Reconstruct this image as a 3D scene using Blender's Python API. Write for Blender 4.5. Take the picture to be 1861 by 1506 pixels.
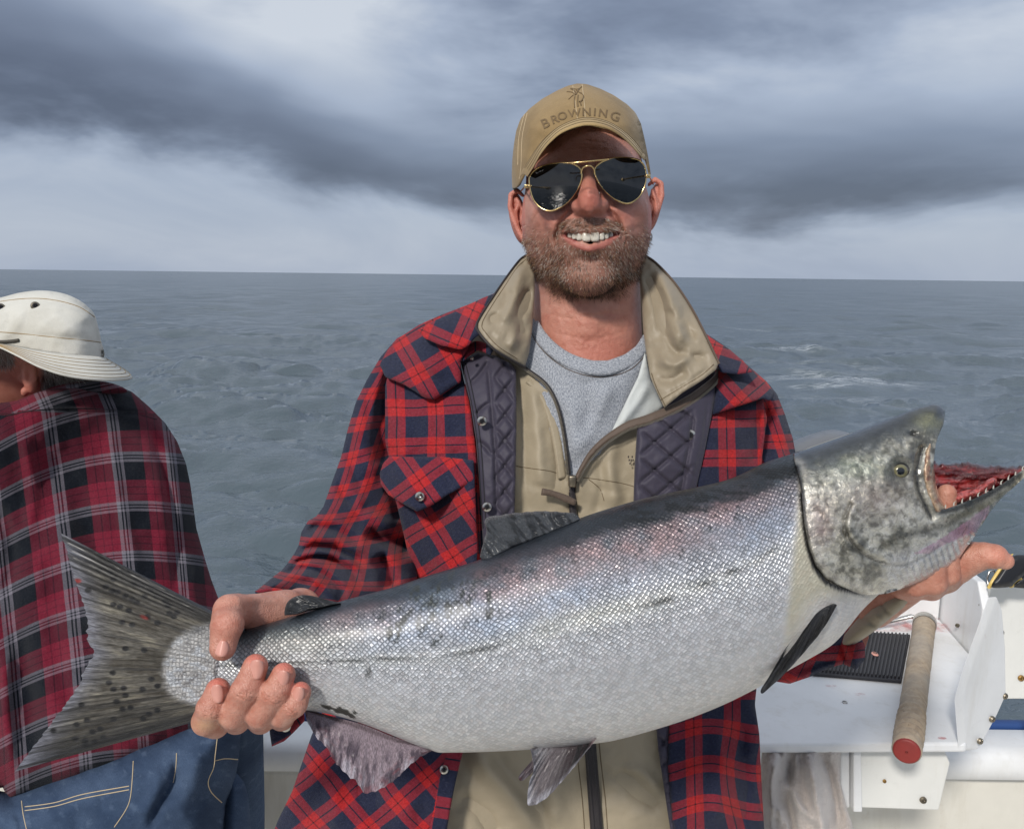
import bpy, bmesh, math, random
import numpy as np
from mathutils import Vector, Matrix, geometry
random.seed(7); np.random.seed(7)
for o in list(bpy.data.objects): bpy.data.objects.remove(o)
scene = bpy.context.scene
COL = scene.collection
R = math.radians
# ------------------------------------------------------------------ camera
CAM = np.array([0.0, 0.0, 1.64]); FPX = 1550.0; CX, CY = 930.5, 753.0
PITCH = math.atan(253.0/FPX); ROLL = R(0.68)
_r0 = np.array([1.0, 0, 0]); _f = np.array([0, math.cos(PITCH), -math.sin(PITCH)]); _u0 = np.array([0, math.sin(PITCH), math.cos(PITCH)])
AX_R = _r0*math.cos(ROLL)+_u0*math.sin(ROLL); AX_U = _u0*math.cos(ROLL)-_r0*math.sin(ROLL); AX_F = _f
cam_data = bpy.data.cameras.new('camera'); cam = bpy.data.objects.new('camera', cam_data); COL.objects.link(cam)
M = Matrix(((AX_R[0], AX_U[0], -AX_F[0], CAM[0]), (AX_R[1], AX_U[1], -AX_F[1], CAM[1]), (AX_R[2], AX_U[2], -AX_F[2], CAM[2]), (0, 0, 0, 1)))
cam.matrix_world = M
cam_data.sensor_fit = 'HORIZONTAL'; cam_data.sensor_width = 36; cam_data.lens = 36*FPX/1861
cam_data.clip_start = 0.02; cam_data.clip_end = 30000
cam_data.dof.use_dof = False
scene.camera = cam
# ------------------------------------------------------------------ node helpers
class NT:
    def __init__(s, tree): s.t = tree; s.n = tree.nodes; s.l = tree.links
    def node(s, typ, **kw):
        n = s.n.new(typ)
        for k, v in kw.items(): setattr(n, k, v)
        return n
    def put(s, sock, v):
        if v is None: return
        if isinstance(v, bpy.types.NodeSocket): s.l.new(v, sock)
        elif isinstance(v, (tuple, list)) and sock.type == 'RGBA' and len(v) == 3: sock.default_value = (*v, 1)
        else: sock.default_value = v
    def m(s, op, a, b=None, c=None, clamp=False):
        n = s.node('ShaderNodeMath', operation=op, use_clamp=clamp)
        for i, v in enumerate((a, b, c)): s.put(n.inputs[i], v)
        return n.outputs[0]
    def v(s, op, a, b=None):
        n = s.node('ShaderNodeVectorMath', operation=op); s.put(n.inputs[0], a)
        if b is not None: s.put(n.inputs[3] if op == 'SCALE' else n.inputs[1], b)
        return n.outputs[1] if op in ('DOT_PRODUCT', 'LENGTH') else n.outputs[0]
    def xyz(s, x, y, z=0.0):
        n = s.node('ShaderNodeCombineXYZ')
        for i, q in enumerate((x, y, z)): s.put(n.inputs[i], q)
        return n.outputs[0]
    def sep(s, v):
        n = s.node('ShaderNodeSeparateXYZ'); s.put(n.inputs[0], v); return n.outputs
    def mix(s, f, a, b, mode='MIX'):
        n = s.node('ShaderNodeMix', data_type='RGBA', blend_type=mode)
        s.put(n.inputs[0], f); s.put(n.inputs[6], a); s.put(n.inputs[7], b); return n.outputs[2]
    def ramp(s, f, stops, interp='LINEAR'):
        n = s.node('ShaderNodeValToRGB'); r = n.color_ramp; r.interpolation = interp
        while len(r.elements) < len(stops): r.elements.new(0.5)
        for e, (p, c) in zip(r.elements, stops):
            e.position = p; e.color = (*c, 1) if isinstance(c, (tuple, list)) else (c, c, c, 1)
        s.put(n.inputs[0], f); return n.outputs[0]
    def mr(s, x, a, b, c, d, typ='LINEAR'):
        n = s.node('ShaderNodeMapRange', interpolation_type=typ)
        for i, q in enumerate((x, a, b, c, d)): s.put(n.inputs[i], q)
        return n.outputs[0]
    def noise(s, vec, scale, detail=4, rough=0.5, dist=0.0, out=0):
        n = s.node('ShaderNodeTexNoise'); s.put(n.inputs['Vector'], vec); s.put(n.inputs['Scale'], scale)
        n.inputs['Detail'].default_value = detail; n.inputs['Roughness'].default_value = rough; n.inputs['Distortion'].default_value = dist
        return n.outputs[out]
    def voro(s, vec, scale, feature='F1', rand=1.0, out='Distance'):
        n = s.node('ShaderNodeTexVoronoi', feature=feature); s.put(n.inputs['Vector'], vec); n.inputs['Scale'].default_value = scale
        n.inputs['Randomness'].default_value = rand; return n.outputs[out]
    def bump(s, h, strength=0.3, dist=0.001, normal=None):
        n = s.node('ShaderNodeBump'); n.inputs['Strength'].default_value = strength; n.inputs['Distance'].default_value = dist
        s.put(n.inputs['Height'], h)
        if normal is not None: s.put(n.inputs['Normal'], normal)
        return n.outputs[0]
    def attr(s, name, out='Color'):
        return s.node('ShaderNodeAttribute', attribute_name=name).outputs[out]
def lin(*c):
    if len(c) == 1: c = c[0]
    f = lambda x: (x/255/12.92 if x/255 <= 0.04045 else ((x/255+0.055)/1.055)**2.4)
    return tuple(f(x) for x in c)
MATS = {}
def material(name, fn):
    m = bpy.data.materials.new(name); m.use_nodes = True; t = NT(m.node_tree); t.n.clear()
    out = t.node('ShaderNodeOutputMaterial'); b = t.node('ShaderNodeBsdfPrincipled'); t.l.new(b.outputs[0], out.inputs[0])
    t.out = out
    def S(**kw):
        for k, v in kw.items():
            t.put(b.inputs[{'color': 'Base Color', 'rough': 'Roughness', 'metal': 'Metallic', 'normal': 'Normal', 'spec': 'Specular IOR Level', 'ior': 'IOR',
                    'sheen': 'Sheen Weight', 'sheen_rough': 'Sheen Roughness', 'sheen_tint': 'Sheen Tint', 'coat': 'Coat Weight', 'coat_rough': 'Coat Roughness', 'sss': 'Subsurface Weight',
                    'sss_scale': 'Subsurface Scale', 'sss_rad': 'Subsurface Radius', 'alpha': 'Alpha', 'trans': 'Transmission Weight'}[k]], v)
    fn(t, S); MATS[name] = m; return m
# ------------------------------------------------------------------ world, sun
SUN = np.array([-0.36, -0.73, 0.58]); SUN /= np.linalg.norm(SUN)
world = bpy.data.worlds.new('World'); scene.world = world; world.use_nodes = True
def make_world():
    t = NT(world.node_tree); t.n.clear()
    out = t.node('ShaderNodeOutputWorld'); bg = t.node('ShaderNodeBackground'); t.l.new(bg.outputs[0], out.inputs[0])
    sky = t.node('ShaderNodeTexSky', sky_type='NISHITA', sun_disc=False)
    sky.sun_elevation = math.asin(SUN[2]); sky.sun_rotation = math.atan2(SUN[0], SUN[1]); sky.air_density = 1.0; sky.dust_density = 2.0
    d = t.node('ShaderNodeTexCoord').outputs['Generated']
    x, y, z = t.sep(d)[:3]
    az = t.m('MULTIPLY', t.m('ARCTAN2', x, y), 57.2958); el = t.m('MULTIPLY', t.m('ARCSINE', z), 57.2958)
    # cloud layer seen in perspective
    zz = t.m('ADD', t.m('MAXIMUM', z, 0.0), 0.10)
    p = t.xyz(t.m('DIVIDE', x, zz), t.m('DIVIDE', y, zz), 0.0)
    n1 = t.noise(t.v('MULTIPLY', p, (0.9, 0.9, 1)), 0.75, 3, 0.55, 0.3)
    n2 = t.noise(t.xyz(t.m('MULTIPLY', az, 0.055), t.m('MULTIPLY', el, 0.15), 3.0), 1.0, 5, 0.56, 0.5)
    n3 = t.noise(t.xyz(t.m('MULTIPLY', az, 0.10), t.m('MULTIPLY', el, 0.22), 9.0), 1.0, 2, 0.6)
    n4 = t.noise(t.xyz(t.m('ADD', t.m('MULTIPLY', az, 0.16), t.m('MULTIPLY', el, 0.10)), t.m('MULTIPLY', el, 0.42), 1.7), 1.0, 4, 0.55)
    az2 = t.m('ADD', az, t.m('MULTIPLY', t.m('SUBTRACT', n3, 0.5), 9.0)); el2 = t.m('ADD', el, t.m('MULTIPLY', t.m('SUBTRACT', n2, 0.5), 6.5))
    el2 = t.m('ADD', el2, t.m('MULTIPLY', t.m('SUBTRACT', n4, 0.5), 2.6))
    def blob(a, e, sa, se, amp, skew=0.0):
        da = t.m('DIVIDE', t.m('SUBTRACT', az2, a), sa)
        de = t.m('DIVIDE', t.m('SUBTRACT', t.m('SUBTRACT', el2, e), t.m('MULTIPLY', t.m('SUBTRACT', az2, a), skew)), se)
        q = t.m('ADD', t.m('MULTIPLY', da, da), t.m('MULTIPLY', de, de))
        return t.m('MULTIPLY', t.m('EXPONENT', t.m('MULTIPLY', q, -1.0)), amp)
    s = t.m('MULTIPLY', t.m('SUBTRACT', n1, 0.5), 0.55)
    s = t.m('ADD', s, t.m('MULTIPLY', t.m('SUBTRACT', n2, 0.5), 0.9))
    s = t.m('ADD', s, t.m('MULTIPLY', t.m('SUBTRACT', n4, 0.5), 0.35))
    for b in SKY_BLOBS: s = t.m('ADD', s, blob(*b))
    # sharper lower edge of the cloud bank, pale clear strip under it
    edge = t.m('ADD', t.mr(az2, -31, 8, 7.4, 2.9), t.m('MULTIPLY', t.m('SUBTRACT', n4, 0.5), 4.0))
    low = t.mr(t.m('SUBTRACT', el2, edge), -1.5, 2.2, 0.0, 1.0, 'SMOOTHSTEP')
    s = t.m('SUBTRACT', s, t.mr(el, 17, 45, 0.0, 0.42))
    s = t.m('ADD', t.m('MULTIPLY', t.m('ADD', s, 0.36), low), t.m('MULTIPLY', t.m('SUBTRACT', 1.0, low), t.m('ADD', 0.27, t.m('MULTIPLY', t.m('SUBTRACT', n2, 0.5), 0.45))))
    c = t.ramp(t.m('ADD', t.m('MULTIPLY', s, 1.0), 0.0, clamp=True), [(0.0, lin(212, 219, 229)), (0.30, lin(172, 184, 204)), (0.58, lin(133, 145, 167)), (0.82, lin(108, 118, 139)), (1.0, lin(92, 101, 121))])
    c = t.mix(0.12, c, t.v('SCALE', sky.outputs[0], 0.09))
    bg.inputs[1].default_value = 1.0; t.put(bg.inputs[0], c)
SKY_BLOBS = [ # azimuth, elevation, widths, darkness, slope
    (-31, 11.5, 14, 4.2, 0.50, -0.10), (-14, 7.6, 13, 3.0, 0.42, -0.22), (-4, 5.2, 9, 2.2, 0.22, -0.1), (-13, 15.2, 9.0, 5.0, -0.44, 0.05), (-31, 18, 8, 2.6, -0.32, 0.0),
    (4, 16.5, 13, 3.4, 0.30, -0.05), (17, 6.0, 16, 3.0, 0.50, 0.02), (25, 4.6, 10, 2.0, 0.22, 0.03), (29, 13.5, 8, 4.0, -0.16, 0.0), (-27, 17.5, 10, 2.2, 0.05, 0.0)]
make_world()
try: world.cycles.sampling_method = 'NONE'
except Exception: pass
sun_data = bpy.data.lights.new('sun', 'SUN'); sun_data.energy = 2.95; sun_data.angle = R(6.5); sun_data.color = (1.0, 0.95, 0.88)
sun = bpy.data.objects.new('sun', sun_data); COL.objects.link(sun)
sun.rotation_euler = Vector(SUN).to_track_quat('Z', 'Y').to_euler()
scene.view_settings.view_transform = 'Standard'; scene.view_settings.look = 'None'; scene.view_settings.gamma = 1; scene.view_settings.exposure = 0.0
scene.view_settings.use_curve_mapping = False
try:
    scene.cycles.use_denoising = True; scene.cycles.max_bounces = 6; scene.cycles.caustics_reflective = False; scene.cycles.caustics_refractive = False
except Exception: pass
# ------------------------------------------------------------------ geometry helpers
def K(px, py, d):
    px, py, d = np.broadcast_arrays(np.asarray(px, float), np.asarray(py, float), np.asarray(d, float))
    x = (px-CX)/FPX*d; y = -(py-CY)/FPX*d
    return CAM + x[..., None]*AX_R + y[..., None]*AX_U + d[..., None]*AX_F
def c2w(P):   # camera space metres (right, up, depth) -> world
    P = np.asarray(P, float); return CAM + P[..., :1]*AX_R + P[..., 1:2]*AX_U + P[..., 2:3]*AX_F
def kc(px, py, d): return np.array([(px-CX)/FPX*d, -(py-CY)/FPX*d, d])
def ground(px, py, z):   # where the line of sight meets the level z
    v = K(px, py, 1.0)-CAM; return CAM+v*((z-CAM[2])/v[2])
def atY(px, py, Y):
    v = K(px, py, 1.0)-CAM; return CAM+v*(Y/v[1])
def unit(v): v = np.asarray(v, float); return v/(np.linalg.norm(v, axis=-1, keepdims=True)+1e-12)
def root_of(o):
    while o.parent: o = o.parent
    return o
def tag(o, label=None, cat=None, group=None, kind=None):
    if label: o['label'] = label
    if cat: o['category'] = cat
    if group: o['group'] = group
    if kind: o['kind'] = kind
    return o
def empty(name, loc, label=None, cat=None, group=None):
    o = bpy.data.objects.new(name, None); COL.objects.link(o); o.location = Vector(loc); o.empty_display_size = 0.05
    return tag(o, label, cat, group)
def build(name, V, F, mat, parent=None, uv=None, col=None, attrs=None, smooth=True, loc=None):
    V = np.asarray(V, float).reshape(-1, 3)
    if parent is not None: base = np.array(root_of(parent).location)
    elif loc is not None: base = np.array(loc, float)
    else: base = np.array([V[:, 0].mean(), V[:, 1].mean(), V[:, 2].min()])
    if not isinstance(F, list): F = [F]
    F = [np.asarray(f, np.int32) for f in F if len(f)]
    me = bpy.data.meshes.new(name)
    tot = np.concatenate([np.full(len(f), f.shape[1], np.int32) for f in F]); li = np.concatenate([f.ravel() for f in F])
    me.vertices.add(len(V)); me.vertices.foreach_set('co', (V-base).astype(np.float32).ravel())
    me.loops.add(len(li)); me.loops.foreach_set('vertex_index', li)
    me.polygons.add(len(tot)); me.polygons.foreach_set('loop_start', np.concatenate([[0], np.cumsum(tot)[:-1]]).astype(np.int32))
    me.polygons.foreach_set('use_smooth', np.full(len(tot), smooth, bool))
    me.update(calc_edges=True); me.validate()
    if uv is not None:
        l = me.uv_layers.new(name='UVMap'); l.data.foreach_set('uv', np.asarray(uv, np.float32)[li].ravel())
    if col is not None:
        a = me.color_attributes.new('Col', 'FLOAT_COLOR', 'POINT'); c = np.ones((len(V), 4), np.float32); c[:, :3] = col; a.data.foreach_set('color', c.ravel())
    for k, q in (attrs or {}).items():
        a = me.attributes.new(k, 'FLOAT', 'POINT'); a.data.foreach_set('value', np.asarray(q, np.float32))
    if mat is not None: me.materials.append(MATS[mat] if isinstance(mat, str) else mat)
    o = bpy.data.objects.new(name, me); COL.objects.link(o)
    if parent is not None: o.parent = parent
    else: o.location = base
    return o
class Acc:   # collects pieces of ONE mesh
    def __init__(s): s.V = []; s.F3 = []; s.F4 = []; s.n = 0; s.C = []; s.U = []
    def add(s, V, F, col=None, uv=None):
        V = np.asarray(V, float).reshape(-1, 3)
        for f in (F if isinstance(F, list) else [F]):
            f = np.asarray(f, np.int64)
            if len(f): (s.F3 if f.shape[1] == 3 else s.F4).append(f+s.n)
        s.V.append(V); s.C.append(np.broadcast_to(np.ones(3) if col is None else np.asarray(col, float), V.shape)); s.U.append(np.zeros((len(V), 2)) if uv is None else uv); s.n += len(V)
    def build(s, name, mat, parent=None, smooth=True, loc=None, **kw):
        F = ([np.concatenate(s.F3)] if s.F3 else [])+([np.concatenate(s.F4)] if s.F4 else [])
        return build(name, np.concatenate(s.V), F, mat, parent, uv=np.concatenate(s.U), col=np.concatenate(s.C), smooth=smooth, loc=loc, **kw)
def grid_faces(nu, nv, cu=False, cv=False):
    i = np.arange(nu if cu else nu-1); j = np.arange(nv if cv else nv-1); I, J = np.meshgrid(i, j, indexing='ij')
    I2 = (I+1) % nu; J2 = (J+1) % nv
    return np.stack([I*nv+J, I2*nv+J, I2*nv+J2, I*nv+J2], -1).reshape(-1, 4)
# value noise
_T = np.random.RandomState(3).rand(64, 64, 64).astype(np.float32)
def vnoise(x, y, z=0.0):
    x, y, z = np.broadcast_arrays(np.asarray(x, float), np.asarray(y, float), np.asarray(z, float))
    xi = np.floor(x).astype(int); yi = np.floor(y).astype(int); zi = np.floor(z).astype(int)
    fx = x-xi; fy = y-yi; fz = z-zi
    s = lambda t: t*t*t*(t*(t*6-15)+10)
    fx, fy, fz = s(fx), s(fy), s(fz); g = lambda a, b, c: _T[(xi+a) % 64, (yi+b) % 64, (zi+c) % 64]
    a = g(0, 0, 0)*(1-fx)+g(1, 0, 0)*fx; b = g(0, 1, 0)*(1-fx)+g(1, 1, 0)*fx
    c = g(0, 0, 1)*(1-fx)+g(1, 0, 1)*fx; e = g(0, 1, 1)*(1-fx)+g(1, 1, 1)*fx
    return ((a*(1-fy)+b*fy)*(1-fz)+(c*(1-fy)+e*fy)*fz)*2-1
def fbm(x, y, z=0.0, o=4, g=0.5):
    r = 0; a = 1.0; k = 1.0; t = 0
    for i in range(o): r = r+a*vnoise(np.asarray(x)*k+i*7.3, np.asarray(y)*k+i*3.1, np.asarray(z)*k+i*1.7); t += a; a *= g; k *= 2.03
    return r/t
def sst(x, a, b): t = np.clip((np.asarray(x, float)-a)/(b-a), 0, 1); return t*t*(3-2*t)
def gauss(x, s): return np.exp(-(x/s)**2)
# polylines
def resample(P, step=None, n=None, closed=False):
    P = np.asarray(P, float)
    if closed: P = np.vstack([P, P[:1]])
    s = np.concatenate([[0], np.cumsum(np.linalg.norm(np.diff(P, axis=0), axis=1))])
    if n is None: n = max(3, int(round(s[-1]/step))+1)
    t = np.linspace(0, s[-1], n)
    Q = np.stack([np.interp(t, s, P[:, k]) for k in range(P.shape[1])], 1)
    return Q[:-1] if closed else Q
def crom(P, k=8, closed=False):
    P = np.asarray(P, float); n = len(P); out = []
    for i in range(n if closed else n-1):
        if closed: a, b, c, d = P[(i-1) % n], P[i], P[(i+1) % n], P[(i+2) % n]
        else: a, b, c, d = P[max(i-1, 0)], P[i], P[i+1], P[min(i+2, n-1)]
        for t in np.arange(k)/k:
            out.append(0.5*((2*b)+(-a+c)*t+(2*a-5*b+4*c-d)*t*t+(-a+3*b-3*c+d)*t**3))
    if not closed: out.append(P[-1])
    return np.array(out)
def pdist(X, P, closed=False, want_t=False):
    """distance of points X (n,2) to polyline P"""
    P = np.asarray(P, float); A = P if closed else P[:-1]; B = np.roll(P, -1, 0) if closed else P[1:]
    L = np.linalg.norm(B-A, axis=1); cum = np.concatenate([[0], np.cumsum(L)])[:-1]
    best = np.full(len(X), 1e9); bt = np.zeros(len(X)); sg = np.zeros(len(X))
    for a, b, l, c in zip(A, B, L, cum):
        ab = b-a; t = np.clip(((X-a)@ab)/(l*l+1e-12), 0, 1); q = X-(a+t[:, None]*ab); d = np.hypot(q[:, 0], q[:, 1])
        k = d < best; best = np.where(k, d, best); bt = np.where(k, c+t*l, bt); sg = np.where(k, ab[0]*q[:, 1]-ab[1]*q[:, 0], sg)
    return (best, bt, np.sign(sg)) if want_t else best
def inside(X, P):
    x, y = X[:, 0], X[:, 1]; c = np.zeros(len(X), bool); n = len(P)
    for i in range(n):
        x1, y1 = P[i-1]; x2, y2 = P[i]
        if y1 == y2: continue
        c ^= ((y1 > y) != (y2 > y)) & (x < (x2-x1)*(y-y1)/(y2-y1)+x1)
    return c
def mesh2d(poly, step):
    """triangulate a closed 2-D outline with inner points; returns pts, tris, n_boundary"""
    B = resample(poly, step=step, closed=True); lo = B.min(0); hi = B.max(0)
    gx = np.arange(lo[0], hi[0], step); gy = np.arange(lo[1], hi[1], step*0.87)
    X = np.array([(x+(0.5*step if j % 2 else 0), y) for j, y in enumerate(gy) for x in gx])
    X = X[inside(X, B)]; X = X[pdist(X, B, True) > 0.55*step] if len(X) else X.reshape(0, 2)
    P = np.vstack([B, X]); nb = len(B)
    r = geometry.delaunay_2d_cdt([Vector(p) for p in P], [(i, (i+1) % nb) for i in range(nb)], [], 1, 1e-5)
    V = np.array([tuple(p) for p in r[0]]); T = np.array([f for f in r[2] if len(f) == 3])
    # orient counter-clockwise
    a, b, c = V[T[:, 0]], V[T[:, 1]], V[T[:, 2]]
    s = (b[:, 0]-a[:, 0])*(c[:, 1]-a[:, 1])-(b[:, 1]-a[:, 1])*(c[:, 0]-a[:, 0])
    T[s < 0] = T[s < 0][:, ::-1]
    return V, T, B
LAST = None
def pillow(name, poly, mat, parent, depth, front, back=None, step=6, uv=None, col=None, disp=None, smooth_outline=0, attrs=None):
    """closed solid with outline `poly` (photo pixels); depth(X) mid depth, front(X, dist)/back half thickness in metres"""
    global LAST
    if smooth_outline: poly = crom(poly, smooth_outline, True)
    X, T, B = mesh2d(poly, step); D = pdist(X, B, True); on = D < 1e-3
    dc = np.asarray(depth(X)) if callable(depth) else np.full(len(X), depth)
    f = np.asarray(front(X, D), float)*np.ones(len(X))
    b = np.asarray(back(X, D), float)*np.ones(len(X)) if back is not None else f
    g = disp(X, D) if disp is not None else 0.0
    def surf(P):
        P = np.asarray(P, float); d = pdist(P, B, True)
        return (np.asarray(depth(P)) if callable(depth) else depth)-np.asarray(front(P, d), float)-(disp(P, d) if disp is not None else 0.0)
    LAST = surf
    Vf = K(X[:, 0], X[:, 1], dc-f-g); Vb = K(X[:, 0], X[:, 1], dc+b)
    n = len(X); mp = np.arange(n)+n; 
    F1 = T[:, ::-1]   # pixel y points down, so flip to face the camera
    F2 = T+n
    # side wall
    bi = []; 
    from collections import Counter
    E = np.vstack([T[:, [0, 1]], T[:, [1, 2]], T[:, [2, 0]]]); key = {}
    for a, c in E: 
        k = (min(a, c), max(a, c)); key[k] = None if k in key else (a, c)
    W = np.array([(e[0], e[1], e[1]+n, e[0]+n) for e in key.values() if e is not None])
    V = np.vstack([Vf, Vb]); U = uv(X) if uv is not None else X*0.001
    C = col(X, D) if col is not None else None
    at = {k: np.tile(np.asarray(v(X, D), float)*np.ones(n), 2) for k, v in (attrs or {}).items()}
    return build(name, V, [np.vstack([F1, F2]), W], mat, parent, uv=np.vstack([U, U]), col=None if C is None else np.vstack([C, C]), attrs=at)
def rbf(pts):
    P = np.array([(a, b) for a, b, c in pts], float)/300; z = np.array([c for a, b, c in pts], float); n = len(P)
    def ph(r): return np.where(r > 1e-9, r*r*np.log(r+1e-12), 0)
    A = np.zeros((n+3, n+3)); A[:n, :n] = ph(np.linalg.norm(P[:, None]-P[None], axis=2))+np.eye(n)*1e-4; A[:n, n] = 1; A[:n, n+1:] = P; A[n, :n] = 1; A[n+1:, :n] = P.T
    w = np.linalg.solve(A, np.concatenate([z, [0, 0, 0]]))
    def f(X):
        Q = np.asarray(X, float)/300; r = np.linalg.norm(Q[:, None]-P[None], axis=2)
        return ph(r)@w[:n]+w[n]+Q@w[n+1:]
    return f
def creases(L):
    """L: (polyline, amplitude m, width px). positive amplitude = ridge towards the viewer"""
    L = [(crom(p, 6), a, w) for p, a, w in L]
    def f(X):
        r = np.zeros(len(X))
        for p, a, w in L:
            d, t, s = pdist(X, p, False, True); tot = np.linalg.norm(np.diff(p, axis=0), axis=1).sum()
            r += a*gauss(d, w)*sst(t, -0.01*tot, 0.22*tot)*(1-sst(t, 0.78*tot, 1.01*tot))**1
        return r
    return f
def tube(P, rad, n=10, closed=False, caps=True, squash=None):
    P = np.asarray(P, float); m = len(P); rad = np.broadcast_to(np.asarray(rad, float), (m,))
    T = unit(np.roll(P, -1, 0)-np.roll(P, 1, 0)) if closed else unit(np.gradient(P, axis=0))
    up = np.array([0, 0, 1.0]); 
    if abs(T[0]@up) > 0.95: up = np.array([1.0, 0, 0])
    N = []; a = unit(up-T[0]*(up@T[0]))
    for t in T: a = unit(a-t*(a@t)); N.append(a)
    N = np.array(N); Bn = np.cross(T, N); th = np.arange(n)*2*math.pi/n
    sq = 1.0 if squash is None else squash
    V = P[:, None]+rad[:, None, None]*(np.cos(th)[None, :, None]*N[:, None]+sq*np.sin(th)[None, :, None]*Bn[:, None])
    F = [grid_faces(m, n, closed, True)]; V = V.reshape(-1, 3)
    if caps and not closed:
        V = np.vstack([V, P[:1], P[-1:]]); c0 = m*n; k = np.arange(n); k2 = (k+1) % n
        F.append(np.stack([np.full(n, c0), k2, k], 1)); F.append(np.stack([np.full(n, c0+1), (m-1)*n+k, (m-1)*n+k2], 1))
    return V, F
def loft(rings, close_ends=True):
    R_ = np.asarray(rings, float); m, n = R_.shape[:2]; V = R_.reshape(-1, 3); F = [grid_faces(m, n, False, True)]
    if close_ends:
        V = np.vstack([V, R_[0].mean(0)[None], R_[-1].mean(0)[None]]); k = np.arange(n); k2 = (k+1) % n
        F.append(np.stack([np.full(n, m*n), k2, k], 1)); F.append(np.stack([np.full(n, m*n+1), (m-1)*n+k, (m-1)*n+k2], 1))
    return V, F
def box(c, s, rot=None, bev=0.0):
    """bevelled box as 24-ish vertex solid: centre c, size s, rot 3x3"""
    bm = bmesh.new(); bmesh.ops.create_cube(bm, size=1.0)
    for v in bm.verts: v.co = Vector((v.co.x*s[0], v.co.y*s[1], v.co.z*s[2]))
    if bev: bmesh.ops.bevel(bm, geom=bm.edges[:], offset=bev, segments=2, affect='EDGES', profile=0.5)
    return bm_arrays(bm, c, rot)
def bm_arrays(bm, c=(0, 0, 0), rot=None):
    bmesh.ops.triangulate(bm, faces=[f for f in bm.faces if len(f.verts) > 4])
    V = np.array([tuple(v.co) for v in bm.verts]); bm.verts.index_update()
    if rot is not None: V = V@np.asarray(rot).T
    F3 = np.array([[v.index for v in f.verts] for f in bm.faces if len(f.verts) == 3]).reshape(-1, 3); F4 = np.array([[v.index for v in f.verts] for f in bm.faces if len(f.verts) == 4]).reshape(-1, 4)
    bm.free(); return V+np.asarray(c), [F3.astype(int), F4.astype(int)]
def prism(bottom, vec, bev=0.0):
    """solid from a planar polygon (n,3) pushed along vec"""
    bm = bmesh.new(); P = [Vector(p) for p in bottom]; v1 = [bm.verts.new(p) for p in P]; v2 = [bm.verts.new(p+Vector(vec)) for p in P]; n = len(P)
    bm.faces.new(v1[::-1]); bm.faces.new(v2)
    for i in range(n): bm.faces.new((v1[i], v1[(i+1) % n], v2[(i+1) % n], v2[i]))
    bmesh.ops.recalc_face_normals(bm, faces=bm.faces[:])
    if bev: bmesh.ops.bevel(bm, geom=bm.edges[:], offset=bev, segments=2, affect='EDGES', profile=0.5)
    return bm_arrays(bm)
def rotz(a): c, s = math.cos(a), math.sin(a); return np.array([[c, -s, 0], [s, c, 0], [0, 0, 1]])
def disc(c, nrm, r, h, n=16, dome=0.3):
    """small domed round head (screw, snap, rivet)"""
    nrm = unit(nrm); a = unit(np.cross(nrm, [0.3, 0.2, 1.0])); b = np.cross(nrm, a); th = np.arange(n)*2*math.pi/n
    prof = [(1.0, -0.3*h), (1.0, 0.45*h), (0.86, 0.85*h), (0.5, h)]
    rings = [np.asarray(c)+r*k*(np.cos(th)[:, None]*a+np.sin(th)[:, None]*b)+nrm*z for k, z in prof]
    return loft(rings)
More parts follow.
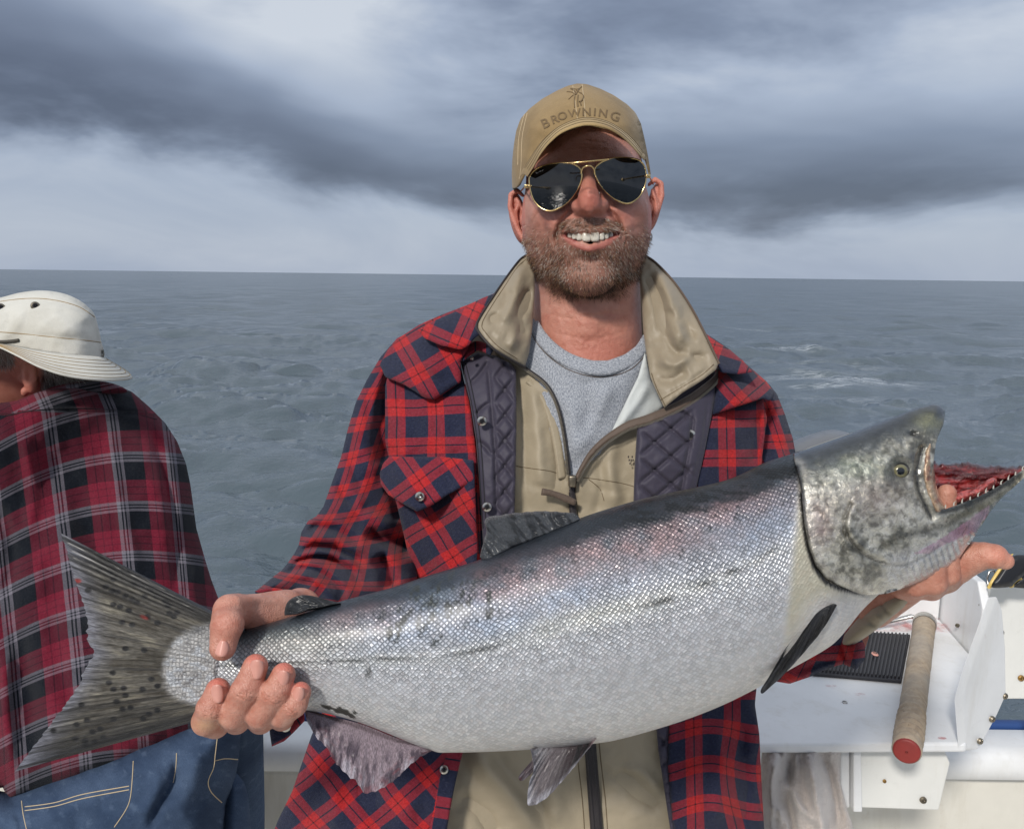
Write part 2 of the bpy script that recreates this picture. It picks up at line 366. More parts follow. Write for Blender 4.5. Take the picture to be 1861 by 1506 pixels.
# ------------------------------------------------------------------ signed distance sculpting
def smin(a, b, k):
    h = np.clip(0.5+0.5*(b-a)/k, 0, 1); return b+(a-b)*h-k*h*(1-h)
class SDF:
    def __init__(s, lo, hi, h):
        s.lo = np.array(lo, float); s.h = h; n = np.ceil((np.array(hi)-s.lo)/h).astype(int)+1; s.n = n
        s.X = (s.lo[0]+h*np.arange(n[0])).astype(np.float32)[:, None, None]; s.Y = (s.lo[1]+h*np.arange(n[1])).astype(np.float32)[None, :, None]; s.Z = (s.lo[2]+h*np.arange(n[2])).astype(np.float32)[None, None, :]
        s.F = np.full(n, 1.0, np.float32)
    def win(s, c, r):
        a = np.clip(((np.min(c, 0)-r-s.lo)/s.h).astype(int), 0, s.n); b = np.clip(((np.max(c, 0)+r-s.lo)/s.h).astype(int)+2, 0, s.n)
        return tuple(slice(i, j) for i, j in zip(a, b))
    def ell(s, c, r, rot=None, w=None):
        x, y, z = (s.X[w[0]], s.Y[:, w[1]], s.Z[:, :, w[2]]) if w else (s.X, s.Y, s.Z)
        x, y, z = x-c[0], y-c[1], z-c[2]
        if rot is not None:
            q = np.asarray(rot); x, y, z = (q[0, 0]*x+q[1, 0]*y+q[2, 0]*z, q[0, 1]*x+q[1, 1]*y+q[2, 1]*z, q[0, 2]*x+q[1, 2]*y+q[2, 2]*z)
        k0 = np.sqrt((x/r[0])**2+(y/r[1])**2+(z/r[2])**2); k1 = np.sqrt((x/r[0]**2)**2+(y/r[1]**2)**2+(z/r[2]**2)**2)
        return (k0*(k0-1)/(k1+1e-9)).astype(np.float32)
    def cone(s, a, b, ra, rb, w=None):
        x, y, z = (s.X[w[0]], s.Y[:, w[1]], s.Z[:, :, w[2]]) if w else (s.X, s.Y, s.Z)
        ab = np.asarray(b)-np.asarray(a); l = float(ab@ab)+1e-12
        t = np.clip(((x-a[0])*ab[0]+(y-a[1])*ab[1]+(z-a[2])*ab[2])/l, 0, 1)
        return (np.sqrt((x-a[0]-t*ab[0])**2+(y-a[1]-t*ab[1])**2+(z-a[2]-t*ab[2])**2)-(ra+(rb-ra)*t)).astype(np.float32)
    def _op(s, kind, d, w, k):
        G = s.F[w]
        if kind == '+': s.F[w] = smin(G, d, k)
        else: s.F[w] = -smin(-G, d, k)
    def add_ell(s, c, r, k=0.01, rot=None, op='+'):
        w = s.win([c], max(r)+3*k+3*s.h); s._op(op, s.ell(c, r, rot, w), w, k)
    def add_cone(s, a, b, ra, rb, k=0.01, op='+'):
        w = s.win([a, b], max(ra, rb)+3*k+3*s.h); s._op(op, s.cone(a, b, ra, rb, w), w, k)
    def chain(s, P, r, k=0.004, op='+'):
        r = np.broadcast_to(r, (len(P),)); w = s.win(P, max(r)+3*k+3*s.h); d = None
        for i in range(len(P)-1):
            q = s.cone(P[i], P[i+1], r[i], r[i+1], w); d = q if d is None else np.minimum(d, q)
        s._op(op, d, w, k)
    def mesh(s):
        F = s.F; n = F.shape; S = F < 0
        c = np.zeros(tuple(q-1 for q in n), np.int8)
        for i in (0, 1):
            for j in (0, 1):
                for k in (0, 1): c += S[i:n[0]-1+i, j:n[1]-1+j, k:n[2]-1+k]
        act = (c > 0) & (c < 8); idx = np.argwhere(act); id3 = np.full(act.shape, -1, np.int64); id3[act] = np.arange(len(idx))
        P = np.zeros((len(idx), 3)); W = np.zeros(len(idx)); cor = [(i, j, k) for i in (0, 1) for j in (0, 1) for k in (0, 1)]
        vals = {o: F[idx[:, 0]+o[0], idx[:, 1]+o[1], idx[:, 2]+o[2]].astype(float) for o in cor}
        for a in cor:
            for ax in range(3):
                if a[ax]: continue
                b = list(a); b[ax] = 1; b = tuple(b); fa, fb = vals[a], vals[b]; x = (fa < 0) != (fb < 0)
                t = np.where(x, fa/(fa-fb+1e-20), 0); q = np.tile(np.array(a, float), (len(idx), 1)); q[:, ax] += t
                P += q*x[:, None]; W += x
        V = s.lo+s.h*(idx+P/W[:, None]); Q = []
        for ax in range(3):
            o1, o2 = (ax+1) % 3, (ax+2) % 3
            sl0 = [slice(None)]*3; sl1 = [slice(None)]*3; sl0[ax] = slice(0, n[ax]-1); sl1[ax] = slice(1, n[ax])
            A, B = S[tuple(sl0)], S[tuple(sl1)]; e = np.argwhere(A != B)
            e = e[(e[:, o1] > 0) & (e[:, o2] > 0) & (e[:, o1] < n[o1]-1) & (e[:, o2] < n[o2]-1)]
            fl = A[e[:, 0], e[:, 1], e[:, 2]]
            def cid(d1, d2): g = e.copy(); g[:, o1] += d1; g[:, o2] += d2; return id3[g[:, 0], g[:, 1], g[:, 2]]
            q = np.stack([cid(-1, -1), cid(0, -1), cid(0, 0), cid(-1, 0)], 1); q[~fl] = q[~fl][:, ::-1]; Q.append(q)
        Q = np.vstack(Q); Q = Q[(Q >= 0).all(1)]; used, inv = np.unique(Q, return_inverse=True)
        return V[used], inv.reshape(Q.shape)
def vnormals(V, Q):
    n = np.cross(V[Q[:, 2]]-V[Q[:, 0]], V[Q[:, 3]]-V[Q[:, 1]]); N = np.zeros_like(V)
    for k in range(4): np.add.at(N, Q[:, k], n)
    return unit(N)
def relax(V, Q, it=2, f=0.5):
    for _ in range(it):
        S = np.zeros_like(V); C = np.zeros(len(V))
        for k in range(4):
            np.add.at(S, Q[:, k], V[Q[:, (k+1) % 4]]+V[Q[:, (k+3) % 4]]); np.add.at(C, Q[:, k], 2)
        V = V+(S/np.maximum(C, 1)[:, None]-V)*f
    return V
# ------------------------------------------------------------------ materials
def _uv(t): return t.node('ShaderNodeTexCoord').outputs['UV']
def _obj(t): return t.node('ShaderNodeTexCoord').outputs['Object']
def _geo(t): return t.node('ShaderNodeNewGeometry').outputs['Position']
def m_water(t, S):
    p = _geo(t); foam = t.attr('foam', 'Fac'); far = t.attr('far', 'Fac')
    a = t.noise(t.v('MULTIPLY', p, (1.0, 1.35, 1)), 3.2, 4, 0.6, 0.5); b = t.noise(t.v('MULTIPLY', p, (1.0, 1.5, 1)), 11.0, 3, 0.6, 0.6)
    c = t.noise(t.v('MULTIPLY', p, (0.25, 0.6, 1)), 0.9, 4, 0.6, 0.4)
    h = t.m('ADD', t.m('MULTIPLY', a, 0.26), t.m('MULTIPLY', b, 0.17)); h = t.m('ADD', h, t.m('MULTIPLY', t.m('MULTIPLY', c, far), 1.5))
    nb = t.noise(t.v('MULTIPLY', p, (2.2, 6.0, 1)), 1.6, 5, 0.7, 0.6); f = t.m('MULTIPLY', foam, t.mr(nb, 0.40, 0.68, 0.0, 0.8), clamp=True)
    big = t.noise(t.v('MULTIPLY', p, (0.05, 0.03, 1)), 1.0, 3, 0.5)
    col = t.mix(big, (0.046, 0.068, 0.084), (0.066, 0.093, 0.111))
    S(color=t.mix(f, col, (0.62, 0.66, 0.70)), rough=t.m('ADD', t.m('MULTIPLY', f, 0.5), t.m('ADD', 0.07, t.m('MULTIPLY', far, 0.16))), ior=1.70, spec=0.5, normal=t.bump(h, 0.5, 0.16))
material('sea_water', m_water)
def m_gel(base, rust=0.3):
    def f(t, S):
        p = _obj(t); n = t.noise(p, 6.0, 5, 0.6); g = t.noise(p, 60.0, 3, 0.6); r = t.noise(p, 22.0, 4, 0.65)
        st = t.noise(t.v('MULTIPLY', p, (9, 9, 1.6)), 2.0, 5, 0.65); c = t.mix(t.mr(n, 0.35, 0.75, 0, 0.5), base, tuple(x*0.74 for x in base)); c = t.mix(t.mr(st, 0.52, 0.78, 0, 0.45), c, tuple(x*k for x, k in zip(base, (0.62, 0.57, 0.48)))); c = t.mix(t.mr(r, 0.66, 0.80, 0, rust), c, (0.34, 0.22, 0.12))
        c = t.mix(t.mr(g, 0.62, 0.8, 0, 0.30), c, tuple(x*0.7 for x in base))
        S(color=c, rough=t.mr(n, 0.3, 0.7, 0.28, 0.48), normal=t.bump(t.noise(p, 35, 4, 0.6), 0.10, 0.002))
    return f
material('white_plastic', m_gel((0.78, 0.79, 0.80), 0.30)); material('gelcoat', m_gel((0.66, 0.64, 0.58), 0.22)); material('plate_white', m_gel((0.74, 0.74, 0.71), 0.25))
material('rub_rail', lambda t, S: S(color=(0.02, 0.06, 0.20), rough=0.4))
def m_stain(t, S):
    p = _obj(t); S(color=(0.55, 0.06, 0.05), rough=0.25, alpha=t.mr(t.noise(p, 26, 4, 0.65), 0.44, 0.70, 0.0, 0.65))
material('blood', m_stain)
def m_metal(c, r=0.3):
    return lambda t, S: S(color=t.mix(t.noise(_obj(t), 90, 3, 0.6), c, tuple(x*0.7 for x in c)), metal=1.0, rough=r)
material('steel', m_metal((0.55, 0.54, 0.52), 0.28)); material('old_screw', m_metal((0.30, 0.26, 0.20), 0.42)); material('brass_screw', m_metal((0.55, 0.33, 0.12), 0.4)); material('gold', m_metal((0.83, 0.60, 0.28), 0.2)); material('snap', m_metal((0.62, 0.60, 0.55), 0.30))
def m_cork(t, S):
    p = _obj(t); v = t.voro(p, 160, 'F1', 1.0, 'Color'); n = t.noise(p, 30, 5, 0.65); pit = t.voro(p, 95, 'F1', 1.0); big = t.noise(p, 9, 3, 0.6)
    c = t.mix(t.m('MULTIPLY', t.sep(v)[0], 0.5), (0.46, 0.36, 0.25), (0.27, 0.19, 0.12)); c = t.mix(t.mr(n, 0.48, 0.72, 0, 0.55), c, (0.13, 0.10, 0.08)); c = t.mix(t.mr(pit, 0.0, 0.10, 0.85, 0), c, (0.05, 0.035, 0.025))
    c = t.mix(t.mr(big, 0.4, 0.65, 0, 0.6), c, (0.34, 0.31, 0.27))
    S(color=c, rough=0.72, normal=t.bump(t.m('ADD', t.mr(pit, 0, 0.14, 0, 1), t.m('MULTIPLY', n, 0.6)), 0.5, 0.0015))
material('cork', m_cork)
material('red_cap', lambda t, S: S(color=t.mix(t.noise(_obj(t), 60, 4, 0.7), (0.30, 0.030, 0.025), (0.17, 0.022, 0.018)), rough=0.5, normal=t.bump(t.noise(_obj(t), 120, 3, 0.6), 0.2, 0.001)))
material('rubber', lambda t, S: S(color=t.mix(t.noise(_obj(t), 40, 3, 0.6), (0.012, 0.012, 0.016), (0.028, 0.028, 0.036)), rough=0.5))
material('knife_black', lambda t, S: S(color=(0.012, 0.013, 0.016), rough=0.42, normal=t.bump(t.noise(_obj(t), 200, 3, 0.6), 0.2, 0.001)))
material('knife_yellow', lambda t, S: S(color=(0.70, 0.50, 0.14), rough=0.4))
material('motor_grey', lambda t, S: S(color=t.mix(t.noise(_obj(t), 12, 3, 0.6), (0.11, 0.115, 0.125), (0.14, 0.145, 0.155)), rough=0.35, coat=0.3))
def m_towel(t, S):
    p = _obj(t); n = t.noise(p, 14, 4, 0.6); f = t.noise(p, 420, 2, 0.7); st = t.noise(p, 7, 4, 0.6)
    c = t.mix(t.mr(st, 0.44, 0.66, 0, 0.85), (0.56, 0.51, 0.48), (0.30, 0.23, 0.17)); c = t.mix(t.mr(n, 0.5, 0.8, 0, 0.4), c, (0.50, 0.46, 0.47))
    c = t.mix(t.mr(f, 0.3, 0.7, 0, 0.35), c, (0.15, 0.12, 0.10))
    S(color=c, rough=0.95, sheen=0.6, normal=t.bump(f, 0.9, 0.003))
material('terry', m_towel)
def m_plaid(stops, period, mixf=0.5, sat=1.0, fuzz=0.55):
    def f(t, S):
        u = _uv(t); x, y = t.sep(u)[:2]
        wob = t.noise(u, 14, 2, 0.5); x = t.m('ADD', x, t.m('MULTIPLY', t.m('SUBTRACT', wob, 0.5), 0.0022)); y = t.m('ADD', y, t.m('MULTIPLY', t.m('SUBTRACT', wob, 0.5), 0.0022))
        a = t.ramp(t.m('FRACT', t.m('DIVIDE', x, period)), stops, 'CONSTANT'); b = t.ramp(t.m('FRACT', t.m('DIVIDE', y, period)), stops, 'CONSTANT')
        tw = t.m('FRACT', t.m('DIVIDE', t.m('ADD', x, y), 0.0019)); tm = t.m('GREATER_THAN', tw, 0.5)
        c = t.mix(t.mix(0.40, (mixf,)*3, tm), a, b)
        n = t.noise(u, 900, 3, 0.7); n2 = t.noise(u, 22, 4, 0.6); n4 = t.noise(u, 330, 3, 0.65); n3 = t.noise(t.v('MULTIPLY', u, (260, 900, 1)), 1.0, 2, 0.6)
        c = t.mix(1.0, c, t.ramp(n, [(0.25, 1-fuzz), (0.75, 1+0.0*fuzz)]), 'MULTIPLY'); c = t.mix(t.mr(n2, 0.4, 0.8, 0.0, 0.22), c, t.mix(1.0, c, (0.62, 0.62, 0.66), 'MULTIPLY'))
        c = t.mix(t.mr(n3, 0.55, 0.8, 0, 0.07), c, (0.5, 0.5, 0.55)); c = t.mix(1.0, c, t.ramp(n4, [(0.3, 0.72), (0.7, 1.12)]), 'MULTIPLY')
        h = t.m('ADD', t.m('MULTIPLY', n, 0.8), t.m('ADD', t.m('MULTIPLY', tw, 0.25), t.m('MULTIPLY', n2, 2.6)))
        h = t.m('ADD', h, t.m('MULTIPLY', n4, 0.9))
        S(color=c, rough=0.95, spec=0.1, sheen=0.08, sheen_rough=0.5, normal=t.bump(h, 0.75, 0.0017))
    return f
NV = lin(48, 53, 77); RD = lin(206, 50, 53); BK = (0.012, 0.012, 0.02)
material('flannel', m_plaid([(0.0, NV), (0.56, RD), (0.765, BK), (0.80, RD)], 0.047))
DK = lin(20, 26, 36); MR = lin(132, 36, 58); GW = lin(138, 134, 146); M2 = lin(96, 26, 46)
material('flannel_dark', m_plaid([(0.0, GW), (0.065, DK), (0.09, GW), (0.125, DK), (0.15, GW), (0.205, DK), (0.57, MR), (0.70, M2), (0.725, MR), (0.84, M2), (0.865, MR)], 0.098, fuzz=0.5))
def m_nylon(c, rough=0.42, wr=0.5, fine=0.4):
    def f(t, S):
        u = _uv(t); n = t.noise(u, 38, 5, 0.6, 0.6); r = t.noise(u, 150, 3, 0.6, 0.3); w = t.noise(u, 1500, 2, 0.5)
        cc = t.mix(t.mr(n, 0.35, 0.75, 0, 0.3), c, tuple(x*0.72 for x in c)); cc = t.mix(t.mr(w, 0.3, 0.7, 0, 0.15), cc, tuple(x*0.6 for x in c))
        S(color=cc, rough=rough, spec=0.3, sheen=0.1, normal=t.bump(t.m('ADD', n, t.m('MULTIPLY', r, fine)), wr, 0.003))
    return f
material('tan_nylon', m_nylon(lin(156, 144, 122), 0.55, 0.34, 0.2)); material('tan_collar', m_nylon(lin(150, 138, 118), 0.46, 0.42, 0.2)); material('quilt', m_nylon(lin(60, 56, 70), 0.6, 0.3, 0.2)); material('mesh_lining', m_nylon(lin(196, 200, 198), 0.6, 0.35))
material('zip_tape', m_nylon(lin(92, 78, 68), 0.6, 0.3)); material('zip_dark', m_nylon(lin(44, 40, 42), 0.5, 0.3)); material('black_thread', lambda t, S: S(color=(0.012, 0.012, 0.016), rough=0.9)); material('tan_thread', lambda t, S: S(color=lin(98, 84, 62), rough=0.9)); material('pale_thread', lambda t, S: S(color=lin(188, 170, 140), rough=0.9))
def m_heather(t, S):
    u = _uv(t); n = t.noise(t.v('MULTIPLY', u, (800, 330, 1)), 1.0, 3, 0.8); n2 = t.noise(u, 40, 4, 0.6); n3 = t.noise(t.v('MULTIPLY', u, (500, 1500, 1)), 1.0, 2, 0.7)
    c = t.mix(t.mr(n, 0.36, 0.64, 0, 1), lin(178, 182, 188), lin(104, 109, 120)); c = t.mix(t.mr(n3, 0.55, 0.8, 0, 0.6), c, lin(205, 208, 214))
    S(color=c, rough=0.95, spec=0.15, sheen=0.15, normal=t.bump(t.m('ADD', n, t.m('MULTIPLY', n2, 1.5)), 0.4, 0.002))
material('heather', m_heather)
def m_denim(t, S):
    u = _uv(t); n = t.noise(t.v('MULTIPLY', u, (1300, 300, 1)), 1.0, 3, 0.7); n2 = t.noise(u, 9, 4, 0.6); n3 = t.noise(u, 60, 4, 0.65)
    c = t.mix(t.mr(n2, 0.35, 0.7, 0, 1), lin(46, 61, 84), lin(80, 97, 122)); c = t.mix(t.mr(n, 0.4, 0.7, 0, 0.5), c, lin(30, 44, 68)); c = t.mix(t.mr(n3, 0.55, 0.8, 0, 0.35), c, lin(116, 134, 158))
    S(color=c, rough=0.9, spec=0.15, normal=t.bump(t.m('ADD', n, t.m('MULTIPLY', n3, 2)), 0.5, 0.0015))
material('denim', m_denim)
def m_canvas(c, c2, dirt):
    def f(t, S):
        p = _obj(t); n = t.noise(p, 26, 5, 0.62); w = t.noise(p, 900, 2, 0.6); d = t.noise(p, 11, 4, 0.6)
        cc = t.mix(n, c, c2); cc = t.mix(t.mr(d, 0.46, 0.70, 0, 0.7), cc, dirt); cc = t.mix(t.mr(w, 0.4, 0.7, 0, 0.35), cc, tuple(x*0.5 for x in c))
        S(color=cc, rough=0.9, spec=0.15, sheen=0.15, normal=t.bump(t.m('ADD', t.m('MULTIPLY', w, 0.5), t.m('MULTIPLY', n, 2.0)), 0.5, 0.0012))
    return f
material('cap_tan', m_canvas(lin(158, 134, 97), lin(140, 117, 80), lin(106, 88, 60))); material('brim_tan', m_canvas(lin(176, 152, 108), lin(160, 134, 92), lin(128, 104, 70))); material('hat_white', m_canvas(lin(214, 212, 204), lin(200, 198, 188), lin(176, 172, 160)))
material('embroidery', lambda t, S: S(color=t.mix(t.noise(_obj(t), 500, 2, 0.6), lin(92, 74, 50), lin(118, 97, 66)), rough=0.8))
material('embroidery_pale', lambda t, S: S(color=lin(150, 124, 82), rough=0.8)); material('cord', lambda t, S: S(color=lin(70, 66, 60), rough=0.8))
def m_skin(t, S):
    c = t.attr('Col'); p = _obj(t); n = t.noise(p, 220, 3, 0.6); v = t.voro(p, 900, 'F1', 1.0); b = t.noise(p, 45, 4, 0.65); sp = t.noise(p, 420, 2, 0.6)
    c = t.mix(t.mr(b, 0.35, 0.7, 0, 0.35), c, t.mix(1.0, c, (0.80, 0.66, 0.62), 'MULTIPLY')); c = t.mix(t.mr(sp, 0.62, 0.75, 0, 0.35), c, t.mix(1.0, c, (0.62, 0.48, 0.42), 'MULTIPLY'))
    cr = t.voro(t.v('ADD', p, t.v('SCALE', t.noise(p, 90, 2, 0.5, 0, 1), 0.008)), 330, 'DISTANCE_TO_EDGE', 1.0)
    v = t.m('ADD', v, t.mr(cr, 0, 0.12, 0, 0.35))
    S(color=c, rough=t.mr(n, 0.3, 0.7, 0.34, 0.54), spec=0.5, sss=0.07, sss_scale=0.004, sss_rad=(1.0, 0.35, 0.2), normal=t.bump(t.m('ADD', t.m('MULTIPLY', v, 0.7), t.m('ADD', n, t.m('MULTIPLY', b, 1.6))), 0.55, 0.0009))
material('skin', m_skin)
material('nail', lambda t, S: S(color=t.mix(t.noise(_obj(t), 150, 3, 0.5), lin(214, 160, 146), lin(196, 136, 122)), rough=0.28, spec=0.5))
material('hair', lambda t, S: S(color=t.attr('Col'), rough=0.55, spec=0.35))
material('tooth', lambda t, S: S(color=t.mix(t.noise(_obj(t), 200, 2, 0.5), (0.74, 0.69, 0.60), (0.62, 0.56, 0.46)), rough=0.22, spec=0.5))
material('fish_tooth', lambda t, S: S(color=(0.42, 0.40, 0.35), rough=0.35))
material('mouth', lambda t, S: S(color=(0.035, 0.010, 0.010), rough=0.5))
material('lens', lambda t, S: S(color=(0.004, 0.005, 0.007), rough=0.03, spec=0.6, coat=0.3))
material('lens_print', lambda t, S: S(color=(0.6, 0.6, 0.62), rough=0.5))
# fish
def m_scales(t, S):
    u = _uv(t); c = t.attr('Col'); e = t.attr('edge', 'Fac'); sp = t.attr('wet', 'Fac')
    x, y = t.sep(u)[:2]; w = t.noise(u, 18, 2, 0.5, 0, 1); ws = t.sep(w)
    x = t.m('ADD', x, t.m('MULTIPLY', t.m('SUBTRACT', ws[0], 0.5), 0.010)); y = t.m('ADD', y, t.m('MULTIPLY', t.m('SUBTRACT', ws[1], 0.5), 0.010))
    k = 1/0.0039
    vec = t.xyz(t.m('MULTIPLY', t.m('ADD', t.m('MULTIPLY', x, 0.85), y), k), t.m('MULTIPLY', t.m('SUBTRACT', t.m('MULTIPLY', x, 0.85), y), k), 0)
    ed = t.voro(vec, 1.0, 'DISTANCE_TO_EDGE', 0.34); cc = t.sep(t.voro(vec, 1.0, 'F1', 0.34, 'Color')); f1 = t.voro(vec, 1.0, 'F1', 0.34)
    line = t.mr(ed, 0.03, 0.17, 1.0, 0.0, 'SMOOTHSTEP'); patch = t.noise(u, 26, 4, 0.6); fine = t.noise(u, 420, 3, 0.6)
    lw = t.m('MULTIPLY', t.m('MULTIPLY', line, e), t.mr(patch, 0.25, 0.7, 0.45, 1.0))
    sa = t.m('MULTIPLY', t.m('SUBTRACT', cc[0], 0.5), t.m('ADD', 0.14, t.m('MULTIPLY', e, 0.42))); shine = t.m('ADD', 0.97, sa); c1 = t.mix(1.0, c, t.xyz(shine, shine, shine), 'MULTIPLY')
    tint = t.mix(t.mr(cc[1], 0, 1, 0, 0.16), c1, t.mix(1.0, c1, (0.80, 0.92, 1.12), 'MULTIPLY')); tint = t.mix(t.mr(cc[2], 0.4, 1, 0, 0.22), tint, t.mix(1.0, tint, (1.10, 0.93, 0.88), 'MULTIPLY'))
    c2 = t.mix(lw, tint, t.mix(1.0, c, (0.18, 0.20, 0.23), 'MULTIPLY'))
    h = t.m('SUBTRACT', t.m('MULTIPLY', t.mr(ed, 0, 0.35, 0, 1), 0.9), t.m('MULTIPLY', f1, 0.25)); h = t.m('ADD', h, t.m('MULTIPLY', cc[0], 0.5)); h = t.m('ADD', h, t.m('MULTIPLY', fine, 0.25))
    h = t.m('MULTIPLY', h, t.m('ADD', 0.35, t.m('MULTIPLY', e, 0.65)))
    S(color=c2, metal=0.30, rough=t.mr(cc[1], 0, 1, 0.32, 0.50), spec=0.5, coat=t.m('MULTIPLY', sp, 0.22), coat_rough=0.26, normal=t.bump(h, 0.5, 0.0010))
material('fish_scales', m_scales)
def m_fhead(t, S):
    c = t.attr('Col'); p = _obj(t); n = t.noise(p, 60, 6, 0.65, 1.6); s = t.noise(p, 170, 4, 0.6, 2.5); v = t.voro(t.v('ADD', p, t.v('SCALE', t.noise(p, 80, 3, 0.6, 0, 1), 0.02)), 110, 'DISTANCE_TO_EDGE', 1.0)
    c = t.mix(t.mr(n, 0.35, 0.65, 0, 0.7), c, t.mix(1.0, c, (0.50, 0.48, 0.42), 'MULTIPLY')); c = t.mix(t.mr(s, 0.52, 0.66, 0, 0.5), c, t.mix(1.0, c, (1.35, 1.35, 1.22), 'MULTIPLY')); c = t.mix(t.mr(v, 0, 0.06, 0.35, 0), c, (0.05, 0.05, 0.045))
    S(color=c, metal=0.40, rough=0.24, spec=0.6, coat=0.7, coat_rough=0.10, normal=t.bump(t.m('ADD', n, t.m('MULTIPLY', s, 0.8)), 0.6, 0.002))
material('fish_head', m_fhead)
def m_fin(t, S):
    pale = t.attr('pale', 'Fac'); ray = t.m('SUBTRACT', 1.0, pale); vs = t.voro(_obj(t), 330, 'DISTANCE_TO_EDGE', 0.6)
    c = t.attr('Col'); u = _uv(t); n = t.noise(t.v('MULTIPLY', u, (60, 900, 1)), 1.0, 3, 0.6, 0.3); n2 = t.noise(u, 120, 4, 0.7)
    c = t.mix(t.m('MULTIPLY', ray, t.mr(n, 0.40, 0.62, 0, 0.75)), c, t.mix(1.0, c, (0.20, 0.19, 0.18), 'MULTIPLY')); c = t.mix(t.m('MULTIPLY', pale, t.mr(vs, 0.02, 0.16, 0.55, 0)), c, t.mix(1.0, c, (0.30, 0.31, 0.33), 'MULTIPLY')); c = t.mix(t.mr(n2, 0.55, 0.75, 0, 0.4), c, t.mix(1.0, c, (1.5, 1.5, 1.45), 'MULTIPLY'))
    S(color=c, rough=0.42, spec=0.45, metal=0.05, coat=0.12, coat_rough=0.2, normal=t.bump(t.m('ADD', t.m('MULTIPLY', ray, n), t.m('ADD', t.m('MULTIPLY', n2, 0.3), t.m('MULTIPLY', pale, t.mr(vs, 0, 0.3, 0, 0.5)))), 0.7, 0.002))
material('fish_fin', m_fin)
def m_flesh(t, S):
    c = t.attr('Col'); p = _obj(t); n = t.noise(p, 120, 5, 0.65, 1.0)
    S(color=t.mix(t.mr(n, 0.35, 0.65, 0, 0.8), c, t.mix(1.0, c, (0.22, 0.15, 0.15), 'MULTIPLY')), rough=0.16, spec=0.6, coat=0.6, normal=t.bump(n, 0.9, 0.004))
material('fish_flesh', m_flesh)
material('fish_eye', lambda t, S: S(color=t.attr('Col'), rough=0.06, spec=0.6, coat=1.0, metal=0.2))
# ------------------------------------------------------------------ sea
SEA = -0.35
def make_sea():
    rs = np.random.RandomState(11)
    rr = [1.2]
    while rr[-1] < 9000: rr.append(rr[-1]*(1.0095 if rr[-1] < 300 else 1.03)+0.004)
    rr = np.array(rr)
    th = np.concatenate([np.linspace(-44, 44, 520), np.linspace(44, 316, 90)[1:-1]]); th = np.radians(th)
    RR, TH = np.meshgrid(rr, th, indexing='ij'); X = RR*np.sin(TH); Y = RR*np.cos(TH)
    cell = np.maximum(np.gradient(rr)[:, None], RR*math.radians(88/519))
    Z = np.zeros_like(X); DX = np.zeros_like(X); DY = np.zeros_like(X)
    wind = R(72); patch = 0.85+1.1*fbm(X*0.30, Y*0.45, 6.0, 3)
    for i in range(90):
        lam = 0.26*(9/0.26)**(i/89.0)*rs.uniform(0.9, 1.1); a = wind+rs.normal(0, 0.55); k = 2*math.pi/lam
        amp = 0.0105*lam**0.42*rs.uniform(0.5, 1.3)*(1.0 if lam < 6 else 0.85)
        fade = np.clip((lam/cell-2.2)/2.5, 0, 1); ph = k*(X*math.cos(a)+Y*math.sin(a))+rs.uniform(0, 6.28)
        if lam < 4: fade = fade*patch
        Z += amp*fade*np.sin(ph); DX -= 1.15*amp*fade*np.cos(ph)*math.cos(a); DY -= 1.15*amp*fade*np.cos(ph)*math.sin(a)
    gust = 0.8+0.5*fbm(X*0.12, Y*0.09, 2.0, 3); Z *= gust
    wv = np.clip(fbm(X*0.42+0.15*Y, Y*1.05, 3.0, 4, 0.55)-0.10, 0, 1); wv2 = np.clip(fbm(X*0.95-0.3*Y, Y*2.1, 9.0, 3, 0.55)-0.16, 0, 1)
    Z += 0.44*wv*np.clip((0.95/cell-2)/2.5, 0, 1)+0.20*wv2*np.clip((0.48/cell-2)/2.5, 0, 1)-0.05
    near = sst(RR, 1.5, 4.0); V = np.stack([X+DX*near, Y+DY*near, SEA+Z*near], -1).reshape(-1, 3)
    F = grid_faces(len(rr), len(th), False, True); n0 = len(V); V = np.vstack([V, [[0, 0, SEA]]]); k = np.arange(len(th)); F3 = np.stack([np.full(len(th), n0), (k+1) % len(th), k], 1)
    # wake foam and small whitecaps
    x, y, z = V[:, 0], V[:, 1], V[:, 2]-SEA
    foam = np.zeros(len(V))
    for (px, py, ex, ey, am) in FOAM:
        c = ground(px, py, SEA); e1 = ground(px+ex, py, SEA); e2 = ground(px, py+ey, SEA); wx = abs(e1[0]-c[0]); wy = abs(e2[1]-c[1])
        foam += am*np.exp(-((x-c[0])/wx)**2-((y-c[1])/wy)**2)
    st = fbm(x*0.30, y*0.9, 5.0, 4, 0.6); st2 = fbm(x*1.1, y*2.4, 8.0, 3, 0.6)
    foam = np.clip(foam*np.clip((st+0.6*st2)*2.6-0.25, 0, 1.4), 0, 1)
    cap = np.clip((z-0.22)*9, 0, 1)*sst(fbm(x*1.3, y*2.3, 1.0, 3), 0.30, 0.5)*(np.hypot(x, y) < 60); foam = np.clip(foam+cap*0.8, 0, 1)
    far = sst(np.hypot(x, y), 8, 45)
    o = build('sea', V, [F, F3], 'sea_water', attrs={'foam': foam, 'far': far}, loc=(0, 0, SEA)); tag(o, kind='structure')
FOAM = [(1480, 690, 130, 14, 1.3), (1430, 640, 90, 14, 0.9), (1540, 735, 130, 20, 0.8), (1400, 600, 60, 12, 0.5), (1640, 700, 120, 14, 0.5), (405, 838, 20, 3, 1.2), (1560, 660, 120, 10, 0.6)]
make_sea()
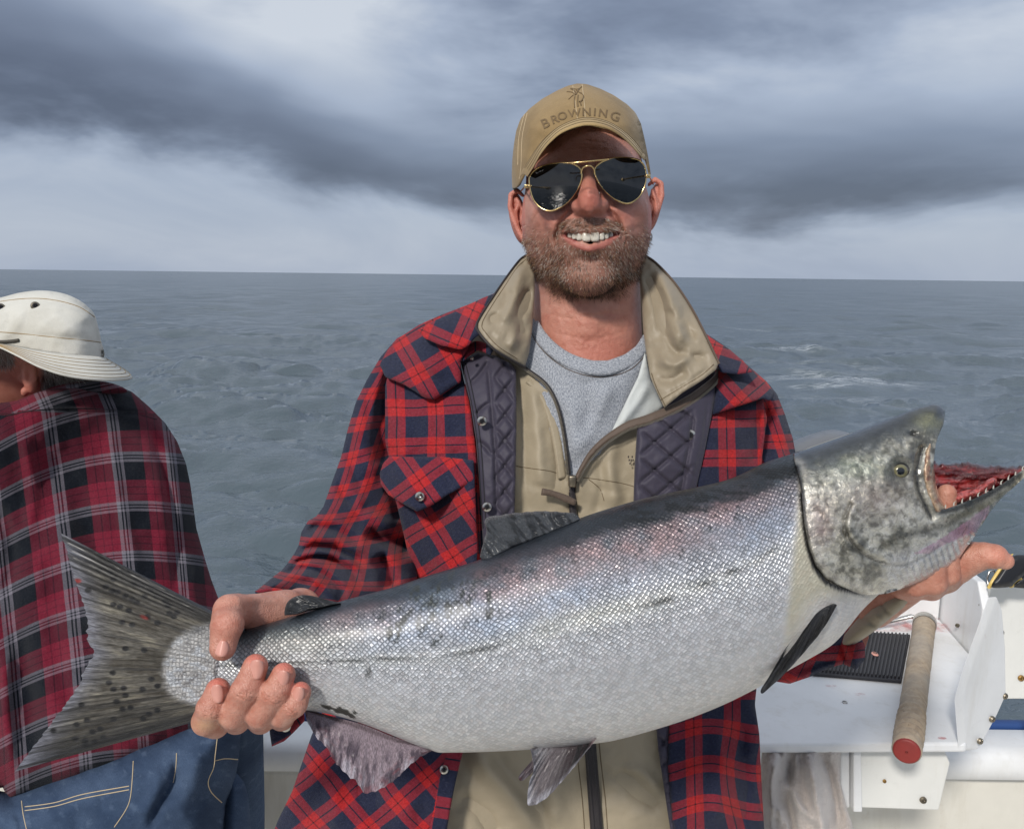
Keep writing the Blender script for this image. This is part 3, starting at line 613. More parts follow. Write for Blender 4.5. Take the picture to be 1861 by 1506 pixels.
# ------------------------------------------------------------------ boat
GZ = 0.655     # top of the gunwale
TZ = 0.93     # level of the bait table
boat = empty('fishing_boat', (0, 0.9, -0.0), 'white fishing boat with cream inner wall and blue rub rail', 'boat')
def make_boat():
    yi = ground(1560, 1432, 0.55)[1]      # inner wall
    yg0 = atY(500, 1345, 1.0)[1]
    g_in = 1.675; g_out = 1.80
    V, F = box((0.0, 0.2, -0.04), (3.4, 3.1, 0.08), bev=0.01); build('deck', V, F, 'gelcoat', boat, smooth=False)
    V, F = box((0.0, g_in+0.045, 0.285), (3.4, 0.045, 0.58), bev=0.008); build('inner_wall', V, F, 'gelcoat', boat, smooth=False)
    # cap rail with rounded lip
    prof = [(g_in-0.01, GZ-0.06), (g_in-0.012, GZ-0.016), (g_in, GZ-0.003), (g_in+0.02, GZ), (g_out-0.03, GZ-0.004), (g_out, GZ-0.02), (g_out+0.005, GZ-0.07), (g_out-0.03, GZ-0.09), (g_in+0.04, GZ-0.085)]
    rings = [[(x, a, b) for a, b in prof] for x in np.linspace(-1.72, 1.72, 24)]
    V, F = loft(rings); build('gunwale', V, F, 'white_plastic', boat)
    prof = [(g_out-0.04, GZ-0.09), (g_out+0.004, GZ-0.07), (g_out-0.02, -0.1), (g_out-0.10, -0.52), (g_out-0.16, -0.52), (g_out-0.10, -0.1)]
    V, F = loft([[(x, a, b) for a, b in prof] for x in np.linspace(-1.7, 1.7, 12)]); build('hull_side', V, F, 'white_plastic', boat)
    V, F = tube([(x, g_out+0.003, GZ-0.012) for x in np.linspace(-1.7, 1.7, 20)], 0.013, 10); build('rub_rail', V, F, 'rub_rail', boat)
    for s in (-1, 1):
        V, F = box((s*1.72, 0.2, 0.26), (0.06, 3.1, 0.72), bev=0.015); build('side_wall', V, F, 'white_plastic', boat, smooth=False)
make_boat()
# bait table: floor board, back board, angled corner board, gusset
table = empty('bait_table', tuple(ground(1560, 1300, TZ)), 'white plastic bait table with raised edges mounted on the stern rail', 'table')
def make_table():
    fl = ground(1290, 1352, TZ); fr = ground(1757, 1350, TZ); br = ground(1707, 1124, TZ); bl = ground(1330, 1120, TZ); mr = ground(1766, 1192, TZ)
    th = 0.016
    V, F = prism([fl, fr, mr, br, bl], (0, 0, -th), 0.004); build('board', V, F, 'white_plastic', table, smooth=False)
    # back wall
    h = 0.125
    V, F = prism([bl+(0, .002, -.014), br+(0, .002, -.014), br+(0, .002, h), bl+(0, .002, h)], (0, 0.016, 0), 0.003); build('back_board', V, F, 'white_plastic', table, smooth=False)
    # angled corner board (inner face seen)
    d = unit((mr-br)*[1, 1, 0]); nrm = np.array([d[1], -d[0], 0.0]); nrm = -nrm if nrm[0] < 0 else nrm
    a = br-d*0.02+nrm*0.002; b = mr+d*0.02+nrm*0.002
    tb = h*1.0; V, F = prism([a+(0, 0, -.015), b+(0, 0, -.015), b+(0, 0, 0.105), b-d*0.035+np.array((0, 0, tb+0.02)), a+(0, 0, tb+0.012)], nrm*0.016, 0.003); build('corner_board', V, F, 'white_plastic', table, smooth=False)
    # gusset plate facing the viewer at the right end
    Yg = fr[1]+0.005
    pts = [(1757, 1361), (1750, 1268), (1765, 1215), (1812, 1082), (1822, 1108), (1828, 1180), (1829, 1262), (1812, 1300), (1779, 1361)]
    c0 = np.array([atY(x, y, Yg) for x, y in pts])
    # plate recedes to the right so that its left edge shows
    c0[:, 1] += (c0[:, 0]-c0[0, 0])*0.75; c0 = CAM+(c0-CAM)*1.0
    c0 = np.array([CAM+(K(px, py, 1.0)-CAM)*((c0[i, 1])/(K(px, py, 1.0)-CAM)[1]) for i, (px, py) in enumerate(pts)])
    V, F = prism(c0, (-0.0175, -0.006, 0.001), 0.003); build('gusset', V, F, 'white_plastic', table, smooth=False)
    nn = unit(np.array([0.3, -1, 0.1]))
    for px, py, k in ((1819, 1149, 3), (1826, 1264, 6), (1803, 1306, 7), (1781, 1346, 8)):
        yy = c0[0, 1]+0.75*((px-1757)/1550*1.5)-0.012; V, F = disc(atY(px, py, yy), nn, 0.0050, 0.003); build('screw', V, F, 'old_screw', table)
    for px, py in ((1783, 1099), (1740, 1136)):
        tpx = (px-1700)/70; V, F = disc(atY(px, py, br[1]+(mr[1]-br[1])*np.clip(tpx, 0, 1)-0.004), (-0.6, -0.8, 0.1), 0.0042, 0.003); build('screw', V, F, 'old_screw', table)
    V, F = disc(ground(1535, 1276, TZ)+(0, 0, .0005), (0, 0, 1), 0.0045, 0.0015); build('screw', V, F, 'steel', table)
    # bait locker hung under the table
    Yb = fr[1]+0.04; q = lambda x, y: atY(x, y, Yb)
    V, F = prism([q(1527, 1358), q(1545, 1358), q(1545, 1468), q(1527, 1468)], (0, 0.25, 0), 0.003); build('locker_side', V, F, 'white_plastic', table, smooth=False)
    V, F = prism([q(1545, 1357)+(0.001, -.012, 0), q(1560, 1357)+(0, -.012, 0), q(1562, 1467)+(0, -.012, 0), q(1545, 1467)+(0.001, -.012, 0)], (0, 0.2, 0), 0.002); build('locker_frame', V, F, 'white_plastic', table, smooth=False)
    V, F = prism([q(1562, 1359)+(0.001, 0, 0), q(1716, 1361), q(1727, 1386), q(1706, 1472), q(1562, 1467)+(0.001, 0, 0)], (0, 0.014, 0), 0.002); build('locker_panel', V, F, 'plate_white', table, smooth=False)
    V, F = disc(q(1677, 1452)+(0, -.001, 0), (0, -1, 0.2), 0.0055, 0.004); build('screw', V, F, 'old_screw', table)
    V, F = disc(q(1607, 1418)+(0, -.001, 0), (0, -1, 0.2), 0.003, 0.002); build('screw', V, F, 'brass_screw', table)
    # fish blood wiped over the far corner
    s = ground(1640, 1130, TZ+.001); e = 0.10
    V = np.array([s+(-.20, -.05, 0.0008), s+(.12, -.05, 0.0008), s+(.14, .03, 0.0008), s+(-.2, .03, 0.0008)]); build('blood_stain', V, np.array([[0, 1, 2, 3]]), 'blood', table)
    for px, py, r in ((1563, 1262, .012), (1510, 1246, .010), (1712, 1341, .007)):
        s = ground(px, py, TZ); th = np.arange(14)*2*math.pi/14; V = np.vstack([s+[0, 0, .0007], s+np.stack([r*np.cos(th), .5*r*np.sin(th), 0*th+.0007], 1)]); k = np.arange(14)
        build('blood_stain', V, np.stack([0*k, 1+k, 1+(k+1) % 14], 1), 'blood', table)
make_table()
def make_knife_board():
    Y = 1.62; t = empty('knife_board', tuple(atY(1830, 1270, Y)), 'white upright knife board on the rail at the right edge', 'board')
    q = lambda x, y: atY(x, y, Y)
    V, F = prism([q(1797, 1066), q(1960, 1066), q(1960, 1270), q(1825, 1270), q(1826, 1180), q(1797, 1110)], (0, 0.02, 0), 0.003); build('board', V, F, 'plate_white', t, smooth=False)
    V, F = disc(q(1855, 1231)+(0, -.001, 0), (0, -1, 0.2), 0.0062, 0.004); build('screw', V, F, 'brass_screw', t)
    for px in (1915, 1945):
        a = q(px, 1262)+(0, .03, 0); V, F = tube([a+(0, 0, 0.0), (a[0], a[1], GZ-0.005)], 0.012, 10); build('bracket', V, F, 'steel', t)
    k = empty('fillet_knife', tuple(q(1825, 1064)), 'black and yellow handled knife standing in the knife board', 'knife')
    d = 1.60; P = lambda x, y, e=0: K(x, y, d+e)
    V, F = pill3([(1800, 1066), (1816, 1040), (1838, 1012), (1858, 1008), (1880, 1012), (1872, 1034), (1845, 1058), (1836, 1066)], d, 0.011); build('handle', V, F, 'knife_black', k)
    V, F = pill3([(1794, 1067), (1812, 1036), (1835, 1009), (1842, 1006), (1832, 1020), (1812, 1050), (1803, 1067)], d+0.002, 0.009); build('handle_back', V, F, 'knife_yellow', k)
    k2 = empty('bait_knife', tuple(q(1858, 1064)), 'second dark knife with yellow edged handle beside it, cut off by the frame', 'knife')
    V, F = pill3([(1838, 1066), (1846, 1054), (1862, 1042), (1885, 1036), (1885, 1066)], d+0.03, 0.010); build('handle', V, F, 'knife_black', k2)
    V, F = pill3([(1834, 1067), (1842, 1053), (1850, 1047), (1860, 1050), (1884, 1056), (1884, 1062), (1856, 1056), (1846, 1060), (1842, 1067)], d+0.026, 0.011); build('handle_back', V, F, 'knife_yellow', k2)
    V, F = tube([K(1796, 1066, 1.63), K(1794, 1050, 1.63), K(1798, 1038, 1.63), K(1806, 1036, 1.63), K(1809, 1046, 1.63), K(1804, 1062, 1.63)], 0.0022, 8); tag(build('wire_hook', V, F, 'steel'), 'thin bent wire hook on the knife board beside the thumb', 'hook')
def pill3(poly, d, h, step=5):
    X, T, B = mesh2d(crom(poly, 4, True), step); D = pdist(X, B, True); f = h*np.sqrt(np.clip(1-(1-np.clip(D/9, 0, 1))**2, 0, 1)); n = len(X)
    V = np.vstack([K(X[:, 0], X[:, 1], d-f), K(X[:, 0], X[:, 1], d+f+1e-4)]); return V, [np.vstack([T[:, ::-1], T+n])]
make_knife_board()
def make_mat():
    c = [ground(px, py, TZ) for px, py in ((1400, 1222), (1638, 1243), (1654, 1158), (1420, 1145))]
    t = empty('cutting_mat', tuple(np.mean(c, 0)), 'black ribbed rubber cutting mat lying on the white bait table', 'mat'); c = [q+np.array((0, 0, 0.0012)) for q in c]
    V, F = prism(c, (0, 0, 0.006), 0.0015); build('base', V, F, 'rubber', t, smooth=False)
    n = 34; z = np.array((0, 0, 0.0066)); e1 = unit(c[1]-c[0])
    for i in range(n):
        f = (i+0.8)/(n+0.6); a = c[0]+(c[1]-c[0])*f; b = c[3]+(c[2]-c[3])*f; w = np.linalg.norm(c[1]-c[0])/n*0.26
        a2 = a+(b-a)*0.03; b2 = a+(b-a)*0.97
        V, F = prism([a2-e1*w+z, a2+e1*w+z, b2+e1*w+z, b2-e1*w+z], (0, 0, 0.0045), 0.0008); build('rib', V, F, 'rubber', t, smooth=False)
    s = ground(1590, 1188, TZ+0.012); th = np.arange(12)*2*math.pi/12
    V, F = loft([s+np.stack([r*np.cos(th)*0.006, r*np.sin(th)*0.009, 0*th+z], 1) for r, z in ((1, 0), (0.9, 0.0015), (0.5, 0.002))]); tag(build('fish_scale', V, F, 'nail'), 'single pale loose fish scale on the black ribbed mat', 'scale')
make_mat()
def make_handle():
    a = K(1647, 1372, 1.262); b0 = ground(1680, 1135, TZ+0.024); 
    r0, r1 = 0.0200, 0.0205
    a[2] = TZ+0.0225; t = empty('net_handle', tuple((a+b0)/2), 'worn cork wrapped net handle with red end cap lying across the bait table', 'handle')
    ax = unit(b0-a); L = np.linalg.norm(b0-a); P = []; rad = []
    for s in np.linspace(0.012, L, 150):
        r = r0+(r1-r0)*s/L
        if 0.028 < s < 0.125: r += 0.0024*math.sin((s-0.028)/0.097*2*math.pi*5.5)-0.0006
        r += 0.0006*float(vnoise(s*40, 1.0, 0.0)); P.append(a+ax*s); rad.append(r)
    V, F = tube(P, rad, 28); V = V+0.0004*vnoise(V[:, 0]*300, V[:, 1]*300, V[:, 2]*300)[:, None]; build('grip', V, F, 'cork', t)
    rings = [(0.0, 0.3), (-0.0020, 0.08), (-0.0018, 0.12), (-0.0016, 0.80), (-0.0012, 0.88), (-0.0004, 0.94), (0.002, 0.97), (0.010, 0.97)]
    V, F = tube([a+ax*z for z, k in rings[1:]], [r0*k*0.99 for z, k in rings[1:]], 28); build('end_cap', V, F, 'red_cap', t)
    V, F = tube([a+ax*z for z in (0.002, 0.004, 0.016, 0.022)], [r0*0.90, r0*1.04, r0*1.05, r0*1.0], 28, caps=False); build('cork_ring', V, F, 'cork', t)
    V, F = tube([a+ax*(L+z) for z in (-0.006, 0.0, 0.014, 0.022, 0.026)], [r1*1.06, r1*1.1, r1*1.1, r1*0.98, r1*0.4], 28); build('ferrule', V, F, 'snap', t)
    V, F = tube([a+ax*(L+0.02), a+ax*(L+0.05)+(-.03, 0, 0.0), K(1560, 1143, 1.72), K(1500, 1150, 1.72)], 0.0045, 12); build('shaft', V, F, 'steel', t)
make_handle()
def make_towel():
    P = [(1385, 1356), (1440, 1350), (1500, 1352), (1528, 1360), (1527, 1420), (1540, 1470), (1560, 1530), (1560, 1700), (1380, 1720), (1375, 1500)]
    fo = creases([([(1412, 1350), (1400, 1450), (1408, 1560)], .014, 9), ([(1440, 1350), (1436, 1440), (1452, 1600)], -.012, 8), ([(1470, 1355), (1480, 1430), (1500, 1540), (1520, 1640)], .016, 11), ([(1490, 1352), (1512, 1420), (1528, 1520)], -.012, 8), ([(1395, 1450), (1430, 1500), (1450, 1600)], .012, 10), ([(1424, 1410), (1450, 1460), (1490, 1500)], .010, 8)])
    t = empty('towel', tuple(K(1460, 1700, 1.33)), 'dirty beige terry towel hanging under the bait table', 'towel')
    pillow('cloth', P, 'terry', t, lambda X: 1.345+0*X[:, 0], lambda X, D: 0.022*np.sqrt(np.clip(D/22, 0, 1)), lambda X, D: 0.01, step=4, disp=lambda X, D: fo(X)*2.4+0.014*fbm(X[:, 0]/14, X[:, 1]/40, 0, 4)+0.0025*fbm(X[:, 0]/4, X[:, 1]/4, 3, 2))
make_towel()
def make_motor():
    t = empty('outboard_motor', tuple(atY(1500, 1150, 2.35)), 'grey outboard motor cowling behind the fish at the stern', 'outboard motor'); d = 2.25
    pillow('cowling', [(1436, 806), (1452, 797), (1480, 787), (1506, 781), (1530, 783), (1548, 792), (1556, 830), (1560, 960), (1540, 1010), (1440, 1010), (1424, 960), (1426, 840)], 'motor_grey', t, lambda X: d+0*X[:, 0], lambda X, D: 0.11*np.sqrt(np.clip(1-(1-np.clip(D/50, 0, 1))**2, 0, 1)), step=8, smooth_outline=4)
    pillow('midsection', [(1468, 990), (1520, 990), (1512, 1200), (1510, 1420), (1478, 1420), (1474, 1200)], 'motor_grey', t, lambda X: d+0.01, lambda X, D: 0.04*np.sqrt(np.clip(D/20, 0, 1)), step=12)
    V, F = box(atY(1494, 1080, 2.02), (0.2, 0.42, 0.05), bev=0.01); build('bracket', V, F, 'motor_grey', t, smooth=False)
make_motor()
# ------------------------------------------------------------------ salmon
FD = 0.69
def fdepth(X):   # depth of the fish's middle plane: tail a little nearer than the head
    return 0.675+0.03*(np.asarray(X)[:, 0]-300)/1300
fish = empty('salmon', tuple(K(950, 1362, 0.69)), 'large silver king salmon with open jaw held across the picture', 'fish')
HEADP = [(1441, 825), (1490, 807), (1542, 789), (1615, 761), (1661, 743), (1685, 736), (1699, 734), (1709, 737), (1716, 745), (1718, 754), (1714, 773), (1706, 790), (1701, 805), (1698, 830), (1692, 862), (1694, 892), (1702, 922), (1714, 926), (1735, 919), (1770, 906), (1805, 889), (1836, 869), (1860, 853), (1874, 847), (1876, 853), (1850, 878), (1822, 903), (1800, 929), (1788, 948), (1778, 963), (1768, 980), (1757, 994), (1745, 1012), (1722, 1032), (1700, 1045), (1650, 1066), (1610, 1079), (1570, 1081), (1530, 1070), (1500, 1056), (1481, 1030), (1469, 992), (1462, 952), (1459, 918), (1457, 895), (1453, 875), (1447, 850)]
TOP = crom([(352, 1212), (354, 1190), (362, 1168), (380, 1150), (402, 1142), (445, 1143), (517, 1124), (615, 1094), (709, 1069), (776, 1047), (870, 1018), (950, 985), (1026, 953), (1090, 930), (1184, 903), (1321, 873), (1395, 840), (1441, 825), (1542, 789), (1590, 772)], 12)
BOT = crom([(352, 1216), (355, 1240), (364, 1262), (382, 1278), (404, 1285), (470, 1284), (563, 1287), (655, 1307), (779, 1355), (826, 1361), (964, 1355), (1079, 1344), (1136, 1333), (1221, 1308), (1292, 1281), (1350, 1253), (1420, 1214), (1501, 1166), (1560, 1112), (1602, 1075)], 12)
NS, NC = 420, 150
TT = resample(TOP, n=NS); BB = resample(BOT, n=NS)
_tw = np.linspace(0, 1, NS); WID = np.interp(_tw, [0, 0.02, 0.05, 0.12, 0.25, 0.42, 0.6, 0.78, 0.9, 1.0], [0.0005, 0.0045, 0.0095, 0.021, 0.033, 0.045, 0.052, 0.055, 0.055, 0.050])
def make_fish_body():
    CT = kc3(TT, fdepth(TT)); CB = kc3(BB, fdepth(BB)); mid = (CT+CB)/2; half = (CT-CB)/2
    th = np.linspace(0, 2*math.pi, NC, endpoint=False); e = 0.92
    cy = np.sign(np.cos(th))*np.abs(np.cos(th))**e; cz = np.sign(np.sin(th))*np.abs(np.sin(th))**e
    Pc = mid[:, None]+half[:, None]*cy[None, :, None]; Pc[..., 2] += -cz[None, :]*WID[:, None]   # front side for sin>0
    arc = np.concatenate([[0], np.cumsum(np.linalg.norm(np.diff(mid, axis=0), axis=1))])
    hl = np.linalg.norm(half, axis=1); q = (1-cy)/2
    # arc length round the section
    seg = np.linalg.norm(np.diff(np.concatenate([Pc, Pc[:, :1]], 1), axis=1), axis=2); v = np.concatenate([np.zeros((NS, 1)), np.cumsum(seg, 1)[:, :-1]], 1)
    v = np.where(np.sin(th)[None] >= 0, v, seg.sum(1)[:, None]-v); vm = v-v[:, [NC//4]]
    uv = np.stack([np.broadcast_to(arc[:, None], v.shape), vm], -1)
    t = np.broadcast_to(_tw[:, None], v.shape); qq = np.broadcast_to(q[None], v.shape)
    px = Pc[..., 0]/Pc[..., 2]*FPX+CX; py = -Pc[..., 1]/Pc[..., 2]*FPX+CY
    # colour
    stops = [0.0, 0.06, 0.12, 0.20, 0.30, 0.42, 0.55, 0.75, 0.90, 1.0]
    cols = np.array([lin(30, 38, 46), lin(42, 52, 62), lin(88, 96, 104), lin(136, 137, 144), lin(166, 168, 174), lin(178, 180, 184), lin(180, 181, 184), lin(186, 186, 187), lin(194, 192, 190), lin(202, 199, 196)])
    nz = 0.035*fbm(px/60, py/40, 0, 4)
    qs = np.clip(qq+nz, 0, 1); C = np.stack([np.interp(qs, stops, cols[:, k]) for k in range(3)], -1)
    def blend(m, c):
        nonlocal C; m = np.clip(m, 0, 1)[..., None]; C = C*(1-m)+np.array(c)*m
    def g(cx, cy_, sx, sy, rot=0.0):
        dx, dy = px-cx, py-cy_; c, s = math.cos(rot), math.sin(rot); a, b = (c*dx+s*dy)/sx, (-s*dx+c*dy)/sy; return np.exp(-a*a-b*b)
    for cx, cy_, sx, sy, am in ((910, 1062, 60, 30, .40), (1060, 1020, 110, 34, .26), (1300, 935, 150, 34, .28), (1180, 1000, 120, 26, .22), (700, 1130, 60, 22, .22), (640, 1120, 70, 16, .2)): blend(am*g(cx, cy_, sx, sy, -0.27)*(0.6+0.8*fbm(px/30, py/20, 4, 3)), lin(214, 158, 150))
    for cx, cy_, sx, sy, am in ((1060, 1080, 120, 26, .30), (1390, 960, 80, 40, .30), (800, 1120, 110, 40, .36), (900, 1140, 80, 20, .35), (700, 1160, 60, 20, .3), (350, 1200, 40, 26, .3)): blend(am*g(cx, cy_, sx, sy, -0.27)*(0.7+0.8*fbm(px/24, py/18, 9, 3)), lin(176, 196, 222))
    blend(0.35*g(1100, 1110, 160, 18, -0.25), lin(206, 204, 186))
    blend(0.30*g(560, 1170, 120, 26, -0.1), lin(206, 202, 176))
    # grey green smudges along the lateral line, the line itself
    lat = crom([(330, 1212), (574, 1203), (776, 1192), (926, 1171), (1005, 1152), (1132, 1117), (1246, 1076), (1321, 1042), (1440, 985)], 10)
    dl = pdist(np.stack([px.ravel(), py.ravel()], 1), lat).reshape(px.shape)
    blend(0.30*gauss(dl, 22)*(0.5+fbm(px/30, py/14, 2, 3)), lin(118, 122, 112)); blend(0.9*gauss(dl, 2.4), lin(74, 76, 74)); blend(0.3*gauss(dl-6, 3), lin(225, 225, 222))
    # dark scars and missing scale marks
    rs = np.random.RandomState(4)
    for k in range(60):
        cx = rs.normal(780, 50); cy_ = rs.normal(1108, 30)-0.25*(cx-790); blend(0.9*(g(cx, cy_, rs.uniform(2.5, 6), rs.uniform(5, 15), rs.uniform(0.2, 0.7)) > 0.45)*rs.uniform(0.5, 1), lin(52, 56, 54))
    for k in range(170):
        cx = rs.uniform(560, 1440); cy_ = 1085-0.285*(cx-760)+rs.normal(10, 34); blend(0.9*(g(cx, cy_, rs.uniform(1.5, 3), rs.uniform(3, 8), rs.uniform(0.3, 0.8)) > 0.5)*rs.uniform(0.4, 1), lin(38, 42, 48))
    for k in range(16):
        cx = rs.uniform(590, 650); cy_ = 1283+(cx-590)*0.3+rs.normal(0, 3); blend(0.95*(g(cx, cy_, rs.uniform(4, 9), rs.uniform(2, 4), 0.4) > 0.4), lin(44, 42, 36))
    for k in range(40):
        cx = rs.uniform(300, 400); cy_ = rs.normal(1225, 26); blend(0.5*(g(cx, cy_, rs.uniform(2, 6), rs.uniform(2, 5)) > 0.45), lin(86, 86, 92))
    # black wet back with ragged lower edge
    ragged = sst(0.075+0.05*fbm(px/22, py/9, 7, 4)-qq, -0.004, 0.006); blend(ragged*0.75*sst(px, 900, 1100), lin(28, 34, 40)); blend(0.8*(sst(fbm(px/26, py/7, 3, 4), 0.02, 0.12))*sst(0.095-qq, 0, 0.03)*sst(px, 1080, 1180), lin(10, 12, 14))
    # bare skin behind the gill cover
    blend(0.85*sst(px+0.1*(py-950), 1438, 1458), lin(178, 172, 150)); blend(0.7*sst(px+0.55*(py-1100), 1440, 1500)*sst(py, 1060, 1110), lin(214, 212, 214))
    blend(0.75*(1-sst(px+6*fbm(px/6, py/5, 2, 3)+0.012*(py-1215)**2*0, 292, 322)), lin(128, 122, 108))
    # tail stock darker top
    blend(0.9*g(350, 1136, 36, 16), lin(26, 30, 36))
    edge = np.interp(qq, [0, 0.05, 0.12, 0.35, 0.5, 0.62, 1], [0.0, 0.4, 1.0, 0.95, 0.7, 0.36, 0.18])*(1-sst(px+0.1*(py-950), 1432, 1450)); edge = edge*np.interp(px, [280, 420, 1800], [0.5, 0.9, 1])
    edge = np.clip(edge+0.15*fbm(px/50, py/30, 5, 3), 0, 1)
    wet = np.interp(qq, [0, 0.15, 0.3, 1], [1, 1, 0.35, 0.25])
    XY0 = np.stack([px.ravel(), py.ravel()], 1); dg = pdist(XY0, np.array([(1457, 900), (1459, 918), (1462, 952), (1469, 992), (1481, 1030), (1500, 1056), (1530, 1070), (1570, 1081), (1600, 1082)], float)).reshape(px.shape); blend(0.97*(1-sst(dg, 3.5, 7.5)), (0.005, 0.005, 0.007))
    bumpz = 0.0006*fbm(px/60, py/40, 1, 3); Pc[..., 2] -= bumpz*np.sin(th)[None]
    XY = np.stack([px.ravel(), py.ravel()], 1); HP = np.array(HEADP, float); ins = inside(XY, HP); dh = np.where(ins, pdist(XY, HP, True), 0).reshape(px.shape)
    Pc[..., 2] += np.sign(np.sin(th))[None]*np.minimum(0.016*sst(dh, 0, 12)+0.02*sst(px, 1500, 1600), WID[:, None]*0.9)*np.abs(np.sin(th))[None]**0.5
    V = c2w(Pc.reshape(-1, 3)); F = [grid_faces(NS, NC, False, True)]
    V = np.vstack([V, c2w(mid[[0, -1]])]); k = np.arange(NC); k2 = (k+1) % NC; F.append(np.stack([np.full(NC, NS*NC), k2, k], 1)); F.append(np.stack([np.full(NC, NS*NC+1), (NS-1)*NC+k, (NS-1)*NC+k2], 1))
    ex = lambda A: np.vstack([A.reshape(NS*NC, -1), A[0, :1].reshape(1, -1), A[-1, :1].reshape(1, -1)])
    build('body', V, F, 'fish_scales', fish, uv=ex(uv), col=ex(C), attrs={'edge': ex(edge[..., None]).ravel(), 'wet': ex(wet[..., None]).ravel()})
def kc3(X, d): return np.stack([(X[:, 0]-CX)/FPX*d, -(X[:, 1]-CY)/FPX*d, d+0*X[:, 0]], 1)
make_fish_body()
# half thickness of the head at a picture point (continues the body)
HT = crom([(1395, 840), (1441, 824), (1542, 788), (1615, 760), (1661, 742), (1697, 733), (1714, 739), (1719, 753)], 10)
HB = crom([(1430, 1180), (1530, 1130), (1602, 1081), (1650, 1066), (1700, 1046), (1745, 1012), (1757, 992), (1778, 962), (1800, 928), (1845, 880), (1874, 846)], 10)
def hthick(X):
    ax = np.array([1460., 975.]); d = np.array([0.955, -0.297]); s = (X-ax)@d; r = (X-ax)@np.array([0.297, 0.955])
    W = np.interp(s, [-80, 0, 80, 160, 230, 290, 340, 420], [0.055, 0.057, 0.056, 0.050, 0.040, 0.031, 0.024, 0.014])
    dt = pdist(X, HT); db = pdist(X, HB); H = (dt+db)/2; c = np.clip(np.minimum(dt, db)/np.maximum(H, 1), 0, 1)
    return W*np.sqrt(np.clip(1-(1-c)**2.3, 0, 1))
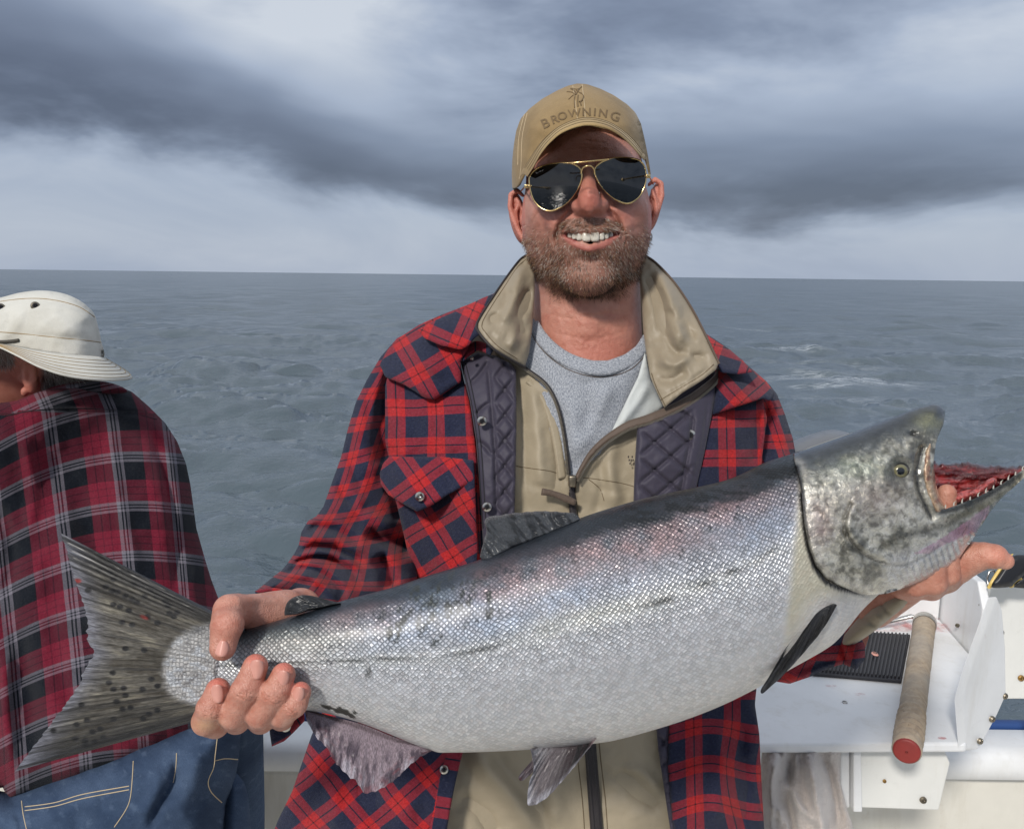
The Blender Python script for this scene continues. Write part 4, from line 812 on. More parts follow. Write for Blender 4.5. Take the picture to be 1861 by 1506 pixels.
def make_fish_head():
    poly = resample(np.array(HEADP, float), step=3.0, closed=True)
    pre = crom([(1546, 918), (1536, 940), (1537, 965), (1552, 992), (1578, 1012), (1604, 1022)], 8); pre2 = crom([(1604, 1022), (1640, 1026), (1680, 1010), (1710, 990)], 8)
    jaw = crom([(1655, 968), (1700, 962), (1740, 945), (1790, 905), (1840, 872)], 8); maxg = crom([(1676, 815), (1667, 850), (1668, 885), (1680, 915), (1692, 940)], 8); lip = crom([(1702, 930), (1740, 922), (1790, 900), (1850, 862)], 8)
    rearn = np.array([(1447, 850), (1453, 875), (1457, 895), (1459, 918), (1462, 952), (1469, 992), (1481, 1030), (1500, 1056), (1530, 1070), (1570, 1081)], float)
    def relief(X, D):
        dr = pdist(X, rearn); h = 0.0036*sst(dr, 0, 6)
        d, t, s = pdist(X, pre, False, True); h += -0.0026*gauss(d, 4.0)+0.0030*gauss(d-9, 9)*(s < 0)
        h += -0.0012*gauss(pdist(X, pre2), 4)
        h += -0.0045*gauss(pdist(X, maxg), 7)
        h += -0.0030*gauss(pdist(X, jaw), 9)*sst(X[:, 0], 1650, 1690)
        e = np.hypot(X[:, 0]-1637, X[:, 1]-856); h += -0.0050*gauss(e, 19)+0.0022*gauss(e-30, 9)
        h += -0.004*gauss(np.hypot((X[:, 0]-1659)/8, (X[:, 1]-788)/4), 1.0)
        # gill rays under the chin
        w = inside(X, np.array([(1600, 1060), (1640, 1035), (1690, 1010), (1750, 970), (1775, 965), (1745, 1012), (1700, 1045), (1640, 1066)])); a = (X[:, 0]-1600)*0.83-(X[:, 1]-1060)*0.25
        h += 0.0011*np.sin(a*0.62)*w
        h += 0.0010*fbm(X[:, 0]/20, X[:, 1]/16, 3, 4)+0.0012*fbm(X[:, 0]/7, X[:, 1]/7, 8, 2)*sst(X[:, 1], 800, 900)*0.4
        return h
    def col(X, D):
        x, y = X[:, 0], X[:, 1]; C = np.tile(np.array(lin(172, 171, 164)), (len(X), 1))
        def bl(m, c):
            nonlocal C; m = np.clip(m, 0, 1)[:, None]; C = C*(1-m)+np.array(c)*m
        n1 = fbm(x/26, y/22, 1, 4); n2 = fbm(x/9, y/9, 5, 3)
        dt = pdist(X, HT)
        bl(0.85*sst(n1, 0.02, 0.36), lin(92, 90, 80)); bl(0.7*sst(-n1, 0.02, 0.32), lin(214, 212, 204)); bl(0.5*sst(n2, 0.1, 0.4), lin(216, 212, 198)); bl(0.6*sst(-n2, 0.15, 0.4), lin(70, 68, 60))
        bl(0.45*np.exp(-((x-1490)/26)**2-((y-950)/40)**2), lin(212, 186, 182)); bl(0.4*np.exp(-((x-1590)/60)**2-((y-900)/40)**2), lin(198, 178, 170))
        bl(0.45*np.exp(-((x-1560)/70)**2-((y-850)/26)**2), lin(150, 164, 146))
        bl((1-sst(dt+22*n1, 30, 62))*0.88, lin(70, 76, 80)); bl((1-sst(dt+8*n1, 14, 36))*0.95, lin(34, 39, 46))
        bl(0.75*np.exp(-((x-1690)/26)**2-((y-765)/16)**2), lin(150, 150, 116)); bl(0.9*np.exp(-((x-1710)/10)**2-((y-746)/14)**2), lin(44, 48, 56))
        bl(0.85*gauss(np.hypot((x-1659)/11, (y-788)/6), 1.0), (0.008, 0.008, 0.01)); e = np.hypot(x-1637, y-856); bl(0.75*gauss(e, 27), lin(48, 50, 52)); bl(0.8*np.exp(-((x-1658)/12)**2-((y-828)/16)**2), lin(54, 56, 58))
        bl(0.8*sst(y-(1005-0.28*(x-1600)), -4, 22)*sst(x, 1595, 1625), lin(206, 208, 214))
        pk = inside(X, np.array([(1660, 1006), (1700, 985), (1760, 945), (1800, 915), (1796, 932), (1772, 966), (1720, 988), (1690, 1005)], float)); bl(0.75*pk, lin(196, 160, 186)); bl(0.5*pk*np.exp(-((x-1750)/26)**2-((y-960)/14)**2), lin(150, 88, 112))
        bl(0.85*(1-sst(pdist(X, lip), 3, 9))*sst(x, 1700, 1712), lin(22, 24, 28)); bl(0.75*(1-sst(np.abs(pdist(X, lip)-15), 3, 9))*sst(y-(995-0.45*(x-1660)), -80, 0)*sst(x, 1706, 1740)*(y > 905-0.55*(x-1760)), lin(150, 144, 118))
        bl(0.55*gauss(pdist(X, jaw), 9), lin(70, 66, 60)); bl(0.9*gauss(pdist(X, maxg), 5), lin(18, 20, 24))
        d, t, s = pdist(X, pre, False, True); bl(0.85*gauss(d, 1.8), lin(50, 50, 50)); bl(0.5*gauss(pdist(X, pre2), 2), lin(96, 96, 90)); bl(0.5*np.exp(-((x-1548)/8)**2-((y-919)/7)**2), (0.02, 0.02, 0.025))
        dr = pdist(X, rearn); bl(0.97*gauss(dr, 5.0), (0.006, 0.006, 0.008)); bl(0.35*gauss(dr-13, 6), lin(220, 214, 206))
        rs = np.random.RandomState(9)
        for k in range(36):
            cx, cy = rs.uniform(1460, 1680), rs.uniform(790, 900); bl(0.7*gauss(np.hypot(x-cx, y-cy), rs.uniform(1.5, 3.5)), (0.015, 0.018, 0.02))
        return C
    pillow('head', poly, 'fish_head', fish, lambda X: fdepth(X), lambda X, D: np.maximum(hthick(X), 0.0005), lambda X, D: np.maximum(hthick(X), 0.0005), step=3.2, disp=relief, col=col)
    # upper jaw bone
    mx = [(1688, 800), (1697, 806), (1697, 840), (1700, 870), (1706, 898), (1716, 918), (1717, 930), (1708, 936), (1697, 930), (1684, 905), (1675, 875), (1674, 845), (1680, 815)]
    def mcol(X, D):
        n = fbm(X[:, 0]/8, X[:, 1]/10, 2, 3)[:, None]; return np.array(lin(196, 170, 142))*(1-sst(n, -.1, .5))+np.array(lin(150, 104, 82))*sst(n, -.1, .5)
    pillow('upper_jaw', mx, 'fish_head', fish, lambda X: fdepth(X)-np.maximum(hthick(X), 0.016)+0.004, lambda X, D: 0.0095*np.sqrt(np.clip(D/9, 0, 1)), lambda X, D: 0.012, step=3, col=mcol, smooth_outline=4, disp=lambda X, D: 0.001*fbm(X[:, 0]/6, X[:, 1]/6, 1, 3))
    # mouth: far side of the jaw and ragged red flesh
    fl = [(1690, 832), (1703, 842), (1730, 843), (1760, 838), (1790, 846), (1815, 846), (1838, 848), (1866, 844), (1866, 862), (1835, 880), (1800, 898), (1765, 914), (1720, 930), (1694, 928), (1684, 880)]
    def fcol(X, D):
        n = fbm(X[:, 0]/28, X[:, 1]/7, 6, 4); m = sst(n, -0.05, 0.35)[:, None]; k = (1-sst(D, 1, 9))[:, None]*0.8; C = np.array((0.12, 0.008, 0.010))*(1-m)+np.array((0.33, 0.030, 0.028))*m; return C*(1-k)+np.array((0.03, 0.005, 0.008))*k
    pillow('mouth_flesh', resample(fl, step=4, closed=True)+np.random.RandomState(2).normal(0, 1.3, (len(resample(fl, step=4, closed=True)), 2)), 'fish_flesh', fish, lambda X: fdepth(X)+0.012, lambda X, D: 0.006*np.sqrt(np.clip(D/12, 0, 1)), lambda X, D: 0.008, step=3, col=fcol, disp=lambda X, D: 0.005*fbm(X[:, 0]/26, X[:, 1]/7, 3, 4))
    pillow('tongue', [(1722, 905), (1745, 893), (1775, 885), (1800, 868), (1812, 870), (1806, 884), (1780, 902), (1745, 914), (1725, 917)], 'fish_flesh', fish, lambda X: fdepth(X)-0.006, lambda X, D: 0.008*np.sqrt(np.clip(D/9, 0, 1)), step=3, smooth_outline=3, col=lambda X, D: np.tile(np.array((0.55, 0.10, 0.09)), (len(X), 1)), disp=lambda X, D: 0.003*fbm(X[:, 0]/7, X[:, 1]/6, 3, 3))
    lp = crom([(1718, 919), (1745, 911), (1775, 899), (1805, 884), (1835, 866), (1858, 850)], 6); lp = resample(lp, n=11)
    for i, (x, y) in enumerate(lp):
        d = 0.705-0.030+0.02*i/11; V, F = tube([K(x, y+4, d), K(x+0.5, y-1, d), K(x+1.0+1.5*((i*5) % 3), y-2.5-1.6*(i*7 % 3), d)], [0.0007, 0.0005, 0.0002], 6); build('tooth', V, F, 'fish_tooth', fish)
    # eye
    c = np.array([1637., 856.]); base = float((fdepth(c[None])-hthick(c[None]))[0])
    prof = np.linspace(0, 1, 14); th = np.arange(32)*2*math.pi/32; V = []; C = []
    for r in prof:
        rr = 17*r; z = base+0.0035-0.0065*math.sqrt(max(0, 1-(0.95*r)**2)); V.append(K(c[0]+rr*np.cos(th), c[1]+rr*np.sin(th)*0.95, z))
        cc = (0.003, 0.003, 0.004) if r < 0.40 else (lin(176, 162, 104) if r < 0.46 else (lin(112, 106, 72) if r < 0.72 else (lin(84, 80, 62) if r < 0.82 else (0.008, 0.008, 0.01)))); C.append(np.tile(cc, (32, 1)))
    build('eye', np.concatenate(V), grid_faces(14, 32, False, True), 'fish_eye', fish, col=np.concatenate(C))
make_fish_head()
# ---- fins
def fan_fin(name, base, tip, mat, thick, depth, colf, nu=90, nv=160, rays=26, jag=6, seed=1, rayamp=0.0007, curl=None, palef=None, pw=1.2):
    """base and tip: picture polylines joined by rays"""
    B = resample(crom(base, 8), n=nv); T = resample(crom(tip, 8), n=nv); rs = np.random.RandomState(seed)
    v = np.linspace(0, 1, nv); jg = jag*(fbm(v*rays*0.9, 0, seed, 3)+0.5*np.abs(np.sin(v*rays*math.pi)))
    dirn = unit(T-B); T = T-dirn*(jg*np.sin(math.pi*np.clip(v*1.0, 0.02, 0.98))**0.3)[:, None]
    u = np.linspace(0, 1, nu)[:, None, None]; X = B[None]*(1-u)+T[None]*u; px, py = X[..., 0], X[..., 1]
    uu = u[..., 0]*np.ones((1, nv)); vv = np.broadcast_to(v[None], uu.shape)
    h = thick*(1-uu)**pw+0.0006*(1-0.6*uu); ray = rayamp*np.sin(vv*rays*2*math.pi+2.0*fbm(uu*2, vv*6, seed, 2))*(0.25+0.75*uu)*sst(uu, 0.1, 0.4)+0.0006*fbm(uu*5, vv*rays, seed, 3)
    edgew = np.clip(np.minimum(vv, 1-vv)/0.03, 0, 1)**0.5; h = h*edgew*np.clip((1-uu)/0.03, 0.1, 1)*(0.25+0.75*sst(uu, 0, 0.12))
    dc = depth(X.reshape(-1, 2)).reshape(px.shape)+(curl(uu, vv) if curl else 0)
    Vf = K(px, py, dc-h-ray); Vb = K(px, py, dc+h-ray+0.0002); n = nu*nv
    pale = palef(px, py) if palef else 0*px; C = colf(px, py, uu, vv, rs); U = np.stack([uu*0.25, vv*0.25], -1).reshape(-1, 2)
    F1 = grid_faces(nu, nv); rim = np.concatenate([np.arange(nv), np.arange(1, nu)*nv+nv-1, (nu-1)*nv+np.arange(nv-2, -1, -1), np.arange(nu-2, 0, -1)*nv]); r2 = np.roll(rim, -1)
    W = np.stack([rim, r2, r2+n, rim+n], 1)
    return build(name, np.vstack([Vf.reshape(-1, 3), Vb.reshape(-1, 3)]), [np.vstack([F1, F1[:, ::-1]+n, W])], mat, fish, uv=np.vstack([U, U]), col=np.vstack([C.reshape(-1, 3)]*2), attrs={'pale': np.tile(pale.ravel(), 2)})
PALE = crom(np.array([(470, 1120), (400, 1128), (356, 1136), (322, 1156), (302, 1186), (293, 1220), (299, 1250), (318, 1270), (350, 1280), (400, 1288), (470, 1290)], float), 6, True)
def palef(px, py):
    X = np.stack([px.ravel()+5*fbm(px.ravel()/5, py.ravel()/4, 3, 3), py.ravel()], 1); d = pdist(X, PALE, True); return (sst(np.where(inside(X, PALE), d, -d), -5, 12)).reshape(px.shape)
def tailcol(px, py, u, v, rs):
    C = np.tile(np.array(lin(104, 100, 92)), px.shape+(1,))
    def bl(m, c):
        nonlocal C; m = np.clip(m, 0, 1)[..., None]; C = C*(1-m)+np.array(c)*m
    n = fbm(u*5, v*26, 3, 4); bl(0.8*sst(n, 0.0, 0.35), lin(72, 66, 56)); bl(0.5*sst(0.45-u, 0, 0.4), lin(96, 90, 78)); bl(0.45*sst(-n, 0.1, 0.45), lin(170, 163, 144))
    bl(0.97*gauss(v, 0.16)+0.97*gauss(1-v, 0.14), lin(20, 22, 27)); bl(0.6*sst(u, 0.80, 0.99), lin(116, 118, 130)); bl(0.75*gauss(v-0.47, 0.05)*sst(0.9-u, 0, 0.5), lin(64, 60, 52)); bl(0.4*sst(u, 0.9, 1), lin(150, 152, 166))
    st = fbm(u*1.5, v*60, 4, 2); bl(0.7*sst(st, 0.12, 0.35), lin(44, 42, 40))
    pl = palef(px, py); bl(pl, lin(168, 167, 166)); bl(0.5*pl*sst(fbm(px/9, py/8, 5, 3), 0.05, 0.35), lin(118, 116, 118)); bl(0.4*pl*sst(-fbm(px/12, py/9, 8, 3), 0.0, 0.35), lin(196, 204, 214)); bl(0.9*pl*np.exp(-((px-352)/40)**2-((py-1134)/16)**2), lin(26, 30, 36)); bl(0.6*pl*np.exp(-((px-345)/22)**2-((py-1232)/14)**2)*sst(fbm(px/5, py/5, 9, 3), -0.1, 0.2), lin(70, 66, 70))
    spots = [(180, 1035), (200, 1040), (206, 1052), (247, 1052), (258, 1063), (204, 1073), (214, 1075), (192, 1066), (228, 1082), (240, 1088), (272, 1073), (284, 1083), (263, 1083), (206, 1098), (218, 1102), (234, 1109), (249, 1094), (306, 1100), (308, 1114), (316, 1120), (322, 1112), (268, 1120), (286, 1131), (240, 1135), (222, 1130), (228, 1178), (262, 1181), (275, 1233), (286, 1246), (259, 1252), (225, 1250), (206, 1252), (228, 1263), (212, 1274), (237, 1285), (223, 1288), (198, 1240), (158, 1308), (139, 1316), (206, 1306), (271, 1297), (260, 1305), (286, 1290), (182, 1324), (168, 1329), (155, 1345), (188, 1340), (172, 1347), (156, 1354), (137, 1342), (97, 1327), (148, 1280), (205, 1222), (160, 1072), (245, 1060), (300, 1092)]
    for x, y in spots: bl(0.97*(1-sst(np.hypot((px-x)/1.25, py-y), 3.8, 6.0)), (0.006, 0.006, 0.008))
    bl(0.9*(1-sst(np.hypot((px-141)/1.6, (py-1055)), 2, 6)), lin(170, 40, 34)); bl(0.8*(1-sst(np.hypot((px-262)/2, py-1121-0.4*(px-262)), 2, 5)), lin(140, 40, 32))
    return C
fan_fin('tail_fin', [(446, 1141), (428, 1162), (419, 1192), (416, 1218), (418, 1245), (426, 1266), (444, 1286)], [(110, 968), (121, 1000), (134, 1050), (147, 1085), (157, 1120), (160, 1160), (168, 1187), (158, 1205), (146, 1235), (134, 1260), (108, 1290), (80, 1330), (50, 1370), (27, 1401)], 'fish_fin', 0.019, lambda X: fdepth(X), tailcol, nu=150, nv=260, rays=34, jag=5, rayamp=0.00065, curl=lambda u, v: 0.012*np.sin(v*9)*u*u*0.5+0.010*u*u, palef=palef, pw=2.4)
def darkfin(px, py, u, v, rs):
    C = np.tile(np.array(lin(74, 78, 84)), px.shape+(1,)); n = sst(fbm(u*2, v*30, 2, 3), -0.1, 0.35)[..., None]; C = C*(1-n)+np.array(lin(34, 38, 44))*n; m = (sst(u, 0.85, 1)*0.5)[..., None]; return C*(1-m)+np.array(lin(128, 124, 126))*m
fan_fin('dorsal_fin', [(1056, 944), (1012, 966), (962, 988), (917, 1006), (880, 1021)], [(1046, 932), (1000, 928), (940, 931), (895, 936), (880, 946), (884, 962), (879, 980), (874, 1000), (872, 1012)], 'fish_fin', 0.006, lambda X: fdepth(X), darkfin, nu=50, nv=140, rays=13, jag=2.5, seed=3)
fan_fin('adipose_fin', [(622, 1096), (595, 1103), (560, 1110), (540, 1116)], [(590, 1088), (560, 1081), (538, 1083), (523, 1093), (517, 1108), (517, 1118)], 'fish_fin', 0.006, lambda X: fdepth(X)-0.004, lambda *a: darkfin(*a)*0.6, nu=30, nv=60, rays=5, jag=0.5, seed=5, rayamp=0.0002)
def pinkfin(px, py, u, v, rs):
    C = np.tile(np.array(lin(158, 142, 152)), px.shape+(1,))
    def bl(m, c):
        nonlocal C; m = np.clip(m, 0, 1)[..., None]; C = C*(1-m)+np.array(c)*m
    st = fbm(u*2.2, v*26, 7, 3); bl(0.9*sst(st, -0.05, 0.25)*sst(u, 0.18, 0.5), lin(84, 72, 86)); bl(0.8*sst(-st, 0.1, 0.4)*sst(u, 0.5, 0.9), lin(198, 192, 204)); bl(0.4*sst(fbm(u*4, v*8, 3, 3), 0.25, 0.5)*sst(u, 0.4, 0.7), lin(140, 60, 70)); return C
fan_fin('anal_fin', [(552, 1286), (600, 1300), (660, 1316), (720, 1340), (786, 1360)], [(558, 1310), (572, 1335), (598, 1366), (620, 1398), (648, 1424), (668, 1442), (700, 1432), (740, 1396), (786, 1362)], 'fish_fin', 0.005, lambda X: fdepth(X)-0.002, pinkfin, nu=60, nv=200, rays=17, jag=6, seed=6, rayamp=0.0009, curl=lambda u, v: -0.015*u)
def pelvcol(px, py, u, v, rs):
    C = np.tile(np.array(lin(120, 112, 116)), px.shape+(1,))
    def bl(m, c):
        nonlocal C; m = np.clip(m, 0, 1)[..., None]; C = C*(1-m)+np.array(c)*m
    bl(0.9*sst(v, 0.35, 0.75), lin(26, 26, 30)); bl(0.6*(1-sst(v, 0.0, 0.35)), lin(206, 206, 212)); bl(0.8*sst(u, 0.72, 1), lin(190, 190, 200)); bl(0.6*sst(fbm(u*2, v*22, 3, 3), 0.05, 0.3), lin(70, 56, 60)); bl(0.9*gauss(v-0.97, 0.04), lin(190, 160, 166)); return C
fan_fin('pelvic_fin', [(985, 1353), (1020, 1348), (1050, 1345), (1083, 1340)], [(964, 1360), (970, 1395), (962, 1420), (957, 1452), (963, 1464), (990, 1452), (1030, 1410), (1062, 1370), (1084, 1342)], 'fish_fin', 0.005, lambda X: fdepth(X)-0.010, pelvcol, nu=60, nv=140, rays=14, jag=2.5, seed=8, rayamp=0.0008, curl=lambda u, v: -0.02*u)
fan_fin('pelvic_fin', [(975, 1372), (985, 1376), (990, 1384)], [(948, 1402), (942, 1412), (947, 1419), (958, 1412), (985, 1388)], 'fish_fin', 0.003, lambda X: fdepth(X)+0.02, lambda *a: pinkfin(*a)*0.5, nu=20, nv=40, rays=5, jag=0.5, seed=9)
def pectcol(px, py, u, v, rs):
    C = np.tile(np.array(lin(40, 42, 48)), px.shape+(1,)); n = sst(fbm(u*1.5, v*14, 5, 3), 0.0, 0.35)[..., None]; C = C*(1-n)+np.array(lin(18, 19, 23))*n; m = (0.8*gauss(v-0.02, 0.05)+0.5*sst(u, 0.8, 1)*sst(-fbm(u*2, v*14, 5, 3), -0.1, 0.3))[..., None]; return C*(1-m)+np.array(lin(104, 106, 112))*m
fan_fin('pectoral_fin', [(1472, 1116), (1486, 1104), (1503, 1097), (1519, 1097)], [(1428, 1176), (1398, 1228), (1383, 1252), (1385, 1260), (1399, 1249), (1428, 1222), (1466, 1180), (1498, 1140), (1521, 1099)], 'fish_fin', 0.005, lambda X: fdepth(X)-0.030-0.02*sst(X[:, 0], 1380, 1520), pectcol, nu=60, nv=120, rays=9, jag=2.0, seed=10, rayamp=0.0009, curl=lambda u, v: -0.012*u)
# ------------------------------------------------------------------ the man holding the fish
man = empty('person', (0.09, 1.08, 0.0), 'smiling man in red and navy plaid jacket, tan cap and aviator sunglasses holding the salmon', 'person')
HD = 1.06; PXM = HD/FPX
def hp(px, py, dz): return kc(px, py, HD+dz)
def to_px(P):   # camera space -> picture
    return P[:, 0]/P[:, 2]*FPX+CX, -P[:, 1]/P[:, 2]*FPX+CY
CT_ = [(931, 342), (930, 318), (931, 290), (934, 262), (938, 238), (946, 216), (962, 198), (985, 180), (1012, 165), (1032, 156), (1049, 152), (1066, 153), (1090, 161), (1115, 173), (1140, 190), (1155, 205), (1165, 225), (1172, 255), (1178, 285), (1183, 318)]
CB_ = [(1180, 322), (1172, 292), (1150, 262), (1108, 236), (1064, 228), (1022, 240), (988, 268), (962, 304), (945, 338), (934, 346)]
cap_top = crom(CT_, 6)
def crown_f(X):
    d = pdist(X, cap_top); t = np.clip(d/86, 0, 1); return .108*np.sqrt(np.clip(1-(1-t)**2, 0, 1))
face_cr = creases([([(1042, 378), (1024, 398), (1012, 424), (1010, 444)], -.0035, 4.5), ([(1030, 380), (1008, 396), (996, 424)], .0030, 11), ([(1101, 376), (1119, 396), (1131, 422), (1132, 440)], -.0035, 4.5), ([(1112, 376), (1136, 392), (1148, 420)], .0030, 11), ([(1036, 366), (1036, 380), (1046, 390)], -.0028, 4), ([(1107, 364), (1107, 378), (1096, 388)], -.0028, 4), ([(1066, 300), (1069, 335), (1071, 368)], .0030, 9), ([(975, 352), (968, 372), (962, 392)], -.0012, 2.5), ([(985, 380), (974, 392), (966, 410)], -.0010, 2.5), ([(1164, 345), (1170, 365), (1172, 385)], -.0012, 2.5), ([(1000, 440), (992, 462), (996, 486)], -.0014, 5), ([(1142, 436), (1150, 458), (1146, 482)], -.0014, 5), ([(1045, 466), (1072, 474), (1098, 466)], -.0022, 6), ([(985, 566), (1030, 578), (1080, 580), (1150, 566)], -.0008, 2.6), ([(990, 598), (1040, 612), (1100, 612), (1150, 598)], -.0005, 3), ([(1020, 262), (1064, 256), (1110, 262)], -.0008, 2), ([(1020, 276), (1064, 270), (1112, 276)], -.0008, 2)])
def make_head():
    lo = hp(905, 725, -0.0)*[1, 1, 0]+[0, 0, 0.92]; hi = hp(1225, 140, 0)*[1, 1, 0]+[0, 0, 1.20]
    s = SDF(lo, hi, 0.0016)
    s.add_ell(hp(1060, 312, .018), (.0715, .080, .090), .01)
    s.add_ell(hp(1064, 385, -.020), (.0765, .086, .074), .02)
    s.add_ell(hp(1067, 430, -.012), (.0735, .0765, .080), .02)
    s.add_ell(hp(1071, 428, -.070), (.040, .036, .030), .02)
    s.add_ell(hp(1070, 506, -.062), (.030, .021, .026), .018)
    s.add_ell(hp(1064, 303, -.070), (.060, .017, .024), .015); s.add_ell(hp(1060, 290, -.024), (.062, .056, .068), .02)
    for x, y in ((1004, 388), (1136, 383)): s.add_ell(hp(x, y, -.062), (.025, .019, .024), .012)
    for x, y in ((1012, 335), (1122, 330)): s.add_ell(hp(x, y, -.098), (.020, .011, .012), .012, op='-')
    s.add_cone(hp(1067, 300, -.092), hp(1070, 352, -.117), .0075, .0095, .008)
    s.add_ell(hp(1071, 371, -.117), (.0118, .0122, .0140), .012)
    for x, y in ((1050, 377), (1093, 375)): s.add_ell(hp(x, y, -.101), (.0088, .0085, .013), .006)
    for x, y in ((1059, 391), (1083, 390)): s.add_ell(hp(x, y, -.116), (.0052, .0042, .010), .002, op='-')
    for P in ([(1041, 380, -.100), (1022, 402, -.094), (1010, 432, -.082), (1012, 446, -.080)], [(1102, 377, -.100), (1121, 398, -.094), (1133, 427, -.082), (1131, 442, -.080)]):
        s.chain([hp(*p) for p in P], .0022, .006, '-')
    for P in ([(1000, 366, -.09), (1012, 374, -.094), (1030, 378, -.096)], [(1110, 374, -.096), (1128, 370, -.094), (1142, 361, -.088)]): s.chain([hp(*p) for p in P], .0015, .004, '-')
    # smile opening and lips
    up = [(1022, 423, -.080), (1045, 425, -.097), (1072, 426, -.103), (1099, 424, -.097), (1124, 421, -.080)]
    s.chain([hp(x, y-6, z-.002) for x, y, z in up], [.002, .0030, .0030, .0030, .002], .006)
    lw = [(1026, 428, -.080), (1048, 445, -.094), (1072, 452, -.100), (1098, 445, -.094), (1120, 426, -.080)]
    s.chain([hp(*p) for p in lw], [.0025, .0038, .0044, .0038, .0025], .006)
    for dy in (0, 5, 10):
        w = 1-dy/26; s.chain([hp(1072+(x-1072)*w, y+4+dy*(1-((x-1072)/52)**2), z-.010) for x, y, z in up], [.0022, .0046, .005, .0046, .0022], .0012, '-')
        s.chain([hp(1072+(x-1072)*w, y+4+dy*(1-((x-1072)/52)**2), z+.008) for x, y, z in up], [.002, .0055, .006, .0055, .002], .0012, '-')
    # ears
    for x, y, sg, r in ((942, 396, -1, (.0110, .034, .022)), (1188, 376, 1, (.0090, .032, .022))):
        a = -sg*0.20; rot = np.array([[math.cos(a), -math.sin(a), 0], [math.sin(a), math.cos(a), 0], [0, 0, 1]])
        s.add_ell(hp(x, y, .020), (r[0], r[1], .018), .006, rot); s.add_ell(hp(x, y-4, -.002), (r[0]*.74, r[1]*.74, .014), .002, rot, '-'); s.add_ell(hp(x-sg*9, y+4, -.000), (.0045, .009, .008), .003)
        q = [(-12, -40), (-2, -50), (10, -42), (14.5, -20), (11, 5), (3, 28), (-4, 42)]; s.chain([hp(x+sg*(a-b*.13-2), y+b, .004) for a, b in q], [.0022, .0030, .0034, .0034, .0030, .0036, .004], .002); s.chain([hp(x-sg*2, y-30, .008), hp(x+sg*5, y-10, .006), hp(x+sg*2, y+14, .006)], .0026, .003)
    # neck, throat, upper chest
    s.add_cone(hp(1066, 450, .038), hp(1067, 740, .048), .066, .074, .018)
    s.add_ell(hp(1067, 745, .06), (.12, .05, .07), .04)
    s.add_ell(hp(1068, 585, -.020), (.010, .018, .010), .02)
    for P in ([(985, 560, -.01), (1030, 572, -.03), (1080, 575, -.032), (1140, 565, -.015)], [(990, 605, -.01), (1040, 618, -.03), (1090, 620, -.03)]): s.chain([hp(*p) for p in P], .0012, .004, '-')
    V, Q = s.mesh(); V = relax(V, Q, 1, 0.5)
    x, y = to_px(V); XY = np.stack([x, y], 1); ins = inside(XY, np.array(CT_+CB_, float)); ins |= (y < 330) & (pdist(XY, cap_top) < 14)
    lim = HD+.010-crown_f(XY)+.006; zn = np.where(ins & (V[:, 2] < HD+.01), np.maximum(V[:, 2], lim), V[:, 2]); V = V*(zn/V[:, 2])[:, None]
    x, y = to_px(V); fr = (V[:, 2] < HD-.02); g_ = face_cr(np.stack([x, y], 1))+.0006*fbm(x/7, y/7, 3, 3); V = V*(1-np.where(fr | ((y > 540) & (V[:, 2] < HD)), g_, 0)/V[:, 2])[:, None]
    x, y = to_px(V); z = V[:, 2]-HD; C = np.tile(np.array(lin(190, 140, 123)), (len(V), 1))
    def bl(m, c):
        nonlocal C; m = np.clip(m, 0, 1)[:, None]; C = C*(1-m)+np.array(c)*m
    g = lambda cx, cy, sx, sy: np.exp(-((x-cx)/sx)**2-((y-cy)/sy)**2)
    bl(.55*g(1071, 365, 34, 40), lin(196, 96, 80)); bl(.36*g(1005, 395, 32, 26)+.36*g(1136, 390, 32, 26), lin(200, 108, 94)); bl(.35*sst(y, 540, 590), lin(184, 108, 84)); bl(.5*g(1085, 640, 70, 30), lin(196, 112, 94)); bl(.5*(np.abs(x-1066) > 112), lin(208, 118, 104))
    bl(.10+.45*fbm(x/14, y/12, z*60, 4), lin(164, 88, 70)); bl(.35*fbm(x/5, y/5, z*150, 3), lin(214, 150, 126)); bl(0.35*sst(300-y, 0, 40), lin(168, 104, 84))  # last blend paints the cap's shade into the forehead colour
    bm_ = beard_mask(x, y, z); bl(.48*bm_, lin(112, 80, 62))
    inm = inside(np.stack([x, y], 1), crom([(1021, 424), (1045, 418), (1072, 419), (1100, 417), (1124, 421), (1100, 441), (1072, 448), (1046, 441)], 5, True)) & (z > -.098); bl(1.0*inm, lin(52, 16, 14))
    lipd = pdist(np.stack([x, y], 1), crom([p[:2] for p in lw], 5)); bl(.6*(1-sst(lipd, 4, 8))*(z < -.075), lin(176, 94, 86)); lipu = pdist(np.stack([x, y], 1), crom([(p[0], p[1]-3) for p in up], 5)); bl(.3*(1-sst(lipu, 2, 4))*(z < -.075), lin(150, 84, 72))
    return V, Q, C
